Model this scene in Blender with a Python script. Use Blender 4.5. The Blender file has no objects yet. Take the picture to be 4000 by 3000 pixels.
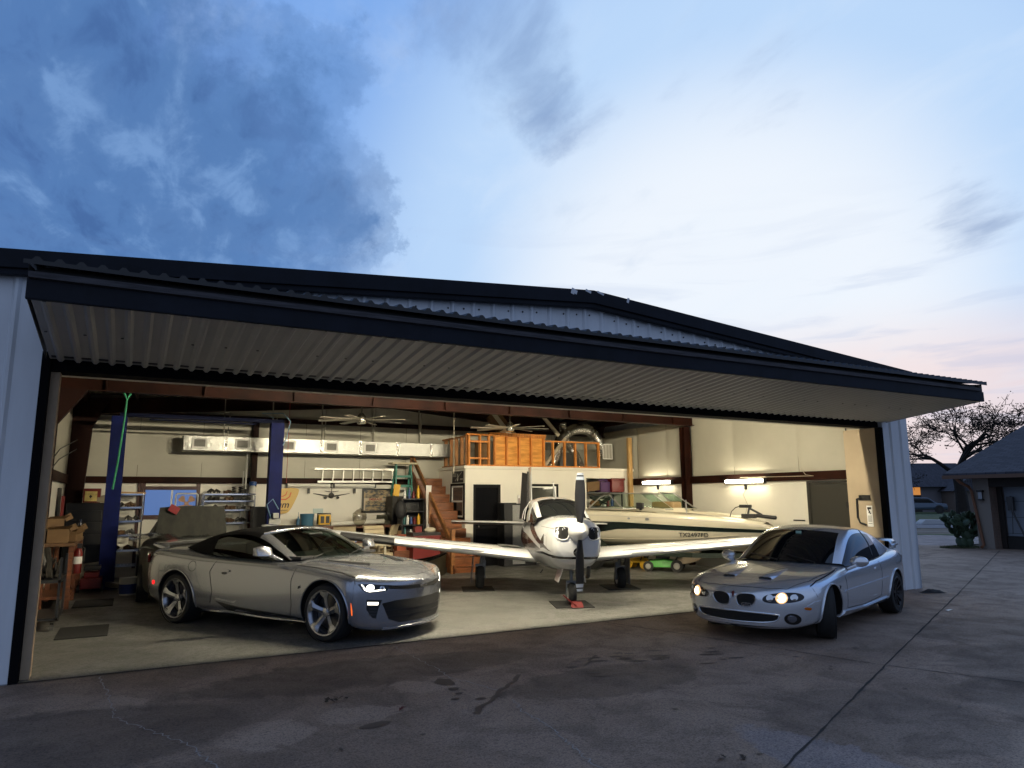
import bpy, bmesh, math, random
from mathutils import Vector, Matrix, Euler, noise
from mathutils.bvhtree import BVHTree
S = bpy.context.scene
COL = S.collection
random.seed(7)
# ------------------------------------------------------------------ camera
TH, YAW, ROLL = math.radians(9.3), math.radians(28.3), -0.0044
F = Vector((math.sin(YAW)*math.cos(TH), math.cos(YAW)*math.cos(TH), math.sin(TH)))
R0 = Vector((math.cos(YAW), -math.sin(YAW), 0)); U0 = R0.cross(F)
RV = math.cos(ROLL)*R0 + math.sin(ROLL)*U0
UV = -math.sin(ROLL)*R0 + math.cos(ROLL)*U0
cam = bpy.data.cameras.new('camera'); camo = bpy.data.objects.new('camera', cam); COL.objects.link(camo)
cam.sensor_width = 36; cam.lens = 36*2725/4000; cam.clip_start = 0.05; cam.clip_end = 2000
camo.matrix_world = Matrix(((RV.x, UV.x, -F.x, 0.9), (RV.y, UV.y, -F.y, -8.39), (RV.z, UV.z, -F.z, 1.72), (0, 0, 0, 1)))
S.camera = camo
# ------------------------------------------------------------------ view
S.view_settings.view_transform = 'Standard'; S.view_settings.look = 'None'
S.view_settings.exposure = 0.0; S.view_settings.gamma = 1.0
S.cycles.use_denoising = True
S.cycles.sample_clamp_indirect = 4.0
S.cycles.max_bounces = 8; S.cycles.diffuse_bounces = 4; S.cycles.glossy_bounces = 4; S.cycles.transparent_max_bounces = 12
# ------------------------------------------------------------------ dusk sky
W = bpy.data.worlds.new('World'); S.world = W; W.use_nodes = True
nt = W.node_tree; nt.nodes.clear()
def wn(t, **k):
    n = nt.nodes.new(t)
    for a, b in k.items(): setattr(n, a, b)
    return n
def wl(a, b): nt.links.new(a, b)
def wmath(op, a, b=None, c=None, clamp=False):
    n = wn('ShaderNodeMath', operation=op, use_clamp=clamp)
    for i, v in enumerate((a, b, c)):
        if v is None: continue
        if isinstance(v, (int, float)): n.inputs[i].default_value = v
        else: wl(v, n.inputs[i])
    return n.outputs[0]
def wramp(fac, stops, interp='EASE'):
    n = wn('ShaderNodeValToRGB'); cr = n.color_ramp; cr.interpolation = interp
    while len(cr.elements) < len(stops): cr.elements.new(0.5)
    for e, (p, c) in zip(cr.elements, stops):
        e.position = p; e.color = (*c, 1) if not isinstance(c, (int, float)) else (c, c, c, 1)
    wl(fac, n.inputs[0]); return n.outputs[0]
def wmix(f, a, b):
    n = wn('ShaderNodeMix', data_type='RGBA')
    for s, v in ((n.inputs[0], f), (n.inputs[6], a), (n.inputs[7], b)):
        if isinstance(v, tuple): s.default_value = (*v, 1)
        elif isinstance(v, (int, float)): s.default_value = v
        else: wl(v, s)
    return n.outputs[2]
tc = wn('ShaderNodeTexCoord').outputs['Generated']
sep = wn('ShaderNodeSeparateXYZ'); wl(tc, sep.inputs[0]); dz = sep.outputs[2]
def wdot(v):
    n = wn('ShaderNodeVectorMath', operation='DOT_PRODUCT'); wl(tc, n.inputs[0]); n.inputs[1].default_value = Vector(v).normalized(); return n.outputs['Value']
# cloud plane coordinates: direction divided by height, as real cloud layers foreshorten
den = wmath('ADD', wmath('MAXIMUM', dz, 0.0), 0.16)
comb = wn('ShaderNodeCombineXYZ')
wl(wmath('DIVIDE', sep.outputs[0], den), comb.inputs[0]); wl(wmath('DIVIDE', sep.outputs[1], den), comb.inputs[1])
def wnoise(vec, scale, detail=8, rough=0.55, dist=0.0, off=(0, 0, 0)):
    m = wn('ShaderNodeMapping'); wl(vec, m.inputs[0]); m.inputs[1].default_value = off
    n = wn('ShaderNodeTexNoise'); wl(m.outputs[0], n.inputs['Vector'])
    n.inputs['Scale'].default_value = scale; n.inputs['Detail'].default_value = detail
    n.inputs['Roughness'].default_value = rough; n.inputs['Distortion'].default_value = dist
    return n.outputs[0]
cv = comb.outputs[0]
_m = wn('ShaderNodeMapping'); wl(comb.outputs[0], _m.inputs[0]); _m.inputs[2].default_value = (0, 0, math.radians(-28)); _m.inputs[3].default_value = (1.35, .62, 1); cs = _m.outputs[0]
n_big = wnoise(cs, 1.3, 6, 0.5, 0.3, (3.1, 1.7, 0)); n_mid = wnoise(cs, 3.4, 9, 0.6, 0.5, (0.4, 5.2, 0)); n_fine = wnoise(cs, 8.0, 8, 0.58, 0.4, (7.4, 0.3, 0))
glow = wdot((0.70, 0.67, 0.22))
sky = wramp(glow, [(0.0, (0.24, 0.32, 0.50)), (0.45, (0.20, 0.31, 0.56)), (0.60, (0.15, 0.29, 0.66)), (0.80, (0.22, 0.42, 0.84)), (0.92, (0.50, 0.69, 0.96)), (0.985, (0.86, 0.92, 1.0))])
# warm pink band low over the right-hand horizon
pinkd = wdot((0.90, 0.43, 0.10)); hz = wramp(dz, [(0.0, 1.0), (0.14, 0.85), (0.26, 0.0)])
pink = wmath('MULTIPLY', wramp(pinkd, [(0.86, 0.0), (0.985, 1.0)]), hz)
sky = wmix(wmath('MULTIPLY', pink, 0.75), sky, (0.93, 0.70, 0.66))
# low streaky cloud bars near the horizon
stv = wn('ShaderNodeMapping'); wl(tc, stv.inputs[0]); stv.inputs[3].default_value = (2.2, 2.2, 17)
streak = wnoise(stv.outputs[0], 1.6, 7, 0.55, 0.5)
stm = wmath('MULTIPLY', wramp(streak, [(0.50, 0.0), (0.64, 1.0)]), wramp(dz, [(0.0, 1.0), (0.25, 0.6), (0.42, 0.0)]))
sky = wmix(wmath('MULTIPLY', stm, 0.42), sky, (0.42, 0.52, 0.76))
# soft large scale unevenness
sky = wmix(wmath('MULTIPLY', wramp(n_mid, [(0.45, 0.0), (0.75, 1.0)]), 0.22), sky, (0.80, 0.89, 1.0))
# heavy blue cloud bank at upper left plus smaller puffs: soft lobes broken up by noise
def wcol(vec, scale, detail, rough, amp):
    n = wn('ShaderNodeTexNoise'); wl(vec, n.inputs['Vector']); n.inputs['Scale'].default_value = scale; n.inputs['Detail'].default_value = detail; n.inputs['Roughness'].default_value = rough
    m = wn('ShaderNodeVectorMath', operation='MULTIPLY_ADD'); wl(n.outputs[1], m.inputs[0]); m.inputs[1].default_value = (amp,)*3; m.inputs[2].default_value = (-amp/2,)*3; return m.outputs[0]
def wadd(a, b):
    m = wn('ShaderNodeVectorMath', operation='ADD'); wl(a, m.inputs[0]); wl(b, m.inputs[1]); return m.outputs[0]
tcw = wadd(wadd(tc, wcol(tc, 4.5, 8, .66, .34)), wcol(tc, 17.0, 6, .65, .09))
tcs = wadd(wadd(tc, wcol(tc, 9.0, 7, .65, .11)), wcol(tc, 40.0, 5, .6, .022))
def wdotv(vec, v):
    n = wn('ShaderNodeVectorMath', operation='DOT_PRODUCT'); nn = wn('ShaderNodeVectorMath', operation='NORMALIZE'); wl(vec, nn.inputs[0]); wl(nn.outputs[0], n.inputs[0]); n.inputs[1].default_value = Vector(v).normalized(); return n.outputs['Value']
def lobe(v, lo, hi, vec=None): return wramp(wdotv(vec or tcw, v), [(lo, 0.0), (hi, 1.0)])
lobes = [((-0.34, 0.80, 0.42), .90, .985), ((-0.138, .87, .474), .962, .996), ((-.075, .90, .43), .965, .997), ((-.12, .933, .338), .975, .998), ((.02, .915, .40), .970, .998), ((.09, .90, .41), .976, .9995),
         ((.165, .905, .375), .989, .9998), ((.09, .93, .345), .985, .999), ((.215, .898, .365), .9965, .9999)]
acc = None
for l in lobes:
    o = lobe(*l); acc = o if acc is None else wmath('MAXIMUM', acc, o)
nz = wmath('ADD', wmath('MULTIPLY', n_big, 0.40), wmath('ADD', wmath('MULTIPLY', n_mid, 0.45), wmath('MULTIPLY', n_fine, 0.28)))
dens = wmath('ADD', wmath('MULTIPLY', acc, 0.74), wmath('SUBTRACT', nz, 0.56))
bank = wramp(dens, [(0.06, 0.0), (0.34, .40), (0.78, 1.0)])
puffs = [((.355, .725, .59), .988, .9995, .8), ((.39, .727, .565), .9915, .9998, .8), ((.42, .73, .54), .995, .9999, .8), ((.447, .735, .512), .9955, .9999, .8), ((.50, .69, .52), .996, .9999, .55), ((.615, .567, .548), .985, .9995, .5), ((.66, .56, .50), .99, .9997, .45), ((.842, .428, .329), .99988, .99999, .9), ((.836, .440, .331), .99992, .99999, .6)]
pacc = None
tct = wadd(tc, wcol(tc, 60.0, 6, .65, .020))
for v, lo, hi, w in puffs:
    o = wmath('MULTIPLY', lobe(v, lo, hi, tct if lo > .999 else tcs), w); pacc = o if pacc is None else wmath('MAXIMUM', pacc, o)
pd = wramp(wmath('ADD', wmath('MULTIPLY', pacc, 0.60), wmath('MULTIPLY', wmath('SUBTRACT', nz, 0.58), 1.5)), [(0.24, 0.0), (0.66, 1.0)])
ccol = wramp(wmath('ADD', wmath('MULTIPLY', n_fine, 0.5), wmath('MULTIPLY', n_mid, 0.5)), [(0.36, (0.045, 0.115, 0.30)), (0.50, (0.085, 0.195, 0.44)), (0.64, (0.17, 0.32, 0.61))])
sky = wmix(wmath('MULTIPLY', bank, 0.92), sky, ccol)
sky = wmix(wmath('MULTIPLY', pd, 0.58), sky, (0.12, 0.22, 0.46))
bg = wn('ShaderNodeBackground'); wl(sky, bg.inputs[0]); bg.inputs[1].default_value = 1.0
wl(bg.outputs[0], wn('ShaderNodeOutputWorld').inputs[0])

# ------------------------------------------------------------------ materials
MATS = {}
def mat(name, col, rough=0.5, metal=0.0, var=0.0, scale=6.0, bump=0.0, bscale=None, emit=None, estr=0.0, coat=0.0, col2=None, spec=0.5, stretch=None, detail=5, ramp=(0.35, 0.65)):
    if name in MATS: return MATS[name]
    m = bpy.data.materials.new(name); m.use_nodes = True; t = m.node_tree
    b = t.nodes['Principled BSDF']
    b.inputs['Base Color'].default_value = (*col, 1); b.inputs['Roughness'].default_value = rough
    b.inputs['Metallic'].default_value = metal; b.inputs['Coat Weight'].default_value = coat; b.inputs['Coat Roughness'].default_value = 0.04
    b.inputs['Specular IOR Level'].default_value = spec
    if emit: b.inputs['Emission Color'].default_value = (*emit, 1); b.inputs['Emission Strength'].default_value = estr
    if var or bump or col2:
        tcn = t.nodes.new('ShaderNodeTexCoord'); mp = t.nodes.new('ShaderNodeMapping'); t.links.new(tcn.outputs['Object'], mp.inputs[0])
        if stretch: mp.inputs[3].default_value = stretch
        n = t.nodes.new('ShaderNodeTexNoise'); n.inputs['Scale'].default_value = scale; n.inputs['Detail'].default_value = detail; n.inputs['Roughness'].default_value = 0.6
        t.links.new(mp.outputs[0], n.inputs['Vector'])
        if var or col2:
            r = t.nodes.new('ShaderNodeValToRGB'); t.links.new(n.outputs[0], r.inputs[0])
            c2 = col2 or tuple(min(1, c*(1+var)) for c in col); c1 = col if col2 else tuple(c*(1-var) for c in col)
            r.color_ramp.elements[0].position, r.color_ramp.elements[1].position = ramp
            r.color_ramp.elements[0].color = (*c1, 1); r.color_ramp.elements[1].color = (*c2, 1)
            t.links.new(r.outputs[0], b.inputs['Base Color'])
        if bump:
            n2 = n
            if bscale:
                n2 = t.nodes.new('ShaderNodeTexNoise'); n2.inputs['Scale'].default_value = bscale; n2.inputs['Detail'].default_value = 4; t.links.new(mp.outputs[0], n2.inputs['Vector'])
            bp = t.nodes.new('ShaderNodeBump'); bp.inputs['Strength'].default_value = bump; bp.inputs['Distance'].default_value = 0.02
            t.links.new(n2.outputs[0], bp.inputs['Height']); t.links.new(bp.outputs[0], b.inputs['Normal'])
    MATS[name] = m; return m
def glassmat(name, tint=(0.8, 0.9, 0.85), clear=0.7, rough=0.02):
    if name in MATS: return MATS[name]
    m = bpy.data.materials.new(name); m.use_nodes = True; t = m.node_tree; t.nodes.clear()
    o = t.nodes.new('ShaderNodeOutputMaterial'); tr = t.nodes.new('ShaderNodeBsdfTransparent'); gl = t.nodes.new('ShaderNodeBsdfGlossy'); dk = t.nodes.new('ShaderNodeBsdfDiffuse')
    tr.inputs[0].default_value = (*[c*clear for c in tint], 1); gl.inputs['Roughness'].default_value = rough; gl.inputs['Color'].default_value = (0.9, 0.95, 1, 1)
    lw = t.nodes.new('ShaderNodeLayerWeight'); lw.inputs[0].default_value = .5; pw = t.nodes.new('ShaderNodeMath'); pw.operation = 'POWER'; pw.inputs[1].default_value = 4.0; fr = t.nodes.new('ShaderNodeMath'); fr.operation = 'MULTIPLY_ADD'; fr.inputs[1].default_value = .85; fr.inputs[2].default_value = .05; mx = t.nodes.new('ShaderNodeMixShader')
    t.links.new(lw.outputs['Facing'], pw.inputs[0]); t.links.new(pw.outputs[0], fr.inputs[0]); t.links.new(fr.outputs[0], mx.inputs[0]); t.links.new(tr.outputs[0], mx.inputs[1]); t.links.new(gl.outputs[0], mx.inputs[2]); t.links.new(mx.outputs[0], o.inputs[0])
    MATS[name] = m; return m
BLACK = mat('black_plastic', (0.012, 0.012, 0.013), 0.45)
RUBBER = mat('tyre_rubber', (0.012, 0.012, 0.012), 0.75)
STEELW = mat('white_ribbed_steel', (0.66, 0.70, 0.75), 0.38, 0.0, 0.06, 1.2, stretch=(3, 3, 0.5))
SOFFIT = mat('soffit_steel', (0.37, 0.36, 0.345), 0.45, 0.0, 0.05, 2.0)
TRIM = mat('charcoal_trim', (0.006, 0.008, 0.014), 0.6, 0.0, 0.3, 3.0, spec=.2)
ROOFM = mat('charcoal_roof_steel', (0.018, 0.022, 0.032), 0.5, spec=.3)
REDIRON = mat('red_oxide_steel', (0.017, 0.0048, 0.0028), 0.6, 0.0, 0.5, 1.6, bump=0.15, spec=.1)
CREAM = mat('cream_insulation_facing', (0.47, 0.45, 0.375), 0.55, 0.0, 0.05, 1.1, bump=0.25, bscale=2.2)
WHITEP = mat('white_wall_panel', (0.74, 0.71, 0.62), 0.5, 0.0, 0.03, 1.5)
WHITE = mat('white_paint', (0.78, 0.77, 0.73), 0.45)
CHROME = mat('polished_metal', (0.75, 0.76, 0.78), 0.15, 1.0)
STEEL = mat('grey_steel', (0.35, 0.36, 0.37), 0.35, 0.8)
DKSTEEL = mat('dark_steel', (0.06, 0.062, 0.065), 0.4, 0.7)
WOOD = mat('framing_lumber', (0.62, 0.225, 0.04), 0.6, 0.0, 0.3, 4.0, stretch=(6, 6, 1.0))
DWOOD = mat('dark_stained_wood', (0.13, 0.045, 0.018), 0.45, 0.0, 0.35, 4.0, stretch=(1.5, 6, 6))
CARD = mat('cardboard', (0.15, 0.085, 0.035), 0.8, 0.0, 0.12, 5.0)
RED = mat('red_paint', (0.13, 0.006, 0.005), 0.45)
BLUEP = mat('blue_lift_paint', (0.003, 0.008, 0.075), 0.6, 0.0, 0.2, 3.0, spec=.15)
YEL = mat('yellow_plastic', (0.70, 0.40, 0.02), 0.4)
GREEN = mat('green_plastic', (0.05, 0.32, 0.03), 0.4)
# ------------------------------------------------------------------ mesh helpers
class MB:
    def __init__(s): s.v = []; s.f = []; s.mi = []; s.cur = 0
    def add(s, vs, fs, mi=None):
        o = len(s.v); s.v += [tuple(v) for v in vs]; s.f += [tuple(i+o for i in f) for f in fs]; s.mi += [s.cur if mi is None else mi]*len(fs); return s
    def box(s, a, b, rot=None, piv=None, mi=None):
        x0, y0, z0 = [min(p, q) for p, q in zip(a, b)]; x1, y1, z1 = [max(p, q) for p, q in zip(a, b)]
        vs = [Vector(p) for p in ((x0, y0, z0), (x1, y0, z0), (x1, y1, z0), (x0, y1, z0), (x0, y0, z1), (x1, y0, z1), (x1, y1, z1), (x0, y1, z1))]
        if rot is not None:
            pv = Vector(piv) if piv is not None else (Vector(a)+Vector(b))/2
            M = Euler(rot).to_matrix(); vs = [M @ (v-pv) + pv for v in vs]
        return s.add(vs, [(0, 3, 2, 1), (4, 5, 6, 7), (0, 1, 5, 4), (1, 2, 6, 5), (2, 3, 7, 6), (3, 0, 4, 7)], mi)
    def beam(s, p, q, w, h=None, up=(0, 0, 1), mi=None):
        p, q = Vector(p), Vector(q); h = h or w; d = (q-p).normalized(); u = Vector(up)
        if abs(d.dot(u)) > 0.97: u = Vector((1, 0, 0)) if abs(d.x) < .9 else Vector((0, 1, 0))
        sx = d.cross(u).normalized(); sz = sx.cross(d)
        vs = [e + sx*(i*w/2) + sz*(j*h/2) for e in (p, q) for i, j in ((-1, -1), (1, -1), (1, 1), (-1, 1))]
        return s.add(vs, [(3, 2, 1, 0), (4, 5, 6, 7), (0, 1, 5, 4), (1, 2, 6, 5), (2, 3, 7, 6), (3, 0, 4, 7)], mi)
    def tube(s, pts, r, n=8, caps=True, mi=None):
        pts = [Vector(p) for p in pts]; rs = r if isinstance(r, (list, tuple)) else [r]*len(pts); rings = []; prev = None
        for i, p in enumerate(pts):
            d = (pts[min(i+1, len(pts)-1)] - pts[max(i-1, 0)]).normalized()
            if prev is None:
                u = Vector((0, 0, 1)) if abs(d.z) < .9 else Vector((1, 0, 0)); a = d.cross(u).normalized()
            else:
                a = prev - d*prev.dot(d); a = a.normalized() if a.length > 1e-6 else d.orthogonal().normalized()
            prev = a; b = d.cross(a)
            rings.append([p + (a*math.cos(2*math.pi*k/n) + b*math.sin(2*math.pi*k/n))*rs[i] for k in range(n)])
        vs = [v for rg in rings for v in rg]; fs = []
        for i in range(len(pts)-1):
            for k in range(n): fs.append((i*n+k, i*n+(k+1) % n, (i+1)*n+(k+1) % n, (i+1)*n+k))
        if caps: fs += [tuple(range(n-1, -1, -1)), tuple((len(pts)-1)*n+k for k in range(n))]
        return s.add(vs, fs, mi)
    def lathe(s, prof, c=(0, 0, 0), axis='Z', n=24, mi=None, caps=True):
        c = Vector(c); vs = []; fs = []
        for r, h in prof:
            for k in range(n):
                a = 2*math.pi*k/n; p = {'Z': (r*math.cos(a), r*math.sin(a), h), 'Y': (r*math.cos(a), h, r*math.sin(a)), 'X': (h, r*math.cos(a), r*math.sin(a))}[axis]; vs.append(c+Vector(p))
        for i in range(len(prof)-1):
            for k in range(n): fs.append((i*n+k, i*n+(k+1) % n, (i+1)*n+(k+1) % n, (i+1)*n+k))
        if caps: fs += [tuple(range(n)), tuple((len(prof)-1)*n+k for k in range(n))]
        return s.add(vs, fs, mi)
    def prism(s, poly, d, mi=None):
        d = Vector(d); n = len(poly); vs = [Vector(p) for p in poly]; vs += [v+d for v in vs]
        return s.add(vs, [tuple(range(n)), tuple(range(2*n-1, n-1, -1))] + [(i, (i+1) % n, n+(i+1) % n, n+i) for i in range(n)], mi)
    def loft(s, rings, closed=True, caps=True, mi=None):
        n = len(rings[0]); vs = [v for r in rings for v in r]; fs = []
        for i in range(len(rings)-1):
            for k in range(n if closed else n-1): fs.append((i*n+k, i*n+(k+1) % n, (i+1)*n+(k+1) % n, (i+1)*n+k))
        if caps and closed: fs += [tuple(range(n-1, -1, -1)), tuple((len(rings)-1)*n+k for k in range(n))]
        return s.add(vs, fs, mi)
    def sphere(s, c, r, n=12, m=8, sc=(1, 1, 1), mi=None):
        prof = [(math.sin(math.pi*i/m), -math.cos(math.pi*i/m)) for i in range(m+1)]; c = Vector(c); vs = []; fs = []
        for rr, h in prof:
            for k in range(n):
                a = 2*math.pi*k/n; vs.append(c+Vector((rr*math.cos(a)*r*sc[0], rr*math.sin(a)*r*sc[1], h*r*sc[2])))
        for i in range(m):
            for k in range(n): fs.append((i*n+k, i*n+(k+1) % n, (i+1)*n+(k+1) % n, (i+1)*n+k))
        return s.add(vs, fs, mi)
    def build(s, name, m, parent=None, smooth=None, bevel=0.0, fix=True, loc=None, rot=None):
        me = bpy.data.meshes.new(name); me.from_pydata([tuple(v) for v in s.v], [], s.f)
        ms = m if isinstance(m, (list, tuple)) else [m]
        for x in ms: me.materials.append(x)
        for p, i in zip(me.polygons, s.mi): p.material_index = i
        bm = bmesh.new(); bm.from_mesh(me); bmesh.ops.remove_doubles(bm, verts=bm.verts, dist=1e-5)
        if fix: bmesh.ops.recalc_face_normals(bm, faces=bm.faces)
        if bevel: bmesh.ops.bevel(bm, geom=[e for e in bm.edges if len(e.link_faces) == 2 and e.calc_face_angle(0) > 0.7], offset=bevel, segments=2, affect='EDGES', profile=0.6, clamp_overlap=True)
        bm.to_mesh(me); bm.free()
        if smooth is not None:
            me.polygons.foreach_set('use_smooth', [True]*len(me.polygons)); me.set_sharp_from_angle(angle=math.radians(smooth))
        return link(name, me, parent, loc, rot)
def link(name, me, parent=None, loc=None, rot=None):
    o = bpy.data.objects.new(name, me); COL.objects.link(o)
    if parent is not None: o.parent = parent
    if loc is not None: o.location = loc
    if rot is not None: o.rotation_euler = rot
    return o
def tag(o, label=None, cat=None, group=None, kind=None):
    for k, v in (('label', label), ('category', cat), ('group', group), ('kind', kind)):
        if v: o[k] = v
    return o
def thing(name, label, cat, loc=(0, 0, 0), rz=0.0, group=None):
    o = bpy.data.objects.new(name, None); COL.objects.link(o); o.empty_display_size = 0.2
    o.location = loc; o.rotation_euler = (0, 0, rz); return tag(o, label, cat, group)
def copy_tree(o, parent=None):
    c = o.copy(); COL.objects.link(c)
    if parent is not None: c.parent = parent
    for ch in list(o.children): copy_tree(ch, c)
    return c
def one(mb, name, m, label, cat, loc=(0, 0, 0), rz=0, group=None, **k):
    """a thing that is a single mesh, its vertices relative to loc"""
    return tag(mb.build(name, m, None, loc=loc, rot=(0, 0, rz), **k), label, cat, group)
def evalmesh(o):
    dg = bpy.context.evaluated_depsgraph_get(); dg.update()
    return bpy.data.meshes.new_from_object(o.evaluated_get(dg))
def bake(o):
    me = evalmesh(o); o.modifiers.clear(); o.data = me; return o
def text(name, s, size, m, parent=None, M=None, depth=0.004, bold=False, align='CENTER'):
    cu = bpy.data.curves.new(name, 'FONT'); cu.body = s; cu.size = size; cu.extrude = depth; cu.align_x = align; cu.align_y = 'CENTER'; cu.offset = 0.012*size if bold else 0
    o = bpy.data.objects.new(name, cu); COL.objects.link(o); me = evalmesh(o); bpy.data.objects.remove(o); me.materials.clear(); me.materials.append(m)
    if M is not None: me.transform(M)
    return link(name, me, parent)
def frame(o, x, y):
    """matrix with given origin, x axis and y axis (z = x cross y)"""
    x, y = Vector(x).normalized(), Vector(y).normalized(); z = x.cross(y)
    return Matrix(((x.x, y.x, z.x, o[0]), (x.y, y.y, z.y, o[1]), (x.z, y.z, z.z, o[2]), (0, 0, 0, 1)))
# ---- patches laid on a surface
def bvh_of(o): return BVHTree.FromPolygons([v.co.copy() for v in o.data.vertices], [tuple(p.vertices) for p in o.data.polygons])
def smoothpoly(pts, it=2):
    for _ in range(it):
        q = []
        for i in range(len(pts)):
            a, b = pts[i], pts[(i+1) % len(pts)]
            q += [tuple(.75*x+.25*y for x, y in zip(a, b)), tuple(.25*x+.75*y for x, y in zip(a, b))]
        pts = q
    return pts
def patch(mb, bvh, poly, view, off=0.004, skirt=0.012, res=0.06, dist=4.0, dome=0.0):
    """lay a 2-D outline on the surface seen along a view: 'F' front (y,z), 'R'/'L' side (x,z), 'T' top (x,y), 'B' back"""
    bm = bmesh.new(); vs = [bm.verts.new((p[0], p[1], 0)) for p in poly]; fc = bm.faces.new(vs)
    bmesh.ops.triangulate(bm, faces=[fc])
    for ax in (0, 1):
        c = [p[ax] for p in poly]; k = math.floor(min(c)/res)+1
        while k*res < max(c):
            co = [0, 0, 0]; no = [0, 0, 0]; co[ax] = k*res; no[ax] = 1
            bmesh.ops.bisect_plane(bm, geom=bm.verts[:]+bm.edges[:]+bm.faces[:], plane_co=co, plane_no=no, dist=1e-5); k += 1
    bm.verts.ensure_lookup_table(); out = []; nor = []
    D = {'F': Vector((-1, 0, 0)), 'B': Vector((1, 0, 0)), 'R': Vector((0, 1, 0)), 'L': Vector((0, -1, 0)), 'T': Vector((0, 0, -1))}[view]
    bd = [v.is_boundary for v in bm.verts]
    for v, isb in zip(bm.verts, bd):
        a, b = v.co.x, v.co.y
        p = {'F': Vector((0, a, b)), 'B': Vector((0, a, b)), 'R': Vector((a, 0, b)), 'L': Vector((a, 0, b)), 'T': Vector((a, b, 0))}[view] - D*dist
        h, n, i, ds = bvh.ray_cast(p, D)
        if h is None or ds > dist+3:
            h, n, i, ds = bvh.find_nearest(p + D*(dist-0.75)); n = -D
        if n.dot(D) > 0: n = -n
        out.append(h + n*(off + (dome if not isb else 0))); nor.append(n)
    nv = len(out); vv = out + [o - n*(off+skirt) for o, n in zip(out, nor)]
    fs = [tuple(v.index for v in f.verts) for f in bm.faces]
    for e in bm.edges:
        if len(e.link_faces) == 1: a, b = e.verts[0].index, e.verts[1].index; fs.append((a, b, nv+b, nv+a))
    bm.free(); used = set(i for f in fs for i in f); mp = {}; V2 = []
    for i in sorted(used): mp[i] = len(V2); V2.append(vv[i])
    mb.add(V2, [tuple(mp[i] for i in f) for f in fs]); return mb
def strip2d(pts, w):
    """ribbon outline round a 2-D polyline"""
    L = []; Rr = []
    for i, p in enumerate(pts):
        a = Vector(pts[max(i-1, 0)]); b = Vector(pts[min(i+1, len(pts)-1)]); d = (b-a).normalized(); n = Vector((-d.y, d.x))
        L.append(tuple(Vector(p)+n*w/2)); Rr.append(tuple(Vector(p)-n*w/2))
    return L + Rr[::-1]
def line(mb, bvh, pts, w, view, **k):
    for i in range(len(pts)-1): patch(mb, bvh, strip2d(pts[i:i+2], w), view, skirt=0.004, **k)
    return mb
def ell(cx, cy, rx, ry, n=20, a0=0.0): return [(cx+rx*math.cos(2*math.pi*k/n)*math.cos(a0)-ry*math.sin(2*math.pi*k/n)*math.sin(a0), cy+rx*math.cos(2*math.pi*k/n)*math.sin(a0)+ry*math.sin(2*math.pi*k/n)*math.cos(a0)) for k in range(n)]
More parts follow.
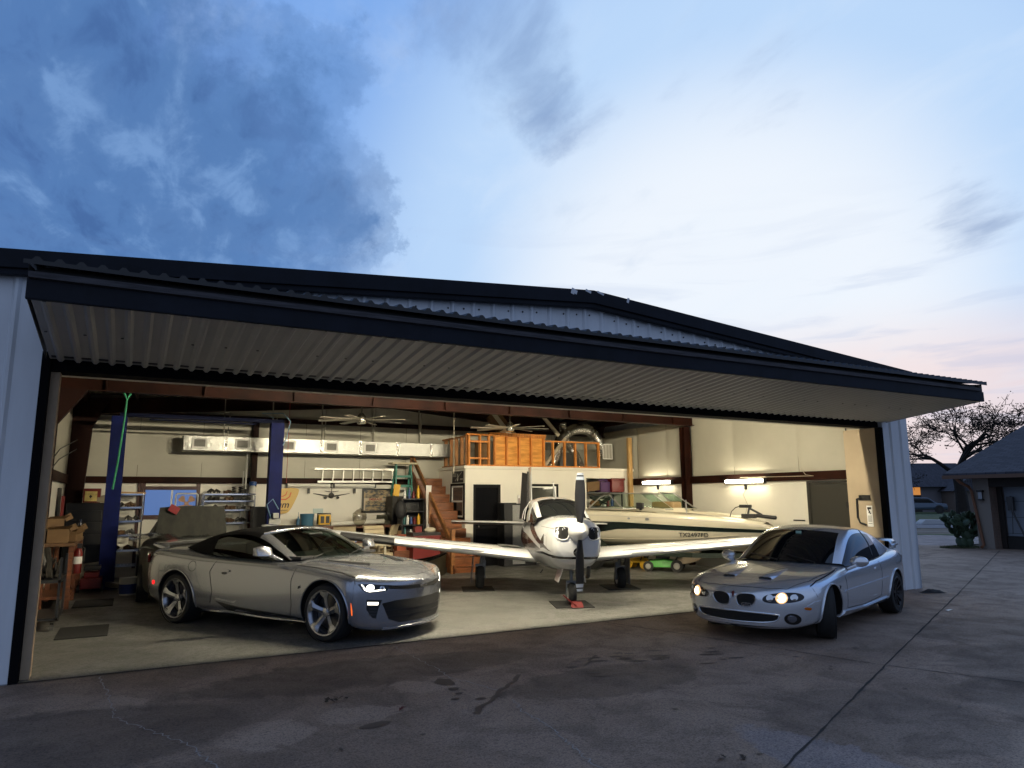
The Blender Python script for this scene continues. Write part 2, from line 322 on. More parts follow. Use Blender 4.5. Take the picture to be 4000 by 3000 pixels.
# ------------------------------------------------------------------ ground
def concrete(name, c_lo, c_hi, patches=(), fleck=0.25, rough=0.75, spot=18.0):
    m = bpy.data.materials.new(name); m.use_nodes = True; t = m.node_tree; b = t.nodes['Principled BSDF']; b.inputs['Roughness'].default_value = rough; b.inputs['Specular IOR Level'].default_value = .32
    L = t.links.new; tcn = t.nodes.new('ShaderNodeTexCoord').outputs['Object']
    def nz(s, d=6, r=.6, dist=0):
        n = t.nodes.new('ShaderNodeTexNoise'); n.inputs['Scale'].default_value = s; n.inputs['Detail'].default_value = d; n.inputs['Roughness'].default_value = r; n.inputs['Distortion'].default_value = dist; L(tcn, n.inputs['Vector']); return n
    def rp(f, st):
        r = t.nodes.new('ShaderNodeValToRGB')
        while len(r.color_ramp.elements) < len(st): r.color_ramp.elements.new(.5)
        for e, (p, c) in zip(r.color_ramp.elements, st): e.position = p; e.color = (*c, 1) if isinstance(c, tuple) else (c, c, c, 1)
        L(f, r.inputs[0]); return r.outputs[0]
    def mx(f, a, c, mode='MIX'):
        n = t.nodes.new('ShaderNodeMix'); n.data_type = 'RGBA'; n.blend_type = mode
        for s, v in ((n.inputs[0], f), (n.inputs[6], a), (n.inputs[7], c)):
            if isinstance(v, tuple): s.default_value = (*v, 1)
            elif isinstance(v, (int, float)): s.default_value = v
            else: L(v, s)
        return n.outputs[2]
    big = nz(.42, 5, .6, .8).outputs[0]; mid = nz(1.9, 8, .68, .6); fine = nz(spot, 6, .7).outputs[0]; grit = nz(75, 3, .7).outputs[0]
    col = mx(rp(big, [(.36, 0.), (.62, 1.)]), c_lo, c_hi)
    col = mx(rp(mid.outputs[0], [(.46, 0.), (.60, .22 if fleck > .82 else .45)]), col, tuple(x*.58 for x in c_lo))
    wv = t.nodes.new('ShaderNodeVectorMath'); wv.operation = 'MULTIPLY_ADD'; L(mid.outputs[1], wv.inputs[0]); wv.inputs[1].default_value = (.75, .75, 0); L(tcn, wv.inputs[2])
    for (x, y, rx, ry, c, k) in patches:
        mp = t.nodes.new('ShaderNodeMapping'); mp.vector_type = 'POINT'; L(wv.outputs[0], mp.inputs[0]); mp.inputs[1].default_value = (-(x+.375)/rx, -(y+.375)/ry, 0); mp.inputs[3].default_value = (1/rx, 1/ry, 0)
        ln = t.nodes.new('ShaderNodeVectorMath'); ln.operation = 'LENGTH'; L(mp.outputs[0], ln.inputs[0])
        mm = t.nodes.new('ShaderNodeMath'); mm.operation = 'MULTIPLY'; mm.inputs[1].default_value = k; L(rp(ln.outputs['Value'], [(.86, 1.), (1., 0.)]), mm.inputs[0]); col = mx(mm.outputs[0], col, c)
    col = mx(fleck, col, rp(fine, [(.32, .25), (.5, .9), (.7, 1.)]), 'MULTIPLY'); col = mx(fleck, col, rp(grit, [(.35, .35), (.55, 1.)]), 'MULTIPLY')
    L(col, b.inputs['Base Color']); L(rp(mid.outputs[0], [(.35, rough-.25), (.65, rough)]), b.inputs['Roughness'])
    bp = t.nodes.new('ShaderNodeBump'); bp.inputs['Strength'].default_value = .35; bp.inputs['Distance'].default_value = .006; L(fine, bp.inputs['Height']); L(bp.outputs[0], b.inputs['Normal'])
    return m
LT = (.48, .37, .29); DKS = (.055, .040, .032)
APRON = concrete('stained_concrete', (.27, .195, .145), (.385, .29, .225),
    [(1.9, -2.68, .38, .36, LT, .55), (.95, -1.3, .22, .42, LT, .4), (2.7, -2.5, .40, .25, LT, .5), (3.45, -1.92, .30, .28, LT, .5), (6.2, -4.6, 1.0, .9, DKS, .35), (5.0, -2.6, 1.2, .55, DKS, .45), (7.9, -5.3, .8, 1.1, DKS, .4),
     (.4, -2.1, 1.6, .9, DKS, .5), (3.2, -1.2, 1.9, .6, DKS, .45), (9.5, -4.4, 1.4, 1.0, DKS, .45), (11, -3, 1.5, .8, DKS, .3), (5.1, -5.0, .35, .8, (.30, .28, .30), .5)], fleck=.8, rough=.84, spot=34.0)
FLOORM = concrete('speckled_epoxy_floor', (.155, .155, .145), (.225, .222, .21), [], fleck=.92, rough=.6, spot=20)
DRIVE = concrete('pale_driveway_concrete', (.20, .175, .185), (.27, .24, .25), [], fleck=.25)
def sheet(name, poly, z, m, kind='structure', label=None):
    o = MB().add([(x, y, z) for x, y in poly], [tuple(range(len(poly)))]).build(name, m, fix=False)
    if o.data.polygons[0].normal.z < 0: o.data.flip_normals()
    return tag(o, kind=kind, label=label)
DIRT = mat('dry_ground', (.10, .085, .06), .9, 0, .35, 0.5)
LAWN = mat('lawn_green', (.045, .075, .02), .9, 0, .5, 1.2)
ASPH = mat('road_asphalt', (.16, .165, .185), .8, 0, .15, 2)
sheet('ground', [(-400, -400), (600, -400), (600, 500), (-400, 500)], -.03, DIRT)
sheet('apron', [(-12, -14), (20, -14), (27, -3), (26.5, 6.6), (24, 9), (14.3, 9), (14.3, 0), (-12, 0)], 0, APRON)
sheet('hangar_floor', [(-.5, 0), (14.2, 0), (14.2, 10.2), (-.5, 10.2)], .004, FLOORM)
fx, fy = math.sin(YAW), math.cos(YAW)
def band(name, d0, d1, a, b, z, m):   # ground strips crossing the view, by distance ahead and reach to the right
    P = lambda d, s: (.9+fx*d+fy*s, -8.39+fy*d-fx*s)
    return sheet(name, [P(d0, a), P(d0, b), P(d1, b), P(d1, a)], z, m)
sheet('driveway', [(14.9, 9.01), (24, 9.01), (26.5, 6.61), (33, 6.61), (33, 11), (30, 12.5), (24, 15), (14.9, 13)], -.004, DRIVE)
band('verge_grass', 31.5, 33.4, 14, 40, -.012, LAWN)
band('verge_dirt', 33.4, 38.5, 14, 60, -.016, mat('dry_verge', (.14, .115, .085), .9, 0, .3, 1.5))
band('footpath', 35.3, 36.2, 14, 60, -.008, mat('worn_path', (.20, .175, .15), .9, 0, .15, 2))
band('street', 39.5, 45.5, 0, 120, -.010, ASPH)
band('lawn', 45.5, 90, 0, 120, -.014, LAWN)
# joints and cracks are shallow grooves and fillings laid in the slab
def ribbon(mb, pts, w, z, jit=0.0, sub=1):
    P = []
    for i in range(len(pts)-1):
        for k in range(sub): P.append(Vector(pts[i]).lerp(Vector(pts[i+1]), k/sub))
    P.append(Vector(pts[-1])); P = [p+Vector((random.uniform(-jit, jit), random.uniform(-jit, jit))) for p in P]
    vs = []
    for i, p in enumerate(P):
        d = (P[min(i+1, len(P)-1)]-P[max(i-1, 0)]).normalized(); n = Vector((-d.y, d.x)); ww = w*random.uniform(.45, 1.3) if jit else w
        vs += [(*(p+n*ww/2), z), (*(p-n*ww/2), z)]
    mb.add(vs, [(2*i, 2*i+1, 2*i+3, 2*i+2) for i in range(len(P)-1)])
j = MB(); ribbon(j, [(25.4, 4.35), (14.12, -.75), (7.87, -3.54), (4.2, -5.2), (1.5, -6.4)], .020, .004, .006, 24)
ribbon(j, [(6.86, -.05), (7.45, -2.0), (7.87, -3.54), (9.1, -6.2)], .014, .004, .007, 24); ribbon(j, [(14.3, 4.2), (25.6, 4.9)], .025, .004, .006, 10)
ribbon(j, [(-.4, .0), (13.6, .0)], .03, .008, .004, 40)
tag(j.build('expansion_joint', mat('dark_joint_gap', (.022, .019, .017), .9), fix=False), kind='structure')  # plain dark brown ribbons for the slab joints
c = MB()
for pts in ([(.75, -.07), (.88, -1.3), (.91, -1.68), (1.14, -2.12), (1.39, -2.66), (1.5, -3.12), (1.55, -3.6)], [(3.75, -.14), (3.77, -.91), (3.76, -1.81), (3.94, -2.44)], [(3.94, -2.77), (3.83, -3.08), (3.82, -3.61), (3.75, -3.97), (3.68, -4.32), (3.66, -4.8)]): ribbon(c, pts, .011, .0045, .022, 16)
tag(c.build('crack_filling', mat('pale_crack_filler', (.30, .29, .28), .85), fix=False), kind='structure')
def blob(mb, x, y, rx, ry, a=0, z=.0045, n=22):
    ph = random.random()*9; P = []
    for k in range(n):
        t = 2*math.pi*k/n; r = 1+.28*noise.noise((math.cos(t)*1.4+ph, math.sin(t)*1.4, ph))+random.uniform(-.05, .05); u, v = rx*r*math.cos(t), ry*r*math.sin(t)
        P.append((x+u*math.cos(a)-v*math.sin(a), y+u*math.sin(a)+v*math.cos(a), z))
    mb.add(P, [tuple(range(n))])
st = MB(); blob(st, 3.64, -1.93, .09, .13); blob(st, 3.62, -2.2, .05, .05); blob(st, 3.6, -2.36, .035, .03); blob(st, 2.67, -2.85, .13, .06, .25); blob(st, 3.7, -2.6, .05, .03); blob(st, 3.5, -2.5, .04, .03)
ribbon(st, [(4.41, -2.03), (3.93, -2.5), (3.46, -2.97)], .05, .0048, .02, 8)
ribbon(st, [(5.55, -1.69), (5.18, -2.03)], .03, .0048, .02, 6)
for i in range(26): blob(st, random.uniform(5.0, 7.0), random.uniform(-2.6, -1.5), random.uniform(.03, .13), random.uniform(.012, .03), -.35)
for i in range(22): blob(st, random.uniform(2, 9), random.uniform(-5, -2.5), random.uniform(.01, .04), random.uniform(.008, .025), random.random()*3)
tag(st.build('oil_stain', mat('oil_stain_brown', (.085, .062, .048), .6), fix=False), kind='structure')

# ------------------------------------------------------------------ the hangar
RX, RZ, SL = 6.72, 4.72, .079       # ridge and roof slope
def roofz(x): return RZ - abs(x-RX)*SL
HG = thing('hangar', 'white ribbed steel hangar with its wide folding door raised and lit inside', 'hangar', (0, 0, 0))
def corr(mb, x0, x1, pitch, dep, fn, rib=.05, top=.03, mi=None):
    """ribbed sheet: fn(x, offset) gives the two end points of the sheet at x"""
    xs = []; x = x0
    while x < x1-1e-6:
        for dx, o in ((0, 0), (pitch-rib-top-.02, 0), (pitch-rib-top+.005, dep), (pitch-rib-.0, dep), (pitch-.02, 0)):
            if x+dx < x1: xs.append((x+dx, o))
        x += pitch
    xs.append((x1, 0)); vs = []
    for x, o in xs: vs += list(fn(x, o))
    mb.add(vs, [(2*i, 2*i+1, 2*i+3, 2*i+2) for i in range(len(xs)-1)], mi)
# front wall (outside faces at y = 0)
w = MB(); corr(w, -.83, -.002, .305, -.03, lambda x, o: ((x, o-.004, -.02), (x, o-.004, roofz(x)-.1)))
w.box((-.83, 0, 0), (-.002, .15, roofz(-.83)-.1)); w.build('left_wall', STEELW, HG, smooth=20)
w = MB(); corr(w, 13.47, 14.25, .305, -.03, lambda x, o: ((x, o-.004, 0), (x, o-.004, roofz(x)-.1)))
w.box((13.47, 0, 0), (14.25, .15, roofz(14.25)-.1)); w.add([(14.25, -.004, 0), (14.25, .15, 0), (14.25, .15, 4), (14.25, -.004, 4)], [(0, 1, 2, 3)]); w.build('right_wall', STEELW, HG, smooth=20)
w = MB(); corr(w, -.002, 13.46, .305, -.03, lambda x, o: ((x, o-.004, 3.22), (x, o-.004, roofz(x)-.1)))
w.build('gable_wall', STEELW, HG, smooth=20, fix=False)
scr = MB()
for k in range(60):
    x = .1+k*.305*.75
    if x < 13.3: scr.sphere((x, -.01, roofz(x)-.30), .013, 8, 4)
scr.build('screw_row', DKSTEEL, HG)
w = MB()                              # outer shell: roof, side and back walls
for s in (-1, 1):
    xe = RX+s*7.62; n = 50
    vs = []
    for i in range(n+1):
        y = -.10 + i*(10.6)/n; o = .03 if i % 2 else 0
        vs += [(RX, y, RZ+o), (xe, y, roofz(xe)+o)]
    w.add(vs, [(2*i, 2*i+1, 2*i+3, 2*i+2) for i in range(n)])
w.build('roof', ROOFM, HG, smooth=30)
w = MB(); w.box((-.83, .15, 0), (-.74, 10.4, roofz(-.83)-.05)); w.box((14.25, .15, 0), (14.16, 10.4, roofz(14.25)-.05)); w.build('outer_side_wall', STEELW, HG)
w = MB(); w.prism([(-.83, 10.25, 0), (14.25, 10.25, 0), (14.25, 10.25, roofz(14.25)-.05), (RX, 10.25, RZ-.06), (-.83, 10.25, roofz(-.83)-.05)], (0, .12, 0)); w.build('outer_back_wall', STEELW, HG)
w = MB()                              # rake trim with a drip lip
for s in (-1, 1):
    xe = RX+s*7.64
    for (y0, y1, t0, t1) in ((-.16, -.05, .045, -.15), (-.13, -.05, -.15, -.215)):
        vs = [(RX, y0, RZ+t0), (xe, y0, roofz(xe)+t0), (xe, y0, roofz(xe)+t1), (RX, y0, RZ+t1)]; w.prism(vs, (0, y1-y0, 0))
w.build('rake_trim', TRIM, HG, bevel=.006)
w = MB(); w.box((-.91, -.10, 3.92), (-.80, 10.5, 4.09)); w.box((14.24, -.10, 3.92), (14.35, 10.5, 4.09)); w.build('eave_gutter', TRIM, HG, bevel=.01)
w = MB()
for (x, z, a, b) in ((6.35, 4.70, .03, .045), (6.40, 4.69, .02, .03), (6.62, 4.735, .05, .018), (6.84, 4.735, .06, .015), (7.35, 4.69, .02, .04)): w.box((x-a, -.164, z-b), (x+a, -.158, z+b), rot=(0, .3, 0))
w.build('peeled_paint', mat('bare_flashing', (.6, .62, .66), .5), HG)
# door frame
w = MB(); w.box((-.01, -.012, 0), (.068, .30, 3.22)); w.box((13.385, -.012, 0), (13.475, .10, 3.029)); w.box((13.386, -.011, 3.211), (13.474, .10, 3.22)); w.box((.068, .02, 3.03), (13.385, .30, 3.21)); w.build('door_frame', mat('black_steel_frame', (.006, .006, .007), .85, spec=.05), HG, bevel=.004)
w = MB(); w.box((.07, .10, .01), (.15, .26, 3.03), mi=0); w.build('jamb_board', mat('tan_board', (.42, .31, .20), .6, 0, .1, 3), HG)
w = MB(); w.box((13.41, .105, 0), (13.88, .80, 3.028)); w.build('inner_return_wall', mat('tan_plaster', (.40, .32, .22), .6, 0, .05, 2), HG)
w = MB(); w.box((-.7, .32, 0), (.069, .42, 3.034)); w.box((-.7, .32, 3.036), (14.1, .45, 4.05)); w.build('inner_front_wall', CREAM, HG)
# inside skin
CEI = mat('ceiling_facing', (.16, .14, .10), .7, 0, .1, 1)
w = MB()
for s in (-1, 1):
    xe = RX+s*7.4; w.prism([(RX, .1, RZ-.10), (xe, .1, roofz(xe)-.10), (xe, 10.2, roofz(xe)-.10), (RX, 10.2, RZ-.10)], (0, 0, .02))
w.build('ceiling', CEI, HG)
def bulge(mb, p00, p10, p11, p01, nrm, amp, nu, nv, seams=()):
    """insulation facing that bellies out between its seams"""
    vs = []; nrm = Vector(nrm)
    for jv in range(nv+1):
        for iu in range(nu+1):
            u, v = iu/nu, jv/nv; p = Vector(p00).lerp(Vector(p10), u).lerp(Vector(p01).lerp(Vector(p11), u), v)
            ss = [0]+list(seams)+[1]; a = max(q for q in ss if q <= u+1e-6); b = min(q for q in ss if q >= u-1e-6); t = 0 if b-a < 1e-6 else (u-a)/(b-a)
            h = (max(0, math.sin(math.pi*t))**.45)*(max(0, math.sin(math.pi*v))**.5)
            vs.append(p+nrm*(amp*h+.010*noise.noise(p*1.7)*h))
    mb.add(vs, [(jv*(nu+1)+iu, jv*(nu+1)+iu+1, (jv+1)*(nu+1)+iu+1, (jv+1)*(nu+1)+iu) for jv in range(nv) for iu in range(nu)])
w = MB(); bulge(w, (-.4, 10, 2.24), (13.9, 10, 2.24), (13.9, 10, 3.66), (-.4, 10, 3.66), (0, -1, 0), .035, 120, 12, (.095, .19, .275, .36, .46, .55, .64, .75, .88))
bulge(w, (-.4, 10, 3.74), (13.9, 10, 3.74), (13.9, 10, 4.6), (-.4, 10, 4.6), (0, -1, 0), .02, 40, 4, (.2, .4, .6, .8)); w.build('back_wall_insulation', CREAM, HG, smooth=50, fix=False)
w = MB(); bulge(w, (13.9, .42, 2.27), (13.9, 5.7, 2.27), (13.9, 5.7, 4.1), (13.9, .42, 4.1), (-1, 0, 0), .07, 80, 20, (.36, .72)); bulge(w, (13.9, 5.95, 2.27), (13.9, 9.98, 2.27), (13.9, 9.98, 3.75), (13.9, 5.95, 3.75), (-1, 0, 0), .07, 60, 20, (.18, .50)); w.build('right_wall_insulation', CREAM, HG, smooth=50, fix=False)
w = MB(); bulge(w, (-.4, .42, 2.24), (-.4, 9.98, 2.24), (-.4, 9.98, 3.9), (-.4, .42, 3.9), (1, 0, 0), .04, 80, 16, (.33, .58, .93)); w.build('left_wall_insulation', CREAM, HG, smooth=50, fix=False)
w = MB(); w.box((-.5, 9.995, .0), (14, 10.1, 2.12)); w.box((13.895, .42, 0), (14, 9.99, 2.10)); w.box((-.5, .42, 0), (-.395, 9.99, 2.08)); w.build('wall_panel', WHITEP, HG)
w = MB(); w.box((-.39, 9.93, 2.10), (13.85, 10.0, 2.25)); w.box((13.84, .42, 2.08), (13.9, 9.92, 2.27)); w.box((-.39, .42, 2.07), (-.33, 9.92, 2.25)); w.build('wall_girt', REDIRON, HG, bevel=.004)
w = MB()
for y, z1 in ((2.32, 4.1), (4.22, 4.1), (6.68, 3.75), (7.97, 3.75)): w.box((13.889, y-.006, 2.28), (13.899, y+.006, z1))
for u in (.095, .19, .275, .36, .46, .55, .64, .75, .88): w.box((-.4+14.3*u-.006, 9.990, 2.26), (-.4+14.3*u+.006, 9.999, 3.64))
w.build('insulation_seam', mat('seam_shadow_tan', (.20, .18, .13), .7), HG)
w = MB(); w.box((-.39, 9.90, 3.64), (13.85, 9.99, 3.75)); w.build('upper_girt', REDIRON, HG)
def ibeam(mb, p, q, h, fw, t=.02, up=(0, 0, 1)):
    p, q, u = Vector(p), Vector(q), Vector(up); mb.beam(p, q, t, h-2*t-.002, up); mb.beam(p+u*(h/2-t/2), q+u*(h/2-t/2), fw, t, up); mb.beam(p-u*(h/2-t/2), q-u*(h/2-t/2), fw, t, up)
w = MB(); ibeam(w, (-.38, 5.6, 3.79), (13.86, 5.6, 3.79), .40, .17)
for k in range(9): w.box((.35+k*1.6, 5.52, 3.61), (.37+k*1.6, 5.588, 3.97), rot=(0, .12 if k % 2 else -.05, 0))
w.build('main_girder', REDIRON, HG)
w = MB()
for s in (-1, 1):
    xe = RX+s*7.1; ibeam(w, (RX, 9.55, RZ-.42), (xe, 9.55, roofz(xe)-.42), .34, .16)
    ibeam(w, (RX, 5.6, RZ-.30), (xe, 5.6, roofz(xe)-.26), .2, .14)
w.build('roof_rafter', REDIRON, HG)
w = MB()
for k in range(1, 8):
    for s in (-1, 1): x = RX+s*k*.98; w.box((x-.04, .2, roofz(x)-.30), (x+.04, 10, roofz(x)-.125))
w.build('roof_purlin', REDIRON, HG)
w = MB(); ibeam(w, (13.80, 5.84, 0), (13.80, 5.84, 3.58), .20, .20, up=(0, 1, 0)); w.build('right_column', REDIRON, HG)
w = MB(); w.prism([(-.38, 9.45, 0), (-.12, 9.45, 0), (.02, 9.45, 3.3), (.3, 9.45, 3.95), (-.38, 9.45, 3.95)], (0, .2, 0)); w.prism([(-.38, 5.5, 3.0), (-.30, 5.5, 3.0), (.1, 5.5, 3.6), (-.38, 5.5, 3.6)], (0, .2, 0)); w.box((-.385, 5.52, 0), (-.30, 5.68, 3.6)); w.build('left_column', mat('dark_red_iron', (.018, .007, .006), .7, spec=.1), HG)
w = MB(); w.box((3.42, 9.80, 0), (3.56, 9.92, 3.64)); w.build('back_column', REDIRON, HG)
# wooden trim framing the back window and door openings
w = MB()
for x0, x1, z0, z1 in ((1.08, 1.16, 1.25, 2.1), (2.24, 2.32, 1.25, 2.1), (1.16, 2.24, 1.95, 2.03), (1.16, 2.24, 1.28, 1.37), (1.0, 1.07, .2, 2.1)): w.box((x0, 9.95, z0), (x1, 9.994, z1))
w.build('window_casing', mat('dark_red_trim', (.055, .018, .015), .5), HG)
w = MB(); w.box((1.165, 9.96, 1.375), (1.70, 9.985, 1.945)); w.box((1.74, 9.96, 1.375), (2.235, 9.985, 1.945)); win = w.build('window', mat('dusk_lit_window', (.02, .03, .06), .2, emit=(.10, .19, .45), estr=.85), HG); w = MB(); w.box((1.702, 9.955, 1.375), (1.738, 9.988, 1.945)); w.build('sash', WHITE, win)
# folding door, swung up into a canopy
DOOR = tag(bpy.data.objects.new('folding_door', None)); COL.objects.link(DOOR); DOOR.parent = HG
DX0, DX1, DY = .03, 13.60, -1.80
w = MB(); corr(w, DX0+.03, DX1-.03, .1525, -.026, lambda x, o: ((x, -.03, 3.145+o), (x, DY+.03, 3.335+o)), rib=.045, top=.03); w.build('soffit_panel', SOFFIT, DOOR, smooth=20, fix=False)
w = MB()
for k in range(44):
    if k % 4 != 3:
        for d in (-.09,): x = .10+k*.305; w.lathe([(.0, 3.19), (.013, 3.19), (.013, 3.182)], (x, -.95, .045), n=6)
w.build('soffit_screw', BLACK, DOOR)
w = MB(); w.box((DX0, DY-.02, 3.312), (DX1, DY+.03, 3.478)); w.build('fascia', TRIM, DOOR, bevel=.008)
w = MB(); w.beam((DX0+.01, DY-.03, 3.508), (DX1-.1, DY-.03, 3.508), .04, .05); w.build('edge_board', mat('weathered_board', (.042, .040, .046), .8, 0, .45, 8, stretch=(.4, 6, 6)), DOOR)
w = MB(); corr(w, DX0-.03, DX1+.05, .1525, .030, lambda x, o: ((x, DY-.06, 3.625+o), (x, -.05, 3.87+o)), rib=.05, top=.03); w.build('upper_panel', ROOFM, DOOR, smooth=20, fix=False)
w = MB(); corr(w, DX0-.03, DX1+.05, .1525, .030, lambda x, o: ((x, DY-.061, 3.59), (x, DY-.061, 3.625+o)), rib=.05, top=.03); w.build('panel_edge', BLACK, DOOR, fix=False)
w = MB(); w.box((DX0+.05, DY+.06, 3.36), (DX1-.05, DY+.14, 3.60)); w.beam((DX0+.05, -.1, 3.20), (DX1-.05, -.1, 3.20), .1, .1)
for k in range(12): x = .1+k*1.22; w.beam((x, -.1, 3.3), (x, DY+.1, 3.56), .06)
w.build('door_truss', BLACK, DOOR)
w = MB(); w.add([(DX0, -.05, 3.13), (DX0, DY, 3.34), (DX0, DY, 3.61), (DX0, -.05, 3.85)], [(0, 1, 2, 3)]); w.add([(DX1, -.05, 3.13), (DX1, DY, 3.34), (DX1, DY, 3.61), (DX1, -.05, 3.85)], [(0, 1, 2, 3)]); w.build('end_panel', SOFFIT, DOOR, fix=False)
# ------------------------------------------------------------------ tube lights (the lamps the picture shows, and their fellows over the door that light the room)
TUBE = mat('lit_tube', (1, 1, 1), .5, emit=(1.0, .89, .64), estr=45.0)
TUBE_OFF = mat('unlit_tube', (.75, .74, .66), .4)
def tubelight(loc, rz, label, lit=True, L=1.22, group='shop lights on the walls', facing=-1, tilt=0, plug=True, m=None):
    t = thing('shop_light', label, 'shop light', loc, rz, group)
    b = MB(); b.box((-L/2, -.015, -.05), (L/2, .015, .05)); b.build('housing', WHITE, t, bevel=.006)
    b = MB()
    b.tube([(-L/2+.02, -.045, 0), (L/2-.02, -.045, 0)], .034, 12); b.build('tube', m or (TUBE if lit else TUBE_OFF), t, smooth=40)
    b = MB(); b.box((-L/2-.012, -.085, -.055), (-L/2+.012, .014, .055)); b.box((L/2-.012, -.085, -.055), (L/2+.012, .014, .055)); b.build('end_cap', DKSTEEL, t, bevel=.005)
    if plug:
        b = MB(); b.box((-.03, -.03, -.20), (.03, .012, -.07)); b.build('plug_box', BLACK, t, bevel=.004)
    return t
tubelight((13.82, 7.02, 2.14), math.radians(-90), 'lit tube light on right wall above the boat windshield, nearer the wooden post')
tubelight((13.82, 3.82, 2.10), math.radians(-90), 'lit tube light on right wall above the bow of the boat, nearer the dark door')
tubelight((4.85, 9.90, 2.06), 0, 'unlit white tube light over the yellow sign on the back wall', lit=False, L=1.1, group='unlit tube lights on the back wall')
tubelight((6.03, 9.90, 2.06), 0, 'unlit white tube light between the airplane ornament and framed poster', lit=False, L=1.1, group='unlit tube lights on the back wall')
TUBE2 = mat('lit_tube_high', (1, 1, 1), .5, emit=(1.0, .885, .64), estr=900.0)
TUBE3 = mat('lit_tube_high_right', (1, 1, 1), .5, emit=(1.0, .885, .64), estr=460.0)
for x, tm in ((5.3, TUBE2), (10.7, TUBE3)):
    tubelight((x, .47, 3.70), math.pi, 'lit tube light inside over the hangar door, hidden behind the header', plug=False, m=tm, L=2.4, group='lit tube lights over the door')
# ------------------------------------------------------------------ cars
SILVER = mat('silver_metallic_paint', (.38, .395, .43), .25, .76, .015, 200, coat=.8)
SILVER2 = mat('silver_blue_metallic_paint', (.72, .76, .82), .26, .74, .015, 200, coat=.8)
TINT = mat('dark_tinted_glass', (.004, .005, .006), .03, spec=.6)
GLOSSB = mat('gloss_black', (.008, .008, .009), .12, coat=.5)
CLOTH = mat('black_soft_top_cloth', (.004, .004, .0045), .9, bump=.2, bscale=60, spec=.15)
CARGLASS = glassmat('car_glass', (.75, .95, .85), .42); SIDEGLASS = glassmat('tinted_side_glass', (.7, .9, .8), .16)
LENS = glassmat('clear_lens', (1, 1, 1), .92)
LAMPW = mat('lit_headlamp', (1, 1, 1), .3, emit=(1.0, .86, .60), estr=14.0)
LAMPDRL = mat('lit_daytime_lamp', (1, 1, 1), .3, emit=(1.0, .93, .75), estr=4.0)
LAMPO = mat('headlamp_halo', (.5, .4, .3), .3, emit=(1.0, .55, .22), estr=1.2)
AMBER = mat('amber_lens', (.5, .12, .01), .25); AMBERL = mat('lit_amber_lens', (.8, .2, .02), .3, emit=(1.0, .14, .02), estr=1.1)
REDL = mat('lit_red_lens', (.5, .01, .01), .3, emit=(1.0, .01, .015), estr=1.5); REDD = mat('dark_red_lens', (.05, .004, .004), .15)
REFL = mat('reflector_chrome', (.7, .72, .75), .12, 1.0)
MESH = mat('black_grille_mesh', (.006, .006, .006), .6, bump=1.0, bscale=120)
RIMM = mat('machined_alloy', (.36, .37, .40), .25, .95); RIMK = mat('black_alloy', (.012, .012, .013), .3, .3)
WELL = mat('wheel_well_black', (.004, .004, .004), .9)
def body_mesh(name, stations, m, parent, arches, levels=2, crease=(), cabin=None):
    """lower body lofted through half-sections r1..r7 (+ centre points), nose and tail closed, wheel arches cut out"""
    vs = []; fs = []; idx = []
    for (x, zb, pts, zc) in stations:
        row = [(x+.0, 0, zb)] + [(x-dx, y, z) for (y, z, dx) in [(p+(0,))[:3] for p in pts]] + [(x+.0, 0, zc)]; idx.append([]); n = len(row)
        Lr = []; Rr = []
        for i, (a, b, c) in enumerate(row):
            Lr.append(len(vs)); vs.append((a, b, c))
            if 0 < i < n-1: Rr.append(len(vs)); vs.append((a, -b, c))
            else: Rr.append(Lr[-1])
        idx[-1] = (Lr, Rr)
    n = len(idx[0][0])
    for k in range(len(idx)-1):
        for sd in (0, 1):
            A, B = idx[k][sd], idx[k+1][sd]
            for i in range(n-1): fs.append((A[i], A[i+1], B[i+1], B[i]) if sd == 0 else (B[i], B[i+1], A[i+1], A[i]))
    for k, st in ((0, stations[0]), (-1, stations[-1])):
        Lr, Rr = idx[k]; cs = [Lr[0]]
        for i in range(1, n-1):
            z = vs[Lr[i]][2]; xx = st[0]+(.03 if k == 0 else -.03); cs.append(len(vs)); vs.append((xx, 0, z))
        cs.append(Lr[-1])
        for i in range(n-1):
            fs.append((Lr[i], Lr[i+1], cs[i+1], cs[i]) if cs[i] != Lr[i] or cs[i+1] != Lr[i+1] else ()); fs.append((cs[i], cs[i+1], Rr[i+1], Rr[i]))
    F2 = []
    for f in fs:
        g = []
        for i in f:
            if i not in g: g.append(i)
        if len(g) > 2: F2.append(tuple(g))
    b = MB(); b.add(vs, F2); o = b.build(name, [m, WELL], parent)
    cr = o.data.attributes.new('crease_edge', 'FLOAT', 'EDGE')
    cidx = {}
    for k in range(len(stations)):
        pass
    md = o.modifiers.new('s', 'SUBSURF'); md.levels = levels; md.render_levels = levels; bake(o)
    for (ax, az, r, w0) in arches:
        for s in (-1, 1):
            c2 = MB(); P = [(r*math.cos(math.pi*k/28), r*math.sin(math.pi*k/28)) for k in range(29)] + [(-r*.97, -.6), (r*.97, -.6)]
            c2.prism([(ax+u, w0*s, az+v) for u, v in P], (0, (1.25-w0)*s, 0), mi=1); co = c2.build('cut', [m, WELL], parent)
            bo = o.modifiers.new('b', 'BOOLEAN'); bo.operation = 'DIFFERENCE'; bo.object = co; bo.solver = 'EXACT'; bo.material_mode = 'INDEX'
            bake(o); bpy.data.objects.remove(co)
    o.data.polygons.foreach_set('use_smooth', [True]*len(o.data.polygons)); o.data.set_sharp_from_angle(angle=math.radians(42))
    return o
def bodybvh(stations):
    o = body_mesh('tmp', stations, BLACK, None, []); b = bvh_of(o); bpy.data.objects.remove(o); return b
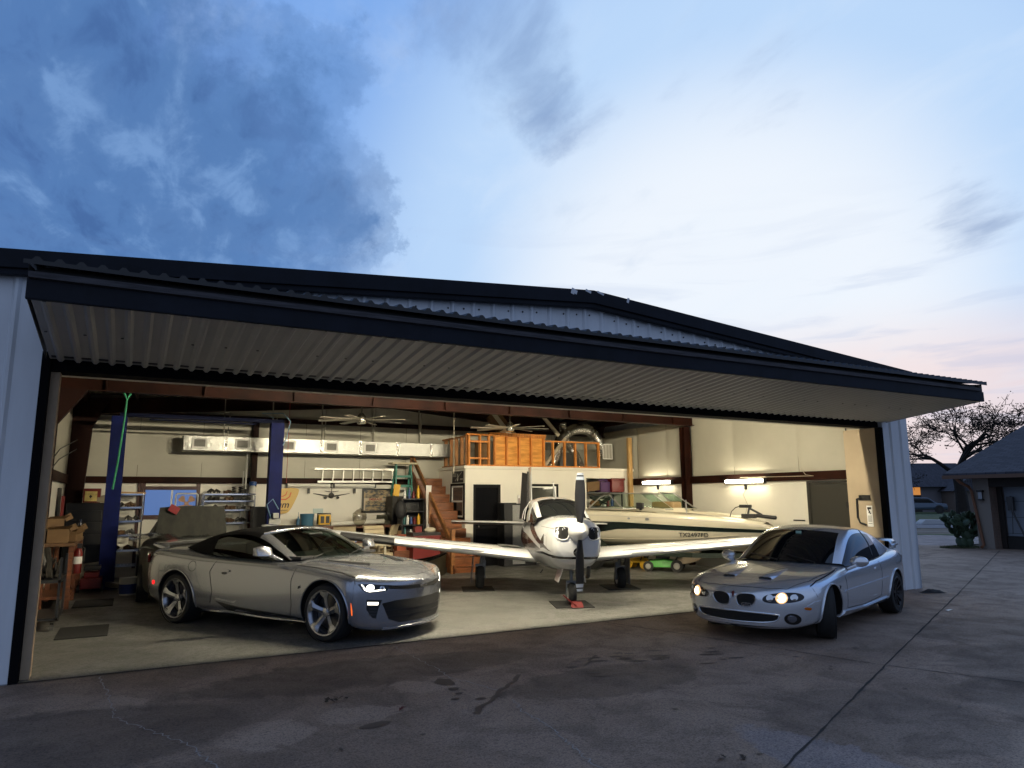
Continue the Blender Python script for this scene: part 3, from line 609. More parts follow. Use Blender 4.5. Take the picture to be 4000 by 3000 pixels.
def arch_lip(mb, ax, az, r, bvh, s, w=.022, a0=-.25, a1=math.pi+.25):
    pts = []
    for k in range(41):
        a = a0+(a1-a0)*k/40; x, z = ax+r*math.cos(a), az+r*math.sin(a); h, n, i, d = bvh.ray_cast(Vector((x, 2*s, z)), Vector((0, -s, 0)))
        if h is not None and abs(h.y) > .6: pts.append(Vector((x, h.y+.004*s, z)))
    mb.tube(pts, w/2, 6)
def wheel(parent, loc, R, r, width, style, rz=0.0, s=1, rim=RIMM, disc=True):
    """tyre, alloy rim and disc; axle along y, s = outside direction"""
    t = bpy.data.objects.new('wheel', None); COL.objects.link(t); t.parent = parent; t.location = loc; t.rotation_euler = (0, 0, rz)
    b = MB(); h = width/2
    b.lathe([(r-.01, -h*.85), (r+.01, -h), (R-.035, -h), (R-.008, -h*.82), (R, -h*.6), (R, h*.6), (R-.008, h*.82), (R-.035, h), (r+.01, h), (r-.01, h*.85)], (0, 0, 0), 'Y', 48, caps=False)
    for k in (-.45, -.15, .15, .45): b.lathe([(R+.0015, width*k-.006), (R+.003, width*k), (R+.0015, width*k+.006)], (0, 0, 0), 'Y', 40, caps=False)
    b.build('tyre', RUBBER, t, smooth=35)
    b = MB(); o = s*h
    b.lathe([(r+.012, o*.98), (r+.004, o*1.03), (r-.012, o*1.0), (r-.03, o*.82), (r-.045, o*.4), (r-.05, -o*.9)], (0, 0, 0), 'Y', 48, caps=False)
    if style == 'five':
        for k in range(5):
            a = math.pi/2+2*math.pi*k/5; u = Vector((math.cos(a), 0, math.sin(a))); v = Vector((-math.sin(a), 0, math.cos(a))); yy = Vector((0, o, 0))
            def P(rad, wd, y): return [u*rad+v*wd+yy*y, u*rad-v*wd+yy*y]
            rows = [(.045, .032, .55), (.10, .034, .72), (.18, .040, .86), (r-.055, .060, .95), (r-.012, .075, .98)]
            top = [P(*q) for q in rows]; bot = [[p-yy*.22-(v*.012 if i == 0 else -v*.012) for i, p in enumerate(P(*q))] for q in rows]; mid = [u*q[0]+yy*(q[2]+.13) for q in rows]
            vs = []
            for i in range(5): vs += [bot[i][0], top[i][0], mid[i], top[i][1], bot[i][1]]
            b.add(vs, [(i*5+j, i*5+j+1, i*5+j+6, i*5+j+5) for i in range(4) for j in range(4)])
        b.lathe([(.0, o*.78), (.035, o*.78), (.05, o*.72), (.062, o*.5), (.062, o*.2)], (0, 0, 0), 'Y', 20)
        for k in range(5):
            a = math.pi/2+math.pi/5+2*math.pi*k/5; b.lathe([(.009, o*.6), (.009, o*.7), (0, o*.71)], (.052*math.cos(a)*1.1, 0, .052*math.sin(a)*1.1), 'Y', 8)
    else:
        for k in range(10):
            a = 2*math.pi*k/10+.1; u = Vector((math.cos(a), 0, math.sin(a))); b.beam(u*.05+Vector((0, o*.6, 0)), u*(r-.015)+Vector((0, o*.9, 0)), .028, .03, up=(0, 1, 0))
        b.lathe([(.0, o*.7), (.06, o*.66), (.065, o*.2)], (0, 0, 0), 'Y', 20)
    b.build('rim', rim, t, smooth=30)
    if disc:
        b = MB(); b.lathe([(.06, o*.05), (r*.78, o*.05), (r*.78, -o*.1), (.06, -o*.1)], (0, 0, 0), 'Y', 32); b.build('brake_disc', mat('brake_disc_steel', (.10, .10, .105), .35, .9), t, smooth=30)
    return t
def greenhouse(B, M, E, T1, T0, inset=.05):
    """cabin grid: per station beltline B, mid M, roof rail E, roof T1 and centre T0; returns verts and cell function rows"""
    rows = []
    for k in range(len(B)):
        b, m, e, t1, t0 = [Vector(q[k]) for q in (B, M, E, T1, T0)]
        eo = e+(m-e).normalized()*min(inset, (m-e).length*.35); ei = e+(t1-e).normalized()*inset
        rows.append([b, m, eo, e, ei, t1, t0])
    vs = []; W_ = 13
    for r in rows:
        for p in r: vs.append(tuple(p))
        for p in r[-2::-1]: vs.append((p.x, -p.y, p.z))
    return vs, W_
def split_by_material(o, names, parent):
    """separate a finished mesh into one object per material slot"""
    res = []; me = o.data
    for i, nm in enumerate(names):
        bm = bmesh.new(); bm.from_mesh(me); bmesh.ops.delete(bm, geom=[f for f in bm.faces if f.material_index != i], context='FACES')
        if len(bm.faces) == 0: bm.free(); res.append(None); continue
        m2 = bpy.data.meshes.new(nm); bm.to_mesh(m2); bm.free(); mm = me.materials[i]; m2.materials.clear(); m2.materials.append(mm)
        for p in m2.polygons: p.material_index = 0
        m2.polygons.foreach_set('use_smooth', [True]*len(m2.polygons)); res.append(link(nm, m2, parent))
    bpy.data.objects.remove(o); return res
def cabin(vs, W_, nk, matfn, mats, names, parent, levels=2):
    fs = []; mi = []
    for k in range(nk-1):
        for j in range(W_-1):
            fs.append((k*W_+j, k*W_+j+1, (k+1)*W_+j+1, (k+1)*W_+j)); mi.append(matfn(k, min(j, W_-2-j)))
    me = bpy.data.meshes.new('cabin'); me.from_pydata(vs, [], fs)
    for m in mats: me.materials.append(m)
    for p, i in zip(me.polygons, mi): p.material_index = i
    o = link('cabin', me); md = o.modifiers.new('s', 'SUBSURF'); md.levels = levels; md.render_levels = levels; md.boundary_smooth = 'PRESERVE_CORNERS'; bake(o); bv = bvh_of(o)
    return split_by_material(o, names, parent), bv
def mirror_y(pts): return [(-y, z) for y, z in pts]
def H(y, z, x=0.0): return (y, z, x)

def shorten_nose(t, x0, k, taper):
    for o in t.children:
        if o.type != 'MESH' or o.location.length > .2: continue
        for v in o.data.vertices:
            if v.co.x > x0:
                d = v.co.x-x0; v.co.x = x0+d*(k-taper*min(1, (abs(v.co.y)/.8)**2))
        for q in o.children:
            for v in q.data.vertices:
                if v.co.x > x0: d = v.co.x-x0; v.co.x = x0+d*(k-taper*min(1, (abs(v.co.y)/.8)**2))
# ---- the silver coupe outside (left-hand side towards the viewer)
def coupe(loc, rz):
    t = thing('coupe_car', 'silver two-door coupe with twin hood scoops and lit round headlights on the apron', 'car', loc, rz)
    ST = [
     (.99, .19, [(.34, .19), (.42, .26), (.44, .38), (.44, .49), (.41, .55), (.26, .59)], .60),
     (.945, .17, [(.53, .17), (.61, .24), (.64, .39), (.635, .52), (.60, .595), (.38, .645)], .655),
     (.80, .165, [(.68, .165), (.77, .25), (.80, .42), (.795, .57), (.755, .650), (.48, .70)], .715),
     (.55, .18, [(.79, .18), (.87, .27), (.89, .47), (.885, .63), (.84, .71), (.55, .755)], .77),
     (.25, .2, [(.82, .2), (.89, .29), (.915, .49), (.912, .67), (.865, .755), (.58, .80)], .815),
     (-.1, .2, [(.83, .2), (.885, .29), (.912, .51), (.91, .71), (.866, .79), (.6, .835)], .85),
     (-.5, .2, [(.83, .2), (.88, .28), (.902, .51), (.90, .745), (.86, .825), (.62, .87)], .89),
     (-1.0, .2, [(.83, .2), (.885, .27), (.902, .51), (.895, .765), (.855, .845), (.6, .88)], .90),
     (-1.7, .2, [(.83, .2), (.885, .28), (.905, .53), (.895, .785), (.855, .87), (.6, .90)], .91),
     (-2.25, .2, [(.83, .2), (.885, .30), (.915, .55), (.912, .81), (.865, .90), (.6, .93)], .94),
     (-2.75, .2, [(.83, .2), (.89, .31), (.922, .55), (.922, .835), (.86, .94), (.6, .985)], .995),
     (-3.2, .21, [(.82, .21), (.885, .32), (.905, .55), (.90, .85), (.82, .96), (.6, .99)], 1.0),
     (-3.55, .24, [(.70, .24), (.78, .35), (.82, .55), (.81, .83), (.73, .945), (.52, .97)], .98),
     (-3.76, .30, [(.54, .30), (.61, .38), (.65, .55), (.64, .77), (.58, .875), (.45, .90)], .91)]
    bv = bodybvh(ST)
    body = body_mesh('body', ST, SILVER2, t, [(0, .315, .365, .60), (-2.79, .315, .362, .60)])
    K = 7
    B = [(-.80, .815, .845), (-1.02, .83, .852), (-1.38, .838, .862), (-1.80, .845, .882), (-2.25, .845, .908), (-2.68, .81, .94), (-2.98, .75, .975)]
    M = [(-.80, .79, .862), (-1.10, .785, 1.0), (-1.44, .765, 1.10), (-1.80, .76, 1.14), (-2.25, .765, 1.12), (-2.70, .76, 1.045), (-3.0, .725, .99)]
    E = [(-.78, .755, .878), (-1.08, .695, 1.085), (-1.42, .625, 1.28), (-1.80, .605, 1.33), (-2.28, .62, 1.29), (-2.74, .67, 1.145), (-3.05, .685, 1.005)]
    T1 = [(-.56, .40, .893), (-.90, .39, 1.115), (-1.24, .36, 1.328), (-1.68, .35, 1.382), (-2.25, .36, 1.342), (-2.72, .40, 1.195), (-3.10, .42, 1.02)]
    T0 = [(-.48, 0, .895), (-.83, 0, 1.125), (-1.18, 0, 1.345), (-1.64, 0, 1.398), (-2.24, 0, 1.357), (-2.72, 0, 1.205), (-3.12, 0, 1.025)]
    vs, W_ = greenhouse(B, M, E, T1, T0, .055)
    def mf(k, j):   # j: 0 belt-mid, 1 mid-eo, 2 eo-e, 3 e-ei, 4 ei-t1, 5 t1-t0
        if j in (2, 3): return 0
        if j >= 4: return 1 if k in (0, 1) else (2 if k in (4, 5) else 0)
        return 3 if k in (0, 1, 2, 3) else 0
    (roof, ws, bl, sg), gv = cabin(vs, W_, K, mf, [SILVER2, TINT, TINT, TINT], ['roof', 'windshield', 'rear_window', 'side_window'], t)
    # dark rubber round the side glass, door cuts, mouldings
    b = MB()
    for s, vw in ((1, 'L'), (-1, 'R')):
        line(b, gv, [(-1.93, .93), (-2.00, 1.12), (-2.05, 1.29)], .035, vw, off=.004)
    b.build('window_divider', BLACK, t)
    b = MB()
    for s, vw in ((1, 'L'), (-1, 'R')):
        line(b, bv, [(-.50, .825), (-.56, .68), (-.58, .32)], .010, vw, off=.0015); line(b, bv, [(-2.02, .88), (-2.08, .72), (-2.02, .34)], .010, vw, off=.0015); line(b, bv, [(-.58, .32), (-1.3, .30), (-2.02, .34)], .008, vw, off=.0015)
        line(b, bv, [(-.42, .82), (-.1, .785), (.3, .74), (.54, .69)], .007, vw, off=.001)
        line(b, bv, [(.48, .56), (.54, .64), (.54, .69)], .006, vw, off=.001)
    line(b, bv, [(.80, .62), (.875, .42), (.905, .0), (.875, -.42), (.80, -.62)], .009, 'T', off=.001)
    for sgn in (1, -1): line(b, bv, [(.80, .62*sgn), (.4, .76*sgn), (-.3, .80*sgn), (-.62, .77*sgn)], .008, 'T', off=.001)
    b.build('panel_gap', mat('panel_gap_black', (.006, .006, .007), .8), t)
    b = MB()
    for s, vw in ((1, 'L'), (-1, 'R')): patch(b, bv, strip2d([(-.46, .545), (-1.2, .555), (-2.38, .585)], .028), vw, off=.010, skirt=.012)
    b.build('side_moulding', SILVER2, t)
    b = MB()
    for s, vw in ((1, 'L'), (-1, 'R')):
        pts = [(-.44, .30), (-1.3, .27), (-2.35, .30), (-2.42, .20), (-2.35, .17), (-.42, .15), (-.36, .2)]; patch(b, bv, pts, vw, off=.025, skirt=.05)
    b.build('side_skirt', SILVER2, t, smooth=40)
    # front: twin grilles, lower intake, lamps
    for sgn in (1, -1):
        g = [(.045*sgn, .585), (.23*sgn, .60), (.305*sgn, .572), (.285*sgn, .49), (.215*sgn, .435), (.075*sgn, .435), (.045*sgn, .485)]
        b = MB(); patch(b, bv, smoothpoly(g, 2), 'F', off=.006, skirt=.03); gr = b.build('grille', MESH, t)
        b = MB(); P = smoothpoly(g, 2); q = []
        for p in P+[P[0]]:
            h, n, i, d = bv.ray_cast(Vector((4, p[0], p[1])), Vector((-1, 0, 0)))
            if h: q.append(h+n*.004)
        b.tube(q, .010, 6, caps=False); b.build('grille_surround', SILVER2, gr, smooth=60)
    li = [(-.54, .375), (.54, .375), (.56, .34), (.51, .275), (.27, .25), (-.27, .25), (-.51, .275), (-.56, .34)]
    b = MB(); patch(b, bv, smoothpoly(li, 2), 'F', off=.005, skirt=.03); lo = b.build('lower_intake', MESH, t)
    P = smoothpoly(li, 2); q = []
    for p in P+[P[0]]:
        h, n, i, d = bv.ray_cast(Vector((4, p[0], p[1])), Vector((-1, 0, 0)))
        if h: q.append(h+n*.003)
    b = MB(); b.tube(q, .011, 6, caps=False); b.build('intake_lip', SILVER2, lo, smooth=60)
    b = MB(); patch(b, bv, [(-.66, .212), (.66, .212), (.64, .175), (-.64, .175)], 'F', off=.002); b.build('chin_shadow_strip', BLACK, t)
    for sgn in (1, -1):
        hl = [(.36*sgn, .52), (.40*sgn, .590), (.57*sgn, .622), (.735*sgn, .627), (.80*sgn, .59), (.785*sgn, .535), (.67*sgn, .505), (.46*sgn, .492)]
        b = MB(); patch(b, bv, smoothpoly(hl, 2), 'F', off=.004, skirt=.03); h0 = b.build('headlight', mat('headlamp_black_bowl', (.016, .017, .022), .12, .2), t, smooth=40)
        for (cy, cz, rr, m, nm, of) in ((.585, .558, .062, LAMPO, 'bulb_halo', .010), (.585, .558, .044, LAMPW, 'bulb', .014), (.46, .555, .040, REFL, 'reflector', .010), (.705, .568, .036, REFL, 'reflector', .010)):  # first disc is the orange glow round the bulb, put in as emission
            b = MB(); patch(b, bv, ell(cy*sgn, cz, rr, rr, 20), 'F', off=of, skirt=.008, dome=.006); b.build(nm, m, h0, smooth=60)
        b = MB(); patch(b, bv, ell(.68*sgn, .315, .078, .068), 'F', off=.005, skirt=.02); fg = b.build('fog_lamp_housing', GLOSSB, t)
        b = MB(); patch(b, bv, ell(.675*sgn, .32, .042, .042), 'F', off=.012, skirt=.01, dome=.008); b.build('fog_lens', mat('fog_lens_glass', (.25, .26, .3), .08, .8), fg, smooth=60)
        b = MB(); pp = [(.64, .445), (.76, .455), (.77, .425), (.66, .41)]; patch(b, bv, smoothpoly(pp, 1), 'L' if sgn > 0 else 'R', off=.006, skirt=.012); b.build('side_marker', AMBER, t)
        b = MB(); line(b, bv, [(.72, .455), (.58, .50), (.42, .505)], .022, 'L' if sgn > 0 else 'R', off=.006); b.build('bumper_crease', SILVER2, t)
    b = MB(); patch(b, bv, [(0, .61), (.020, .59), (0, .54), (-.020, .59)], 'F', off=.012); b.build('nose_emblem', RED, t)
    M4 = frame((1.005, .175, .462), (0, 1, 0), (0, 0, 1)); h, n, i, d = bv.ray_cast(Vector((4, .175, .462)), Vector((-1, 0, 0)))
    if h: M4 = frame(h+n*.012, (n.cross(Vector((0, 0, 1)))*-1), (0, 0, 1))
    text('grille_lettering', 'GTO', .058, CHROME, t, M4, .003, True)
    # hood scoops: raised humps with black mouths
    for sgn in (1, -1):
        sec = []
        for x, hw, hh in ((.61, .105, -.03), (.57, .125, .030), (.45, .12, .036), (.25, .10, .028), (0, .07, .014), (-.2, .03, -.015)):
            cy = (.255+(.575-x)*.04)*sgn; h, n, i, d = bv.ray_cast(Vector((x, cy, 4)), Vector((0, 0, -1))); zt = h.z if h else .8
            sec.append([(x-(.03 if abs(u) > .9 else 0), cy+hw*u, zt-.03+(hh+.03)*(1-abs(u)**3.0)) for u in (-1, -.85, -.5, 0, .5, .85, 1)])
        b = MB(); b.loft(sec, closed=False, caps=False); sc = b.build('hood_scoop', SILVER2, t, smooth=50, fix=False)
        b = MB(); x = .588; cy = .254*sgn; h, n, i, d = bv.ray_cast(Vector((x, cy, 4)), Vector((0, 0, -1))); zt = h.z
        b.prism([(x+.006, cy+u*.088, zt+.004+v) for u, v in ((-1, -.004), (1, -.004), (.86, .012), (.5, .016), (-.5, .016), (-.86, .012))], (-.03, 0, 0)); b.build('scoop_mouth', mat('mouth_black', (.003, .003, .003), .9), sc)
    # mirrors, handles, spoiler, wipers, tail
    for sgn in (1, -1):
        b = MB(); b.sphere((0, 0, 0), 1, 16, 10, (.085, .125, .075)); mo = b.build('wing_mirror', SILVER2, t, smooth=80, loc=(-.86, .985*sgn, .915), rot=(0, 0, .35*sgn))
        b = MB(); b.beam((.02, -.05*sgn, -.05), (.05, -.17*sgn, -.10), .10, .045); b.build('mirror_stalk', SILVER2, mo, bevel=.012)
        b = MB(); b.sphere((-.055, 0, 0), 1, 16, 10, (.04, .105, .06)); b.build('mirror_glass', TINT, mo, smooth=80)
        b = MB(); patch(b, bv, smoothpoly([(-1.80, .77), (-1.93, .77), (-1.93, .72), (-1.80, .725)], 2), 'L' if sgn > 0 else 'R', off=.014, skirt=.014); b.build('door_handle', SILVER2, t, smooth=60)
        b = MB(); b.box((-3.86, .38*sgn, .66), (-3.72, .72*sgn, .83)); b.build('tail_light', REDD, t, bevel=.03)
        b = MB(); patch(b, bv, [(-.33, .63), (-.27, .645), (-.30, .59)], 'L' if sgn > 0 else 'R', off=.004); b.build('fender_badge', DKSTEEL, t)
    b = MB(); sec = []
    for u in (-1, -.97, -.9, -.6, 0, .6, .9, .97, 1):
        y = .72*u; z = 1.105-(.10 if abs(u) > .95 else .035*abs(u)**2); sec.append([(-3.42, y, z-.012), (-3.50, y, z+.012), (-3.66, y, z+.018), (-3.70, y, z), (-3.56, y, z-.02)])
    b.loft(sec); b.box((-3.62, -.70, .95), (-3.48, -.63, 1.06)); b.box((-3.62, .63, .95), (-3.48, .70, 1.06)); b.build('rear_spoiler', SILVER2, t, smooth=50)
    b = MB(); b.tube([(-.50, .50, .905), (-.62, .05, .985)], .008, 6); b.tube([(-.47, -.02, .915), (-.60, -.48, .975)], .008, 6); b.build('wiper', BLACK, t)
    b = MB(); b.box((-1.12, .02, 1.235), (-1.10, .10, 1.30)); b.build('windshield_sticker', mat('pale_sticker', (.25, .45, .40), .5), t)
    for sgn in (1, -1):
        b = MB(); arch_lip(b, 0, .315, .368, bv, sgn); arch_lip(b, -2.79, .315, .366, bv, sgn); b.build('wheel_arch_lip', SILVER2, t, smooth=60)
    for sgn in (1, -1):
        wheel(t, (0, .785*sgn, .325), .325, .225, .235, 'ten', rz=math.radians(24), s=sgn, rim=RIMK)
        wheel(t, (-2.79, .785*sgn, .325), .325, .225, .235, 'ten', s=sgn, rim=RIMK)
    b = MB(); b.box((.6, -.6, .15), (-3.5, .6, .30)); b.build('underbody', WELL, t)
    shorten_nose(t, .39, .98, .20)
    return t
GH = Vector((-.964, -.267)).normalized(); gl = Vector((-GH.y, GH.x))
cp = coupe((8.37, -1.58, 0), math.radians(-162.2)); cp.scale = (.94, .94, .955)
# ---- the silver convertible, right-hand side towards the viewer
def convertible(loc, rz):
    t = thing('convertible_car', 'silver convertible with black cloth top parked half inside the hangar on the left', 'car', loc, rz)
    ST = [
     (.92, .15, [(.44, .15), (.53, .22), (.56, .40), (.56, .57), (.53, .655), (.34, .70)], .715),
     (.87, .13, [(.66, .13), (.74, .22), (.76, .42), (.755, .61), (.71, .69), (.44, .735)], .75),
     (.72, .13, [(.78, .13), (.865, .24), (.885, .46), (.875, .66), (.82, .74), (.5, .785)], .80),
     (.45, .15, [(.82, .15), (.915, .26), (.94, .5), (.935, .715), (.87, .80), (.55, .835)], .85),
     (.1, .17, [(.83, .17), (.91, .27), (.950, .52), (.945, .77), (.87, .86), (.58, .885)], .90),
     (-.3, .17, [(.83, .17), (.90, .27), (.935, .52), (.928, .80), (.86, .89), (.6, .925)], .94),
     (-.72, .17, [(.83, .17), (.895, .27), (.915, .52), (.908, .82), (.85, .915), (.6, .95)], .965),
     (-1.3, .17, [(.83, .17), (.895, .26), (.915, .50), (.90, .83), (.85, .925), (.6, .93)], .93),
     (-1.9, .17, [(.83, .17), (.90, .27), (.92, .52), (.90, .84), (.85, .935), (.6, .93)], .93),
     (-2.35, .18, [(.83, .18), (.91, .29), (.942, .54), (.935, .85), (.865, .955), (.6, .97)], .97),
     (-2.75, .18, [(.83, .18), (.91, .30), (.958, .56), (.952, .87), (.868, .985), (.6, 1.02)], 1.02),
     (-3.15, .19, [(.83, .19), (.91, .31), (.95, .56), (.940, .88), (.85, 1.0), (.6, 1.035)], 1.04),
     (-3.5, .22, [(.78, .22), (.87, .34), (.915, .56), (.90, .87), (.81, 1.0), (.58, 1.03)], 1.04),
     (-3.74, .28, [(.62, .28), (.72, .38), (.78, .56), (.77, .82), (.69, .95), (.5, .985)], .99)]
    bv = bodybvh(ST)
    body_mesh('body', ST, SILVER, t, [(0, .345, .395, .62), (-2.81, .345, .395, .62)])
    # cloth top and windows
    B = [(-.74, .80, .905), (-1.02, .835, .925), (-1.30, .84, .93), (-1.80, .84, .94), (-2.20, .83, .955), (-2.62, .79, .985), (-2.92, .70, 1.025)]
    M = [(-.75, .79, .925), (-1.08, .79, 1.04), (-1.38, .775, 1.11), (-1.80, .77, 1.125), (-2.22, .77, 1.11), (-2.66, .74, 1.055), (-2.94, .67, 1.03)]
    E = [(-.74, .765, .94), (-1.09, .71, 1.115), (-1.42, .645, 1.265), (-1.82, .625, 1.30), (-2.26, .635, 1.255), (-2.70, .645, 1.125), (-2.97, .62, 1.04)]
    T1 = [(-.55, .42, .965), (-.92, .41, 1.145), (-1.27, .38, 1.305), (-1.75, .36, 1.345), (-2.25, .37, 1.295), (-2.74, .40, 1.155), (-3.02, .42, 1.05)]
    T0 = [(-.48, 0, .97), (-.87, 0, 1.155), (-1.22, 0, 1.315), (-1.73, 0, 1.352), (-2.25, 0, 1.305), (-2.76, 0, 1.165), (-3.05, 0, 1.055)]
    vs, W_ = greenhouse(B, M, E, T1, T0, .05)
    def mf(k, j):
        if k >= 5: return 1
        if j in (2, 3): return 0 if k in (0, 1) else 1
        if j >= 4: return 2 if k in (0, 1) else 1
        return 3 if k in (0, 1, 2, 3) else 1
    (pl, top, ws, sg), gv = cabin(vs, W_, 7, mf, [SILVER, CLOTH, CARGLASS, SIDEGLASS], ['windshield_pillar', 'soft_top', 'windshield', 'side_window'], t)
    b = MB(); q = []
    for k in range(25):
        y = -.64+1.28*k/24; h, n, i, d = gv.ray_cast(Vector((1.5, y, 1.305-.06*abs(y/.64)**2)), Vector((-1, 0, 0)))
        if h: q.append(h+Vector((.008, 0, 0)))
    if len(q) > 3: b.tube(q, .020, 6)
    b.build('windshield_header', SILVER, t, smooth=60)
    # inside: dark tub, dash, wheel, seats, mirror
    CAB = mat('dark_cabin_trim', (.016, .016, .017), .7)
    b = MB(); b.prism([(-.60, -.74, .94), (-.60, .74, .94), (-1.12, .76, .945), (-1.12, -.76, .945)], (0, 0, .035)); b.box((-1.12, -.78, .93), (-2.75, .78, .945)); b.build('dashboard', CAB, t, bevel=.02)
    for sy in (.37, -.37):
        b = MB(); sec = []
        for z, x, w, th in ((.90, -1.72, .24, .10), (1.02, -1.78, .25, .10), (1.10, -1.82, .22, .09), (1.13, -1.84, .13, .07), (1.16, -1.85, .13, .08), (1.26, -1.88, .12, .07)): sec.append([(x+th/2*math.cos(a), sy+w*math.sin(a), z) for a in [2*math.pi*k/14 for k in range(14)]])
        b.loft(sec); b.build('seat', CAB, t, smooth=50)
    b = MB(); b.tube([Vector((-1.20, .37, 1.00))+Vector((.06*math.sin(a), .175*math.cos(a), .165*math.sin(a))) for a in [2*math.pi*k/24 for k in range(25)]], .014, 8); b.beam((-1.2, .21, 1.0), (-1.2, .53, 1.0), .03); b.build('steering_wheel', BLACK, t, smooth=60)
    b = MB(); b.box((-1.10, -.13, 1.185), (-1.075, .13, 1.245)); b.build('rear_view_mirror', BLACK, t, bevel=.015)
    # panel gaps
    b = MB()
    for vw in ('L', 'R'):
        line(b, bv, [(-.52, .86), (-.575, .70), (-.56, .40), (-.60, .26)], .010, vw, off=.0015); line(b, bv, [(-2.03, .90), (-2.12, .74), (-2.05, .48), (-2.10, .33)], .010, vw, off=.0015)
        line(b, bv, [(-.55, .885), (-.2, .865), (.2, .825), (.45, .775), (.60, .70)], .009, vw, off=.0015); line(b, bv, [(.56, .70), (.58, .56), (.49, .43)], .007, vw, off=.001)
        patch(b, bv, strip2d([(-2.48+.075*math.cos(a), .80+.068*math.sin(a)) for a in [2*math.pi*k/22 for k in range(22)]], .005), vw, off=.001, skirt=.003)
    b.build('panel_gap', mat('panel_gap_black', (.006, .006, .007), .8), t)
    b = MB()
    for vw in ('L', 'R'): patch(b, bv, [(-1.98, .36), (-1.55, .31), (-.60, .265), (-.36, .245), (-.38, .195), (-.7, .20), (-1.75, .245)], vw, off=.004)
    b.build('rocker_insert', GLOSSB, t)
    b = MB()
    for s, vw in ((1, 'L'), (-1, 'R')):
        patch(b, bv, [(-.40, .195), (-.40, .155), (-2.38, .165), (-2.40, .215), (-1.75, .235), (-.7, .19)], vw, off=.02, skirt=.04)
    b.build('side_skirt', SILVER, t, smooth=40)
    b = MB()
    for vw in ('L', 'R'): patch(b, bv, [(-1.98, .385), (-1.62, .355), (-1.56, .395), (-1.60, .385), (-1.66, .368), (-1.98, .40)], vw, off=.008)
    b.build('sill_blade', CHROME, t)
    for s, vw in ((1, 'L'), (-1, 'R')):
        b = MB(); patch(b, bv, smoothpoly([(-1.72, .775), (-1.90, .79), (-1.98, .775), (-1.90, .745), (-1.75, .745)], 2), vw, off=.018, skirt=.016); hd = b.build('door_handle', SILVER, t, smooth=60)
        b = MB(); patch(b, bv, smoothpoly([(-1.78, .745), (-1.90, .745), (-1.88, .715), (-1.80, .715)], 2), vw, off=.004); b.build('handle_recess', BLACK, hd)
        b = MB(); patch(b, bv, [(-.44, .635), (-.40, .65), (-.40, .62), (-.44, .605)], vw, off=.005); b.build('fender_badge', BLACK, t)
        b = MB(); patch(b, bv, smoothpoly([(.51, .50), (.53, .46), (.56, .41), (.55, .34), (.52, .35), (.515, .42)], 1), vw, off=.006); b.build('side_marker', AMBERL, t)
        b = MB(); patch(b, bv, smoothpoly([(-3.30, .565), (-3.36, .57), (-3.37, .51), (-3.31, .51)], 1), vw, off=.006); b.build('rear_marker', REDL, t)
        b = MB(); b.prism([(-3.56, .885*s, .80), (-3.56, .885*s, .93), (-3.70, .80*s, .95), (-3.76, .70*s, .93), (-3.76, .70*s, .80)], (0, -.05*s, 0)); b.build('tail_light', REDD, t, bevel=.012)
        # angular mirror
        b = MB(); b.loft([[(x, y*s, z) for x, y, z in q] for q in ([(-.90, .93, 1.00), (-1.02, .92, 1.0), (-1.02, .92, 1.10), (-.93, .93, 1.10)], [(-.88, 1.03, .995), (-1.03, 1.02, .99), (-1.04, 1.02, 1.125), (-.94, 1.03, 1.12)], [(-.94, 1.14, 1.0), (-1.05, 1.13, .998), (-1.05, 1.13, 1.10), (-.98, 1.14, 1.10)])]); mo = b.build('wing_mirror', SILVER, t, bevel=.012, smooth=50)
        b = MB(); b.loft([[(x, y*s, z) for x, y, z in q] for q in ([(-.80, .84, .925), (-.93, .84, .925), (-.93, .84, .95), (-.82, .84, .95)], [(-.91, .96, 1.0), (-1.0, .96, 1.0), (-1.0, .96, 1.03), (-.92, .96, 1.03)])]); b.build('mirror_stalk', SILVER, mo, bevel=.006)
    # front face
    b = MB(); patch(b, bv, [(-.52, .665), (-.30, .648), (.30, .648), (.52, .665), (.52, .625), (.30, .60), (-.30, .60), (-.52, .625)], 'F', off=.004, skirt=.02); gr = b.build('upper_grille', MESH, t)
    em = MB(); P = frame((0, 0, 0), (0, 1, 0), (0, 0, 1)); h, n, i, d = bv.ray_cast(Vector((4, 0, .628)), Vector((-1, 0, 0)))
    for (y, w, z) in ((0, .022, .020), (0, .072, .011)): em.box((h.x+.006, y-w, h.z-z), (h.x+.020, y+w, h.z+z))
    em.build('grille_emblem', CHROME, gr, bevel=.003)
    li = [(-.60, .46), (-.42, .485), (.42, .485), (.60, .46), (.52, .27), (.38, .215), (-.38, .215), (-.52, .27)]
    b = MB(); patch(b, bv, li, 'F', off=.004, skirt=.03); lg = b.build('lower_grille', MESH, t)
    b = MB(); line(b, bv, [(-.52, .30), (.52, .30)], .012, 'F', off=.010); line(b, bv, [(-.55, .37), (.55, .37)], .012, 'F', off=.010); b.build('grille_bar', BLACK, lg)
    b = MB(); sec = []
    for k in range(25):
        y = -.58+1.16*k/24; h, n, i, d = bv.ray_cast(Vector((4, y, .19)), Vector((-1, 0, 0)))
        if h is None: continue
        nn = Vector((n.x, n.y, 0)).normalized(); sec.append([h-nn*.05+Vector((0, 0, .02)), h+nn*.012+Vector((0, 0, -.02)), h+nn*.012+Vector((0, 0, -.04)), h-nn*.05+Vector((0, 0, -.055))])
    b.loft(sec); b.build('front_splitter', SILVER, t, smooth=40)
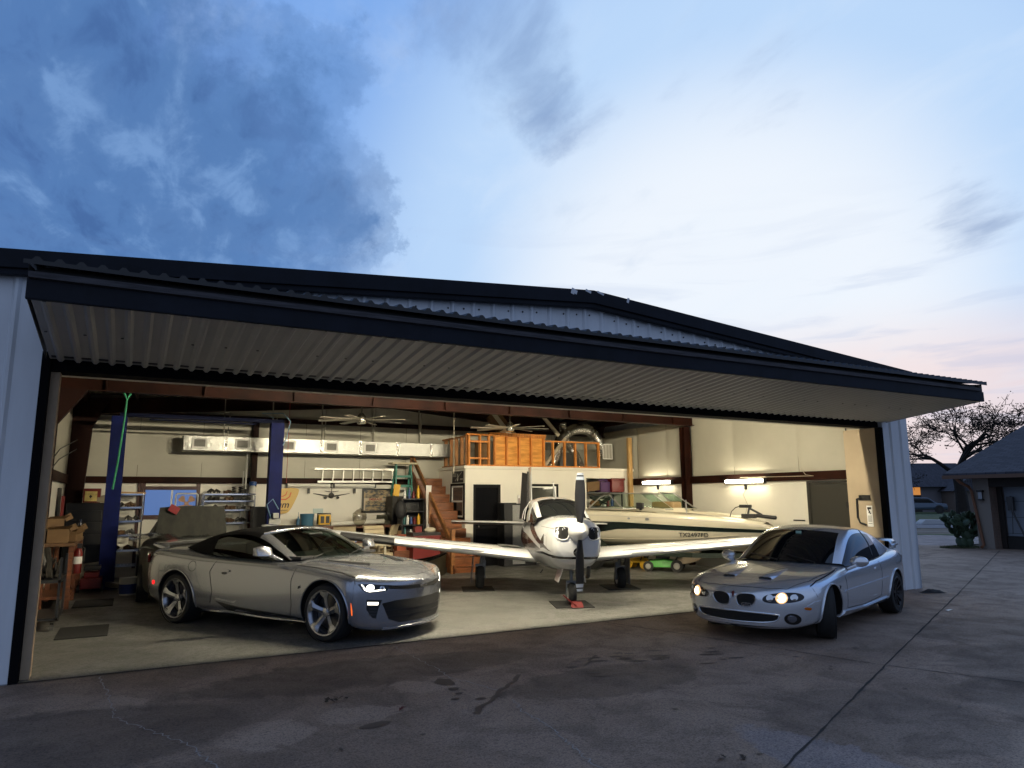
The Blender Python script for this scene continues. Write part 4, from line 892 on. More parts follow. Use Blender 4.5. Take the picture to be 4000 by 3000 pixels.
    for s in (1, -1):
        hl = [(.48*s, .665), (.62*s, .678), (.80*s, .70), (.85*s, .698), (.79*s, .612), (.74*s, .595), (.55*s, .605)]
        b = MB(); patch(b, bv, hl, 'F', off=.004, skirt=.03); h0 = b.build('headlight', mat('headlamp_black_bowl', (.016, .017, .022), .12, .2), t, smooth=40)
        for (cy, cz, rr, m, nm) in ((.72, .652, .036, mat('bright_projector_lamp', (1, 1, 1), .3, emit=(1, .96, .85), estr=7.0), 'projector'), (.60, .64, .026, REFL, 'reflector')):
            b = MB(); patch(b, bv, ell(cy*s, cz, rr, rr*.85, 18), 'F', off=.010, skirt=.008, dome=.006); b.build(nm, m, h0, smooth=60)
        b = MB(); patch(b, bv, [(.565*s, .612), (.735*s, .603), (.775*s, .622), (.812*s, .69), (.80*s, .692), (.76*s, .632), (.73*s, .617), (.57*s, .628)], 'F', off=.006, skirt=.004); b.build('daytime_lamp', LAMPDRL, h0)
        b = MB(); patch(b, bv, [(.60*s, .50), (.76*s, .515), (.76*s, .40), (.70*s, .30), (.66*s, .29), (.64*s, .40)], 'F', off=.004, skirt=.02); fd = b.build('brake_duct', BLACK, t)
        b = MB(); patch(b, bv, [(.64*s, .478), (.75*s, .488), (.75*s, .455), (.645*s, .445)], 'F', off=.007, skirt=.004); b.build('fog_lamp', LAMPDRL, fd)
        b = MB()
        for z in (.40, .365, .33): line(b, bv, [(.655*s, z), (.735*s, z+.01)], .012, 'F', off=.008)
        b.build('duct_fin', DKSTEEL, fd)
        b = MB(); patch(b, bv, [(-.02, .22*s), (.08, .30*s), (.30, .40*s), (.24, .32*s), (.10, .22*s)] if 0 else [(-.34, .53*s), (-.28, .50*s), (.16, .27*s), (.22, .35*s), (.0, .46*s)], 'T', off=.008); b.build('hood_vent', BLACK, t)
        b = MB(); line(b, bv, [(-.5, .66*s), (.2, .52*s), (.7, .40*s)], .016, 'T', off=.006); b.build('hood_crease', SILVER, t)
    b = MB(); patch(b, bv, [(.86, -.34), (.86, -.27), (.1, -.42), (-.4, -.45), (-.4, -.49), (.1, -.50)], 'T', off=.002); patch(b, bv, [(.86, .34), (.86, .27), (.1, .42), (-.4, .45), (-.4, .49), (.1, .50)], 'T', off=.002); 
    b.build('hood_pinstripe', mat('thin_red_stripe', (.05, .012, .010), .3), t) if 0 else None
    b = MB(); line(b, bv, [(.63, .70), (.76, .45), (.83, .0), (.76, -.45), (.63, -.70)], .009, 'T', off=.001); b.build('hood_front_gap', mat('panel_gap_black', (.006, .006, .007), .8), t)
    # tail spoiler
    b = MB(); sec = []
    for u in (-1, -.94, -.8, -.4, 0, .4, .8, .94, 1):
        y = .74*u; z = 1.085-(.05 if abs(u) > .96 else .03*abs(u)**2); x = .02*abs(u); sec.append([(-3.36+x, y, z-.02), (-3.46, y, z+.005), (-3.64, y, z+.03), (-3.67, y, z+.015), (-3.5, y, z-.03)])
    b.loft(sec); b.box((-3.56, -.70, 1.0), (-3.42, -.64, 1.04)); b.box((-3.56, .64, 1.0), (-3.42, .70, 1.04)); b.build('rear_spoiler', SILVER, t, smooth=50)
    b = MB(); b.tube([(-.56, -.55, .955), (-.68, -.05, 1.035)], .008, 6); b.tube([(-.50, .05, .955), (-.64, .5, 1.02)], .008, 6); b.build('wiper', BLACK, t)
    for s in (1, -1):
        b = MB(); arch_lip(b, 0, .345, .398, bv, s); arch_lip(b, -2.81, .345, .398, bv, s); b.build('wheel_arch_lip', SILVER, t, smooth=60)
        wheel(t, (0, .80*s, .345), .345, .262, .245, 'five', s=s); wheel(t, (-2.81, .80*s, .345), .345, .262, .275, 'five', s=s)
    b = MB(); b.box((.5, -.6, .13), (-3.5, .6, .30)); b.build('underbody', WELL, t)
    shorten_nose(t, .405, .76, .50)
    return t
CH = Vector((.564, -.825)).normalized(); cl = Vector((-CH.y, CH.x))
convertible((3.83, .98, .004), math.radians(-57.4))
# ------------------------------------------------------------------ light aeroplane
def airplane(loc, hd, bank):
    AW = mat('aircraft_white', (.68, .69, .70), .22, 0, .02, 2, coat=.7)
    MAROON = mat('dark_maroon_stripe', (.030, .008, .010), .25, coat=.5); SB = mat('black_stripe', (.008, .008, .010), .25, coat=.5)
    t = thing('airplane', 'white low-wing propeller airplane with dark stripes parked nose out in the hangar', 'airplane', loc, math.atan2(hd[1], hd[0]))
    t.rotation_mode = 'XYZ'; t.rotation_euler = (bank, 0, math.atan2(hd[1], hd[0]))
    FS = [(.53, .27, .86, 1.33, 2.6), (.50, .345, .76, 1.375, 2.7), (.42, .385, .68, 1.395, 2.7), (.2, .43, .58, 1.405, 2.6), (-.2, .49, .52, 1.41, 2.5), (-.65, .53, .48, 1.415, 2.4), (-1.2, .56, .46, 1.43, 2.4), (-2.0, .56, .46, 1.43, 2.3), (-2.8, .50, .50, 1.42, 2.2), (-3.8, .36, .62, 1.37, 2.0), (-4.9, .19, .82, 1.31, 2.0), (-5.75, .05, .98, 1.24, 2.0)]
    def ring(x, a, zb, zt, p, n=36):
        zc, h = (zb+zt)/2, (zt-zb)/2; P = []
        for k in range(n):
            q = 2*math.pi*k/n; c, s = math.cos(q), math.sin(q); P.append((x, a*abs(c)**(2/p)*(1 if c >= 0 else -1), zc+h*abs(s)**(2/p)*(1 if s >= 0 else -1)))
        return P
    b = MB(); rs = []
    for i in range(len(FS)-1):
        for s in range(4): rs.append(ring(*[p+(q-p)*s/4 for p, q in zip(FS[i], FS[i+1])]))
    rs.append(ring(*FS[-1])); b.loft(rs); fu = b.build('fuselage', AW, t, smooth=40); bv = bvh_of(fu)
    # cabin
    B = [(-.72, .50, 1.28), (-1.0, .53, 1.27), (-1.35, .545, 1.26), (-1.9, .55, 1.26), (-2.45, .52, 1.29), (-3.0, .46, 1.33), (-3.5, .36, 1.37)]
    M = [(-.73, .49, 1.33), (-1.05, .525, 1.40), (-1.40, .53, 1.46), (-1.9, .535, 1.48), (-2.45, .50, 1.47), (-3.0, .43, 1.42), (-3.5, .33, 1.40)]
    E = [(-.74, .46, 1.37), (-1.08, .46, 1.52), (-1.42, .43, 1.635), (-1.9, .43, 1.67), (-2.45, .39, 1.64), (-3.0, .32, 1.53), (-3.5, .25, 1.415)]
    T1 = [(-.64, .26, 1.40), (-1.02, .27, 1.58), (-1.38, .25, 1.70), (-1.9, .25, 1.735), (-2.45, .23, 1.70), (-3.0, .18, 1.57), (-3.5, .13, 1.425)]
    T0 = [(-.60, 0, 1.41), (-1.0, 0, 1.60), (-1.36, 0, 1.72), (-1.9, 0, 1.755), (-2.45, 0, 1.72), (-3.0, 0, 1.585), (-3.5, 0, 1.43)]
    vs, W_ = greenhouse(B, M, E, T1, T0, .05)
    AG = mat('dark_canopy_glass', (.012, .014, .015), .03, spec=.7)
    def mf(k, j):
        if j in (2, 3): return 0
        if j >= 4: return 1 if k in (0, 1) else 0
        return 2 if k in (0, 1, 2, 3, 4) else 0
    _, gv = cabin(vs, W_, 7, mf, [AW, AG, AG], ['cabin_roof', 'windshield', 'side_window'], t)
    b = MB()
    for vw in ('L', 'R'):
        for x in (-1.35, -2.0, -2.6): line(b, gv, [(x+.05, 1.30), (x, 1.45), (x-.06, 1.62)], .055, vw, off=.008)
    b.build('window_post', AW, t)
    # stripes
    for s, vw in ((1, 'L'), (-1, 'R')):
        b = MB(); patch(b, bv, [(.30, .86), (-.1, .98), (-.55, 1.10), (-1.1, 1.24), (-1.6, 1.26), (-1.1, 1.13), (-.5, .98), (-.05, .90)], vw, off=.003); patch(b, bv, [(-.2, .86), (-.8, .96), (-1.5, 1.05), (-3.0, 1.12), (-4.6, 1.15), (-4.6, 1.02), (-3.0, .90), (-1.6, .78), (-.7, .80)], vw, off=.003); b.build('side_stripe', MAROON, t)
        b = MB(); patch(b, bv, [(.46, .80), (-.1, .835), (-.9, .80), (-.9, .765), (-.1, .80), (.46, .765)], vw, off=.005); b.build('lower_stripe', SB, t)
        b = MB(); patch(b, bv, [(-.05, 1.12), (-.17, 1.03), (-.10, 1.0), (-.22, .88), (-.06, .90), (-.02, .98)], vw, off=.005); b.build('exhaust_vent', SB, t)
        b = MB(); patch(b, bv, strip2d([(.40, 1.22), (.1, 1.225), (-.45, 1.23)], .008), vw, off=.002, skirt=.004); b.build('cowl_seam', DKSTEEL, t)
    b = MB(); patch(b, bv, [(-.37, .80), (.37, .80), (.37, .765), (-.37, .765)], 'F', off=.006); b.build('nose_stripe', SB, t)
    b = MB()
    for vw in ('L', 'R'):
        for x in (.12, -.60): line(b, bv, [(x, 1.30), (x, 1.0), (x, .62)], .007, vw, off=.0015)
        line(b, bv, [(-.95, 1.22), (-.98, .9), (-1.0, .74), (-1.7, .72), (-1.78, .95), (-1.76, 1.22)], .007, vw, off=.0015); line(b, bv, [(-2.9, 1.3), (-2.9, .62)], .006, vw, off=.0015); line(b, bv, [(-4.2, 1.3), (-4.2, .8)], .006, vw, off=.0015)
        for k in range(14): patch(b, bv, ell(.05-.045*k, 1.10-.004*k, .006, .006, 8), vw, off=.003, skirt=.003)
    b.build('panel_seam', mat('seam_grey', (.22, .22, .23), .6), t)
    # cowl openings, landing light, spinner, propeller
    for s in (1, -1):
        q = smoothpoly([(.15*s, 1.265), (.335*s, 1.27), (.365*s, 1.19), (.35*s, 1.09), (.26*s, 1.05), (.165*s, 1.07), (.14*s, 1.17)], 2)
        b = MB(); patch(b, bv, q, 'F', off=.003, skirt=.03); it = b.build('air_intake', mat('intake_black', (.010, .010, .010), .8), t)
        L = []
        for p in q+[q[0]]:
            h, n, i, d = bv.ray_cast(Vector((4, *p)), Vector((-1, 0, 0)))
            if h is not None: L.append(h+n*.004)
        b = MB(); b.tube(L, .012, 6, caps=False); b.build('intake_lip', AW, it, smooth=60)
    b = MB(); patch(b, bv, ell(0, .87, .075, .07), 'F', off=.004, skirt=.02); ll = b.build('landing_light', mat('dark_chrome', (.12, .12, .13), .2, .9), t)
    b = MB(); patch(b, bv, ell(0, .87, .045, .045), 'F', off=.012, skirt=.01, dome=.01); b.build('lens', mat('lens_glass', (.08, .09, .1), .05, .3), ll, smooth=60)
    b = MB(); b.lathe([(.0, .93), (.028, .915), (.065, .85), (.11, .75), (.145, .66), (.165, .58), (.168, .55), (.0, .55)], (0, 0, 1.2), 'X', 32); b.build('spinner', mat('spinner_white', (.70, .70, .70), .18, 0, coat=.8), t, smooth=40)
    PB = mat('propeller_black', (.010, .010, .012), .35)
    for sg in (1, -1):
        b = MB(); sec = []
        for z, ch, th, tw in ((.12, .10, .06, 55), (.22, .14, .05, 42), (.38, .175, .034, 32), (.58, .17, .026, 25), (.74, .15, .02, 21), (.86, .115, .014, 18), (.90, .07, .009, 17)):
            a = math.radians(tw); P = []
            for k in range(14):
                q = 2*math.pi*k/14; u, v = ch/2*math.cos(q), th/2*math.sin(q); P.append((.66+u*math.sin(a)+v*math.cos(a), (u*math.cos(a)-v*math.sin(a))*1*sg, 1.2+z*sg))
            sec.append(P)
        b.loft(sec); bl = b.build('propeller_blade', PB, t, smooth=40)
        b = MB()
        for z0, z1, f in ((.795, .845, .138), (.868, .902, .108)):
            sec = []
            for z, ch in ((z0, f), (z1, f*.88)):
                a = math.radians(19); sec.append([(.66+ch/2*math.cos(q)*math.sin(a)+.010*math.sin(q), ch/2*math.cos(q)*math.cos(a)*sg, 1.2+z*sg) for q in [2*math.pi*k/14 for k in range(14)]])
            b.loft(sec)
        b.build('tip_band', mat('grey_band_paint', (.30, .34, .42), .4), bl, smooth=40)
    # wings, tail
    def airfoil(xle, ch, y, z, tk=.14, n=16, vert=False):
        P = []
        for k in range(2*n):
            q = math.pi*k/n; c = (1+math.cos(q))/2; yt = 5*tk*(.2969*math.sqrt(c)-.126*c-.3516*c*c+.2843*c**3-.1036*c**4)*ch; u = yt*(1 if k < n else -.75)
            P.append((xle-c*ch, y+u, z) if vert else (xle-c*ch, y, z+u))
        return P
    for s in (1, -1):
        b = MB(); b.loft([airfoil(-1.12, 2.05, .30*s, .62, .13), airfoil(-1.18, 1.9, .75*s, .665), airfoil(-1.20, 1.72, 1.6*s, .745), airfoil(-1.22, 1.4, 3.4*s, .915, .13), airfoil(-1.24, 1.12, 4.9*s, 1.06, .12), airfoil(-1.34, .9, 5.22*s, 1.10, .10), airfoil(-1.55, .5, 5.33*s, 1.115, .06)])
        wg = b.build('wing', AW, t, smooth=50)
        b = MB(); b.box((-1.155, 2.2*s, .835), (-1.145, 2.75*s, .842)) ; b.beam((-1.19, 1.35*s, .742), (-1.19, 1.95*s, .798), .012, .012); b.build('stall_strip', STEEL, wg)
        b = MB(); b.beam((-1.27, 1.2*s, .79), (-1.27, 3.3*s, .985), .004, .006); b.build('wing_seam', DKSTEEL, wg)
        if s < 0:
            b = MB(); sec = [airfoil(-1.205, .62, y*s, z, .24) for y, z in ((2.95, .875), (3.9, .965))]; b.loft(sec); b.build('wing_cover', mat('black_edge_cover', (.018, .018, .020), .7), wg, smooth=50)
            b = MB(); b.add([(-1.45, -.62, .80), (-1.45, -1.05, .835), (-2.6, -1.0, .80), (-2.6, -.60, .77)], [(0, 1, 2, 3)]); b.build('wing_walk', mat('grey_wing_walk', (.12, .12, .12), .9), wg)
        b = MB(); b.loft([airfoil(-4.95, .85, .06*s, 1.13, .10), airfoil(-5.0, .72, 1.0*s, 1.135, .10), airfoil(-5.05, .55, 1.83*s, 1.14, .09), airfoil(-5.1, .45, 1.87*s, 1.14, .05)]); tp = b.build('tailplane', AW, t, smooth=50)
        b = MB(); b.prism([(-5.52, .1*s, 1.10), (-5.52, 1.84*s, 1.115), (-5.80, 1.84*s, 1.06), (-5.95, .1*s, 1.04)], (0, 0, .03)); b.build('elevator', AW, tp)
    b = MB(); b.loft([airfoil(-4.80, 1.0, 0, 1.22, .09, vert=True), airfoil(-4.98, .78, 0, 1.9, .09, vert=True), airfoil(-5.06, .62, 0, 2.42, .08, vert=True), airfoil(-5.1, .5, 0, 2.45, .04, vert=True)]); b.build('tail_fin', AW, t, smooth=50)
    b = MB(); b.prism([(-5.60, -.02, 1.25), (-5.60, -.02, 2.30), (-5.80, -.13, 2.34), (-5.95, -.16, 1.2)], (0, .03, 0)); ru = b.build('rudder', mat('rudder_grey', (.05, .05, .052), .5), t)
    b = MB(); b.box((-5.61, -.03, 2.30), (-5.55, .06, 2.36)); b.box((-5.60, -.04, 1.90), (-5.50, .10, 1.915)); b.build('rudder_horn', BLACK, t)
    b = MB(); b.prism([(-1.55, .004, 1.74), (-1.85, .004, 1.74), (-1.92, .004, 2.02), (-1.90, .004, 2.03)], (0, -.008, 0)); b.build('antenna', AW, t)
    b = MB(); b.tube([(-3.2, 0, 1.55), (-3.3, 0, 1.72)], .006, 6); b.build('aerial', DKSTEEL, t)
    # landing gear
    GM = mat('gear_leg_metal', (.16, .17, .18), .4, .5)
    def gear(x, y, r, w, main):
        g = MB()
        if main:
            g.tube([(x+.02, y*.98, .62), (x, y, .30)], .032, 10); g.beam((x, y-.075*math.copysign(1, y), .52), (x, y-.075*math.copysign(1, y), .20), .05, .10); g.beam((x, y-.11*math.copysign(1, y), .21), (x, y+.09*math.copysign(1, y), .21), .05); g.tube([(x-.02, y+.08, .46), (x+.22, y+.06, .62)], .014, 6); g.box((x-.06, y-.09, .40), (x+.06, y+.09, .45))
        else:
            g.tube([(x-.06, 0, .62), (x, 0, .34)], .028, 10); g.beam((x, -.085, .36), (x, .085, .36), .05)
            for q in (-.08, .08): g.beam((x, q, .38), (x, q, r-.02), .018, .045); 
            g.tube([(x-.02, .03, .5), (x-.22, .04, .64)], .014, 6)
        lo = g.build('landing_gear', GM, t, smooth=40, bevel=.003)
        g = MB(); h = w/2; g.lathe([(r*.5, -h*.8), (r*.6, -h), (r*.86, -h*.95), (r, -h*.45), (r, h*.45), (r*.86, h*.95), (r*.6, h), (r*.5, h*.8)], (x, y, r), 'Y', 28, caps=False); g.build('tyre', RUBBER, lo, smooth=40)
        g = MB(); g.lathe([(0, -h*.7), (r*.3, -h*.75), (r*.52, -h*.85), (r*.52, h*.85), (r*.3, h*.75), (0, h*.7)], (x, y, r), 'Y', 20); g.build('rim', AW, lo, smooth=30)
        if main:
            g = MB(); sg = math.copysign(1, y); g.prism([(x+.20, y+.13*sg, .60), (x-.20, y+.13*sg, .60), (x-.16, y+.16*sg, .12), (x+.10, y+.16*sg, .10)], (0, .012*sg, 0)); g.build('gear_door', mat('gear_door_grey', (.22, .23, .24), .5), lo)
        else:
            for sg in (1, -1): g = MB(); g.prism([(x+.10, .14*sg, .62), (x-.34, .14*sg, .62), (x-.30, .22*sg, .36), (x+.06, .22*sg, .36)], (0, .01*sg, 0)); g.build('gear_door', AW, lo)
    gear(0, 0, .18, .13, False); gear(-2.06, 1.36, .215, .16, True); gear(-2.06, -1.36, .215, .16, True)
    b = MB(); b.tube([(.30, .22, .62), (.22, .23, .50), (.16, .23, .46)], .035, 12); b.tube([(-.5, -.4, .50), (-.62, -.42, .44)], .012, 6); b.build('exhaust_pipe', DKSTEEL, t, smooth=50)
    return t
PH = (-.375, -.927)
airplane((7.30, 1.50, .008), PH, math.radians(-1.4))
def mat_on_floor(x, y, w, d, rz, label, group):
    b = MB(); b.box((-w/2, -d/2, 0), (w/2, d/2, .014)); return one(b, 'floor_mat', mat('black_rubber_mat', (.012, .012, .012), .8, 0, .3, 30), label, 'mat', (x, y, .0045), rz, group, bevel=.004)
ph = math.atan2(PH[1], PH[0])
mat_on_floor(7.33, 1.55, .75, .62, ph, 'black rubber mat under the nose wheel of the airplane', 'rubber mats under the wheels')
mat_on_floor(6.86, 4.10, .70, .60, ph, 'black rubber mat under the airplane wheel nearer the canoe', 'rubber mats under the wheels')
mat_on_floor(9.36, 2.96, .80, .62, ph, 'black rubber mat under the airplane wheel nearer the mower', 'rubber mats under the wheels')
b = MB(); b.prism([(-.10, -.08, 0), (.10, -.08, 0), (.08, -.02, .08), (-.08, -.02, .08)], (0, .05, 0)); b.beam((-.02, -.10, .02), (-.24, -.16, .20), .02); one(b, 'wheel_chock', RED, 'red chock wedged against the nose wheel of the airplane', 'wheel chock', (7.22, 1.22, .02), ph+1.57)
# ------------------------------------------------------------------ boat on its trailer
def boat(loc, rz):
    GEL = mat('cream_gelcoat', (.70, .64, .49), .22, 0, .02, 1.5, coat=.6); DG = mat('dark_green_stripe', (.010, .018, .016), .2, coat=.5); BK = mat('aged_gelcoat', (.52, .46, .36), .3, coat=.4)
    t = thing('motorboat', 'cream motorboat with a dark wavy side stripe and open windshield on a trailer', 'boat', loc, rz)
    HS = []   # x, half beam at gunwale, z gunwale, chine half beam, z chine, z keel
    for x, bg, zg, bc, zc, zk in ((0, 1.05, 1.40, .92, .66, .42), (.8, 1.10, 1.40, .97, .66, .42), (1.8, 1.12, 1.385, .98, .67, .43), (2.8, 1.08, 1.36, .92, .68, .44), (3.6, .94, 1.32, .74, .72, .47), (4.3, .70, 1.26, .48, .78, .53), (4.8, .44, 1.19, .25, .84, .66), (5.15, .17, 1.10, .08, .93, .84), (5.25, .03, 1.06, .015, .97, .93)):
        HS.append((x, bg, zg, bc, zc, zk))
    b = MB(); rs = []
    for x, bg, zg, bc, zc, zk in HS:
        hh = [(0, zk), (bc*.5, zk+(zc-zk)*.52), (bc, zc), (bc+(bg-bc)*.55, zc+(zg-zc)*.38), (bg*.995, zc+(zg-zc)*.74), (bg, zg-.05), (bg-.02, zg), (bg*.9, zg+.025)]
        rs.append([(x, -y, z) for y, z in hh[::-1]]+[(x, y, z) for y, z in hh[1:]])
    b.loft(rs, closed=False, caps=False); o = b.build('hull', GEL, t)
    md = o.modifiers.new('s', 'SUBSURF'); md.levels = 2; bake(o); o.data.polygons.foreach_set('use_smooth', [True]*len(o.data.polygons)); bv = bvh_of(o)
    b = MB(); b.prism([(0, y, z) for y, z in [(-1.03, 1.38), (-.92, .66), (0, .42), (.92, .66), (1.03, 1.38)]], (.03, 0, 0)); b.build('transom', GEL, t)
    b = MB(); vs = []; n = 0
    dk = [(0.02, 1.0, 1.41, 1.02), (.6, 1.05, 1.42, 1.12), (1.0, 1.06, 1.44, 1.40), (1.6, 1.07, 1.44, 1.50), (2.4, 1.05, 1.42, 1.50), (2.9, 1.0, 1.39, 1.46), (3.0, .98, 1.37, 1.20), (3.6, .88, 1.34, 1.20), (4.2, .66, 1.28, 1.22), (4.6, .50, 1.24, 1.27), (5.1, .17, 1.13, 1.16)]
    rs = [[(x, -bw, zg-.005), (x, -bw*.75, zg+.03), (x, -bw*.66, max(zc, zg-.02) if zc > zg-.1 else zg+.01), (x, -bw*.62, zc), (x, 0, zc+.01), (x, bw*.62, zc), (x, bw*.66, max(zc, zg-.02) if zc > zg-.1 else zg+.01), (x, bw*.75, zg+.03), (x, bw, zg-.005)] for x, bw, zg, zc in dk]
    b.loft(rs, closed=False, caps=False); b.build('deck', GEL, t, smooth=40, fix=False)
    for s, vw in ((1, 'L'), (-1, 'R')):
        b = MB(); top = [(0, 1.13), (.5, 1.15), (1.2, 1.16), (2.0, 1.15), (3.0, 1.11), (4.0, 1.065), (4.7, 1.03), (5.2, 1.0)]; bot = [(5.22, .94), (4.7, .955), (4.0, .965), (3.0, .99), (2.4, 1.0), (1.9, .98), (1.4, .90), (1.0, .83), (.5, .81), (0, .83)]
        patch(b, bv, top+bot, vw, off=.004, res=.12); sp = b.build('side_stripe', DG, t, smooth=60)
        b = MB(); patch(b, bv, strip2d([(.05, 1.30), (1.5, 1.30), (3.2, 1.255), (4.6, 1.16), (5.15, 1.08)], .018), vw, off=.006, res=.12); b.build('rub_rail', mat('pale_rub_rail', (.55, .50, .42), .4), t)
        b = MB(); patch(b, bv, strip2d([(.0, .74), (2, .74), (3.4, .78), (4.6, .88)], .014), vw, off=.012, res=.12); b.build('spray_rail', BK, t)
        b = MB(); patch(b, bv, ell(2.25, 1.235, .035, .022), vw, off=.008); patch(b, bv, ell(2.72, 1.225, .05, .03), vw, off=.012); b.build('deck_fitting', STEEL, t)
    def side_text(name, s, x, z, size, m, bold=True):
        h, n, i, d = bv.ray_cast(Vector((x, -4, z)), Vector((0, 1, 0))); a = Vector((x+.3, -4, z)); h2, _, _, _ = bv.ray_cast(a, Vector((0, 1, 0)))
        if h is None: return
        ex = ((h2-h) if h2 is not None else Vector((1, 0, 0))).normalized(); up = (n if n.dot(Vector((0, -1, 0))) > 0 else -n).cross(ex); M = frame(h+Vector((0, -.015, 0)), ex, up)
        text(name, s, size, m, t, M, .004, bold)
    side_text('hull_number', 'TX2497FD', 3.72, .88, .145, BLACK, False)
    side_text('stripe_lettering', 'ELLE', .92, 1.01, .105, mat('pale_lettering', (.55, .50, .40), .5), False)
    # windshields: starboard screen, centre gap, port screen swung open
    FR = mat('windshield_frame', (.55, .55, .53), .3, .8); BG = glassmat('boat_glass', (.80, .95, .85), .80)
    def screen(pts, nm='windshield'):
        f = MB(); f.tube([Vector(p) for p in pts]+[Vector(pts[0])], .017, 8); fo = f.build(nm, FR, t, smooth=60); g = MB(); g.add(pts, [tuple(range(len(pts)))]); g.build('pane', BG, fo, fix=False); return fo
    screen([(1.00, -.93, 1.46), (1.95, -.90, 1.46), (1.52, -.80, 1.80), (1.30, -.84, 1.73)])
    screen([(1.97, -.90, 1.46), (3.08, -.45, 1.44), (2.52, -.42, 1.82), (1.56, -.79, 1.82)])
    screen([(2.75, .35, 1.44), (3.15, .62, 1.44), (2.45, .78, 1.82), (2.30, .40, 1.84)]); screen([(1.95, .92, 1.46), (3.10, .64, 1.44), (2.48, .80, 1.82), (1.50, .86, 1.80)])
    b = MB(); b.box((2.38, -.97, 1.46), (2.56, -.90, 1.60)); b.beam((2.47, -.9, 1.46), (2.47, -.93, 1.40), .05); b.build('mirror_box', BLACK, t, bevel=.012)
    b = MB(); b.box((2.3, -.1, 1.25), (2.9, .35, 1.62)); b.build('seat_back', mat('tan_upholstery', (.30, .20, .09), .6), t, bevel=.05)
    b = MB(); b.tube([(3.55, -.72, 1.34), (3.55, -.74, 1.66)], .016, 8); b.build('flag_staff', FR, t)
    # trailer
    b = MB()
    for s in (1, -1): b.beam((.1, .75*s, .42), (3.6, .62*s, .42), .06, .10); b.beam((3.6, .62*s, .42), (5.6, 0, .45), .06, .10); b.beam((.2, .70*s, .56), (3.4, .60*s, .60), .10, .05)
    b.beam((1.2, -1.1, .32), (1.2, 1.1, .32), .07); b.beam((5.3, 0, .45), (5.2, 0, 1.0), .06); b.beam((5.6, 0, .45), (5.6, 0, .03), .05); b.build('trailer', mat('dark_green_trailer', (.014, .022, .016), .4), t)
    for s in (1, -1):
        b = MB(); b.lathe([(.17, -.09), (.30, -.09), (.325, -.05), (.325, .05), (.30, .09), (.17, .09)], (1.2, 1.08*s, .325), 'Y', 32, caps=False); tw = b.build('trailer_wheel', RUBBER, t, smooth=40)
        b = MB(); b.lathe([(0, .05*s), (.06, .07*s), (.10, .03*s), (.17, .06*s), (.17, -.05*s)], (1.2, 1.08*s, .325), 'Y', 24); b.build('rim', CHROME, tw, smooth=30)
        b = MB(); sec = []
        for k in range(13): a = math.pi*(.02+.96*k/12); r = .41; sec.append([(1.2+r*math.cos(a), .95*s, .325+r*math.sin(a)), (1.2+r*math.cos(a), 1.21*s, .325+r*math.sin(a)), (1.2+(r+.02)*math.cos(a), 1.21*s, .325+(r+.02)*math.sin(a)), (1.2+(r+.02)*math.cos(a), .95*s, .325+(r+.02)*math.sin(a))])
        b.loft(sec); b.build('fender', mat('dark_green_trailer', (.014, .022, .016), .4), t, smooth=50)
    return t
BH = Vector((.365, -.931)).normalized()
boat((11.45, 7.55, .004), math.atan2(BH.y, BH.x))
# trolling motor lying on the bow
t = thing('trolling_motor', 'black electric trolling motor folded down on the bow of the boat', 'boat motor', (13.12, 3.05, 1.26), math.atan2(BH.y, BH.x)); t.scale = (.68, .68, .72)
b = MB(); b.box((-.30, -.12, .0), (.18, .05, .13)); b.build('control_box', BLACK, t, bevel=.02)
b = MB(); b.tube([(.15, 0, .08), (.75, .04, .02)], [.055, .06], 14); b.sphere((.76, .04, .02), .06, 12, 8); b.build('motor_pod', BLACK, t, smooth=50)
b = MB(); b.beam((-.1, -.03, .10), (-.05, .0, .34), .05); b.beam((-.05, 0, .3), (.35, .02, .10), .06); b.build('mount_arm', DKSTEEL, t)
b = MB(); b.tube([(-.38, 0, .36), (.02, 0, .36)], .05, 12); b.build('head', BLACK, t, smooth=50)
b = MB(); b.tube([(-.36, 0, .36), (-.52, 0, .32), (-.66, -.02, .20), (-.72, -.04, .02)], .014, 8); b.build('cable', BLACK, t, smooth=60)
# ------------------------------------------------------------------ office room, loft and stairs
t = thing('office_room', 'white walled office room at the back right with a black framed door and windows', 'office', (8.45, 8.2, 0))
OW = mat('office_white_wall', (.82, .78, .68), .5, 0, .03, 1.2); BF = mat('black_window_frame', (.010, .010, .011), .6, spec=.15)
b = MB(); X1 = 5.44
def wallx(b, x0, x1, z0, z1): b.box((x0, 0, z0), (x1, .10, z1))
wallx(b, 0, .26, 0, 2.48); wallx(b, .26, .99, 2.05, 2.48); wallx(b, .99, 1.88, 0, 2.48); wallx(b, 1.88, 2.80, 2.07, 2.48); wallx(b, 1.88, 2.80, 0, 1.1); wallx(b, 2.80, 3.76, 0, 2.48); wallx(b, 3.76, 5.12, 2.27, 2.48); wallx(b, 5.12, X1, 0, 2.48)
b.box((0, .10, 0), (.10, 1.79, 2.48)); b.box((3.66, .10, 0), (3.76, .9, 2.27)); b.box((5.12, .10, 0), (5.22, .9, 2.27)); b.box((3.76, .8, 0), (5.12, .9, 2.27)); b.build('wall', OW, t)
b = MB(); b.box((-.05, -.05, 2.48), (X1, 1.79, 2.56)); b.build('roof_deck', OW, t, bevel=.01)
b = MB(); b.box((.26, .03, 0), (.99, .07, 2.05)); d = b.build('door', mat('black_door_glass', (.005, .005, .006), .25, spec=.12), t); b = MB()
for x0, x1, z0, z1 in ((.23, .30, 0, 2.08), (.95, 1.02, 0, 2.08), (.30, .95, 2.0, 2.08), (.30, .95, .95, 1.0)): b.box((x0, -.012, z0), (x1, .03, z1))
b.build('frame', BF, d); b = MB(); b.sphere((.38, -.03, 1.0), .03, 10, 6); b.build('handle', CHROME, d)
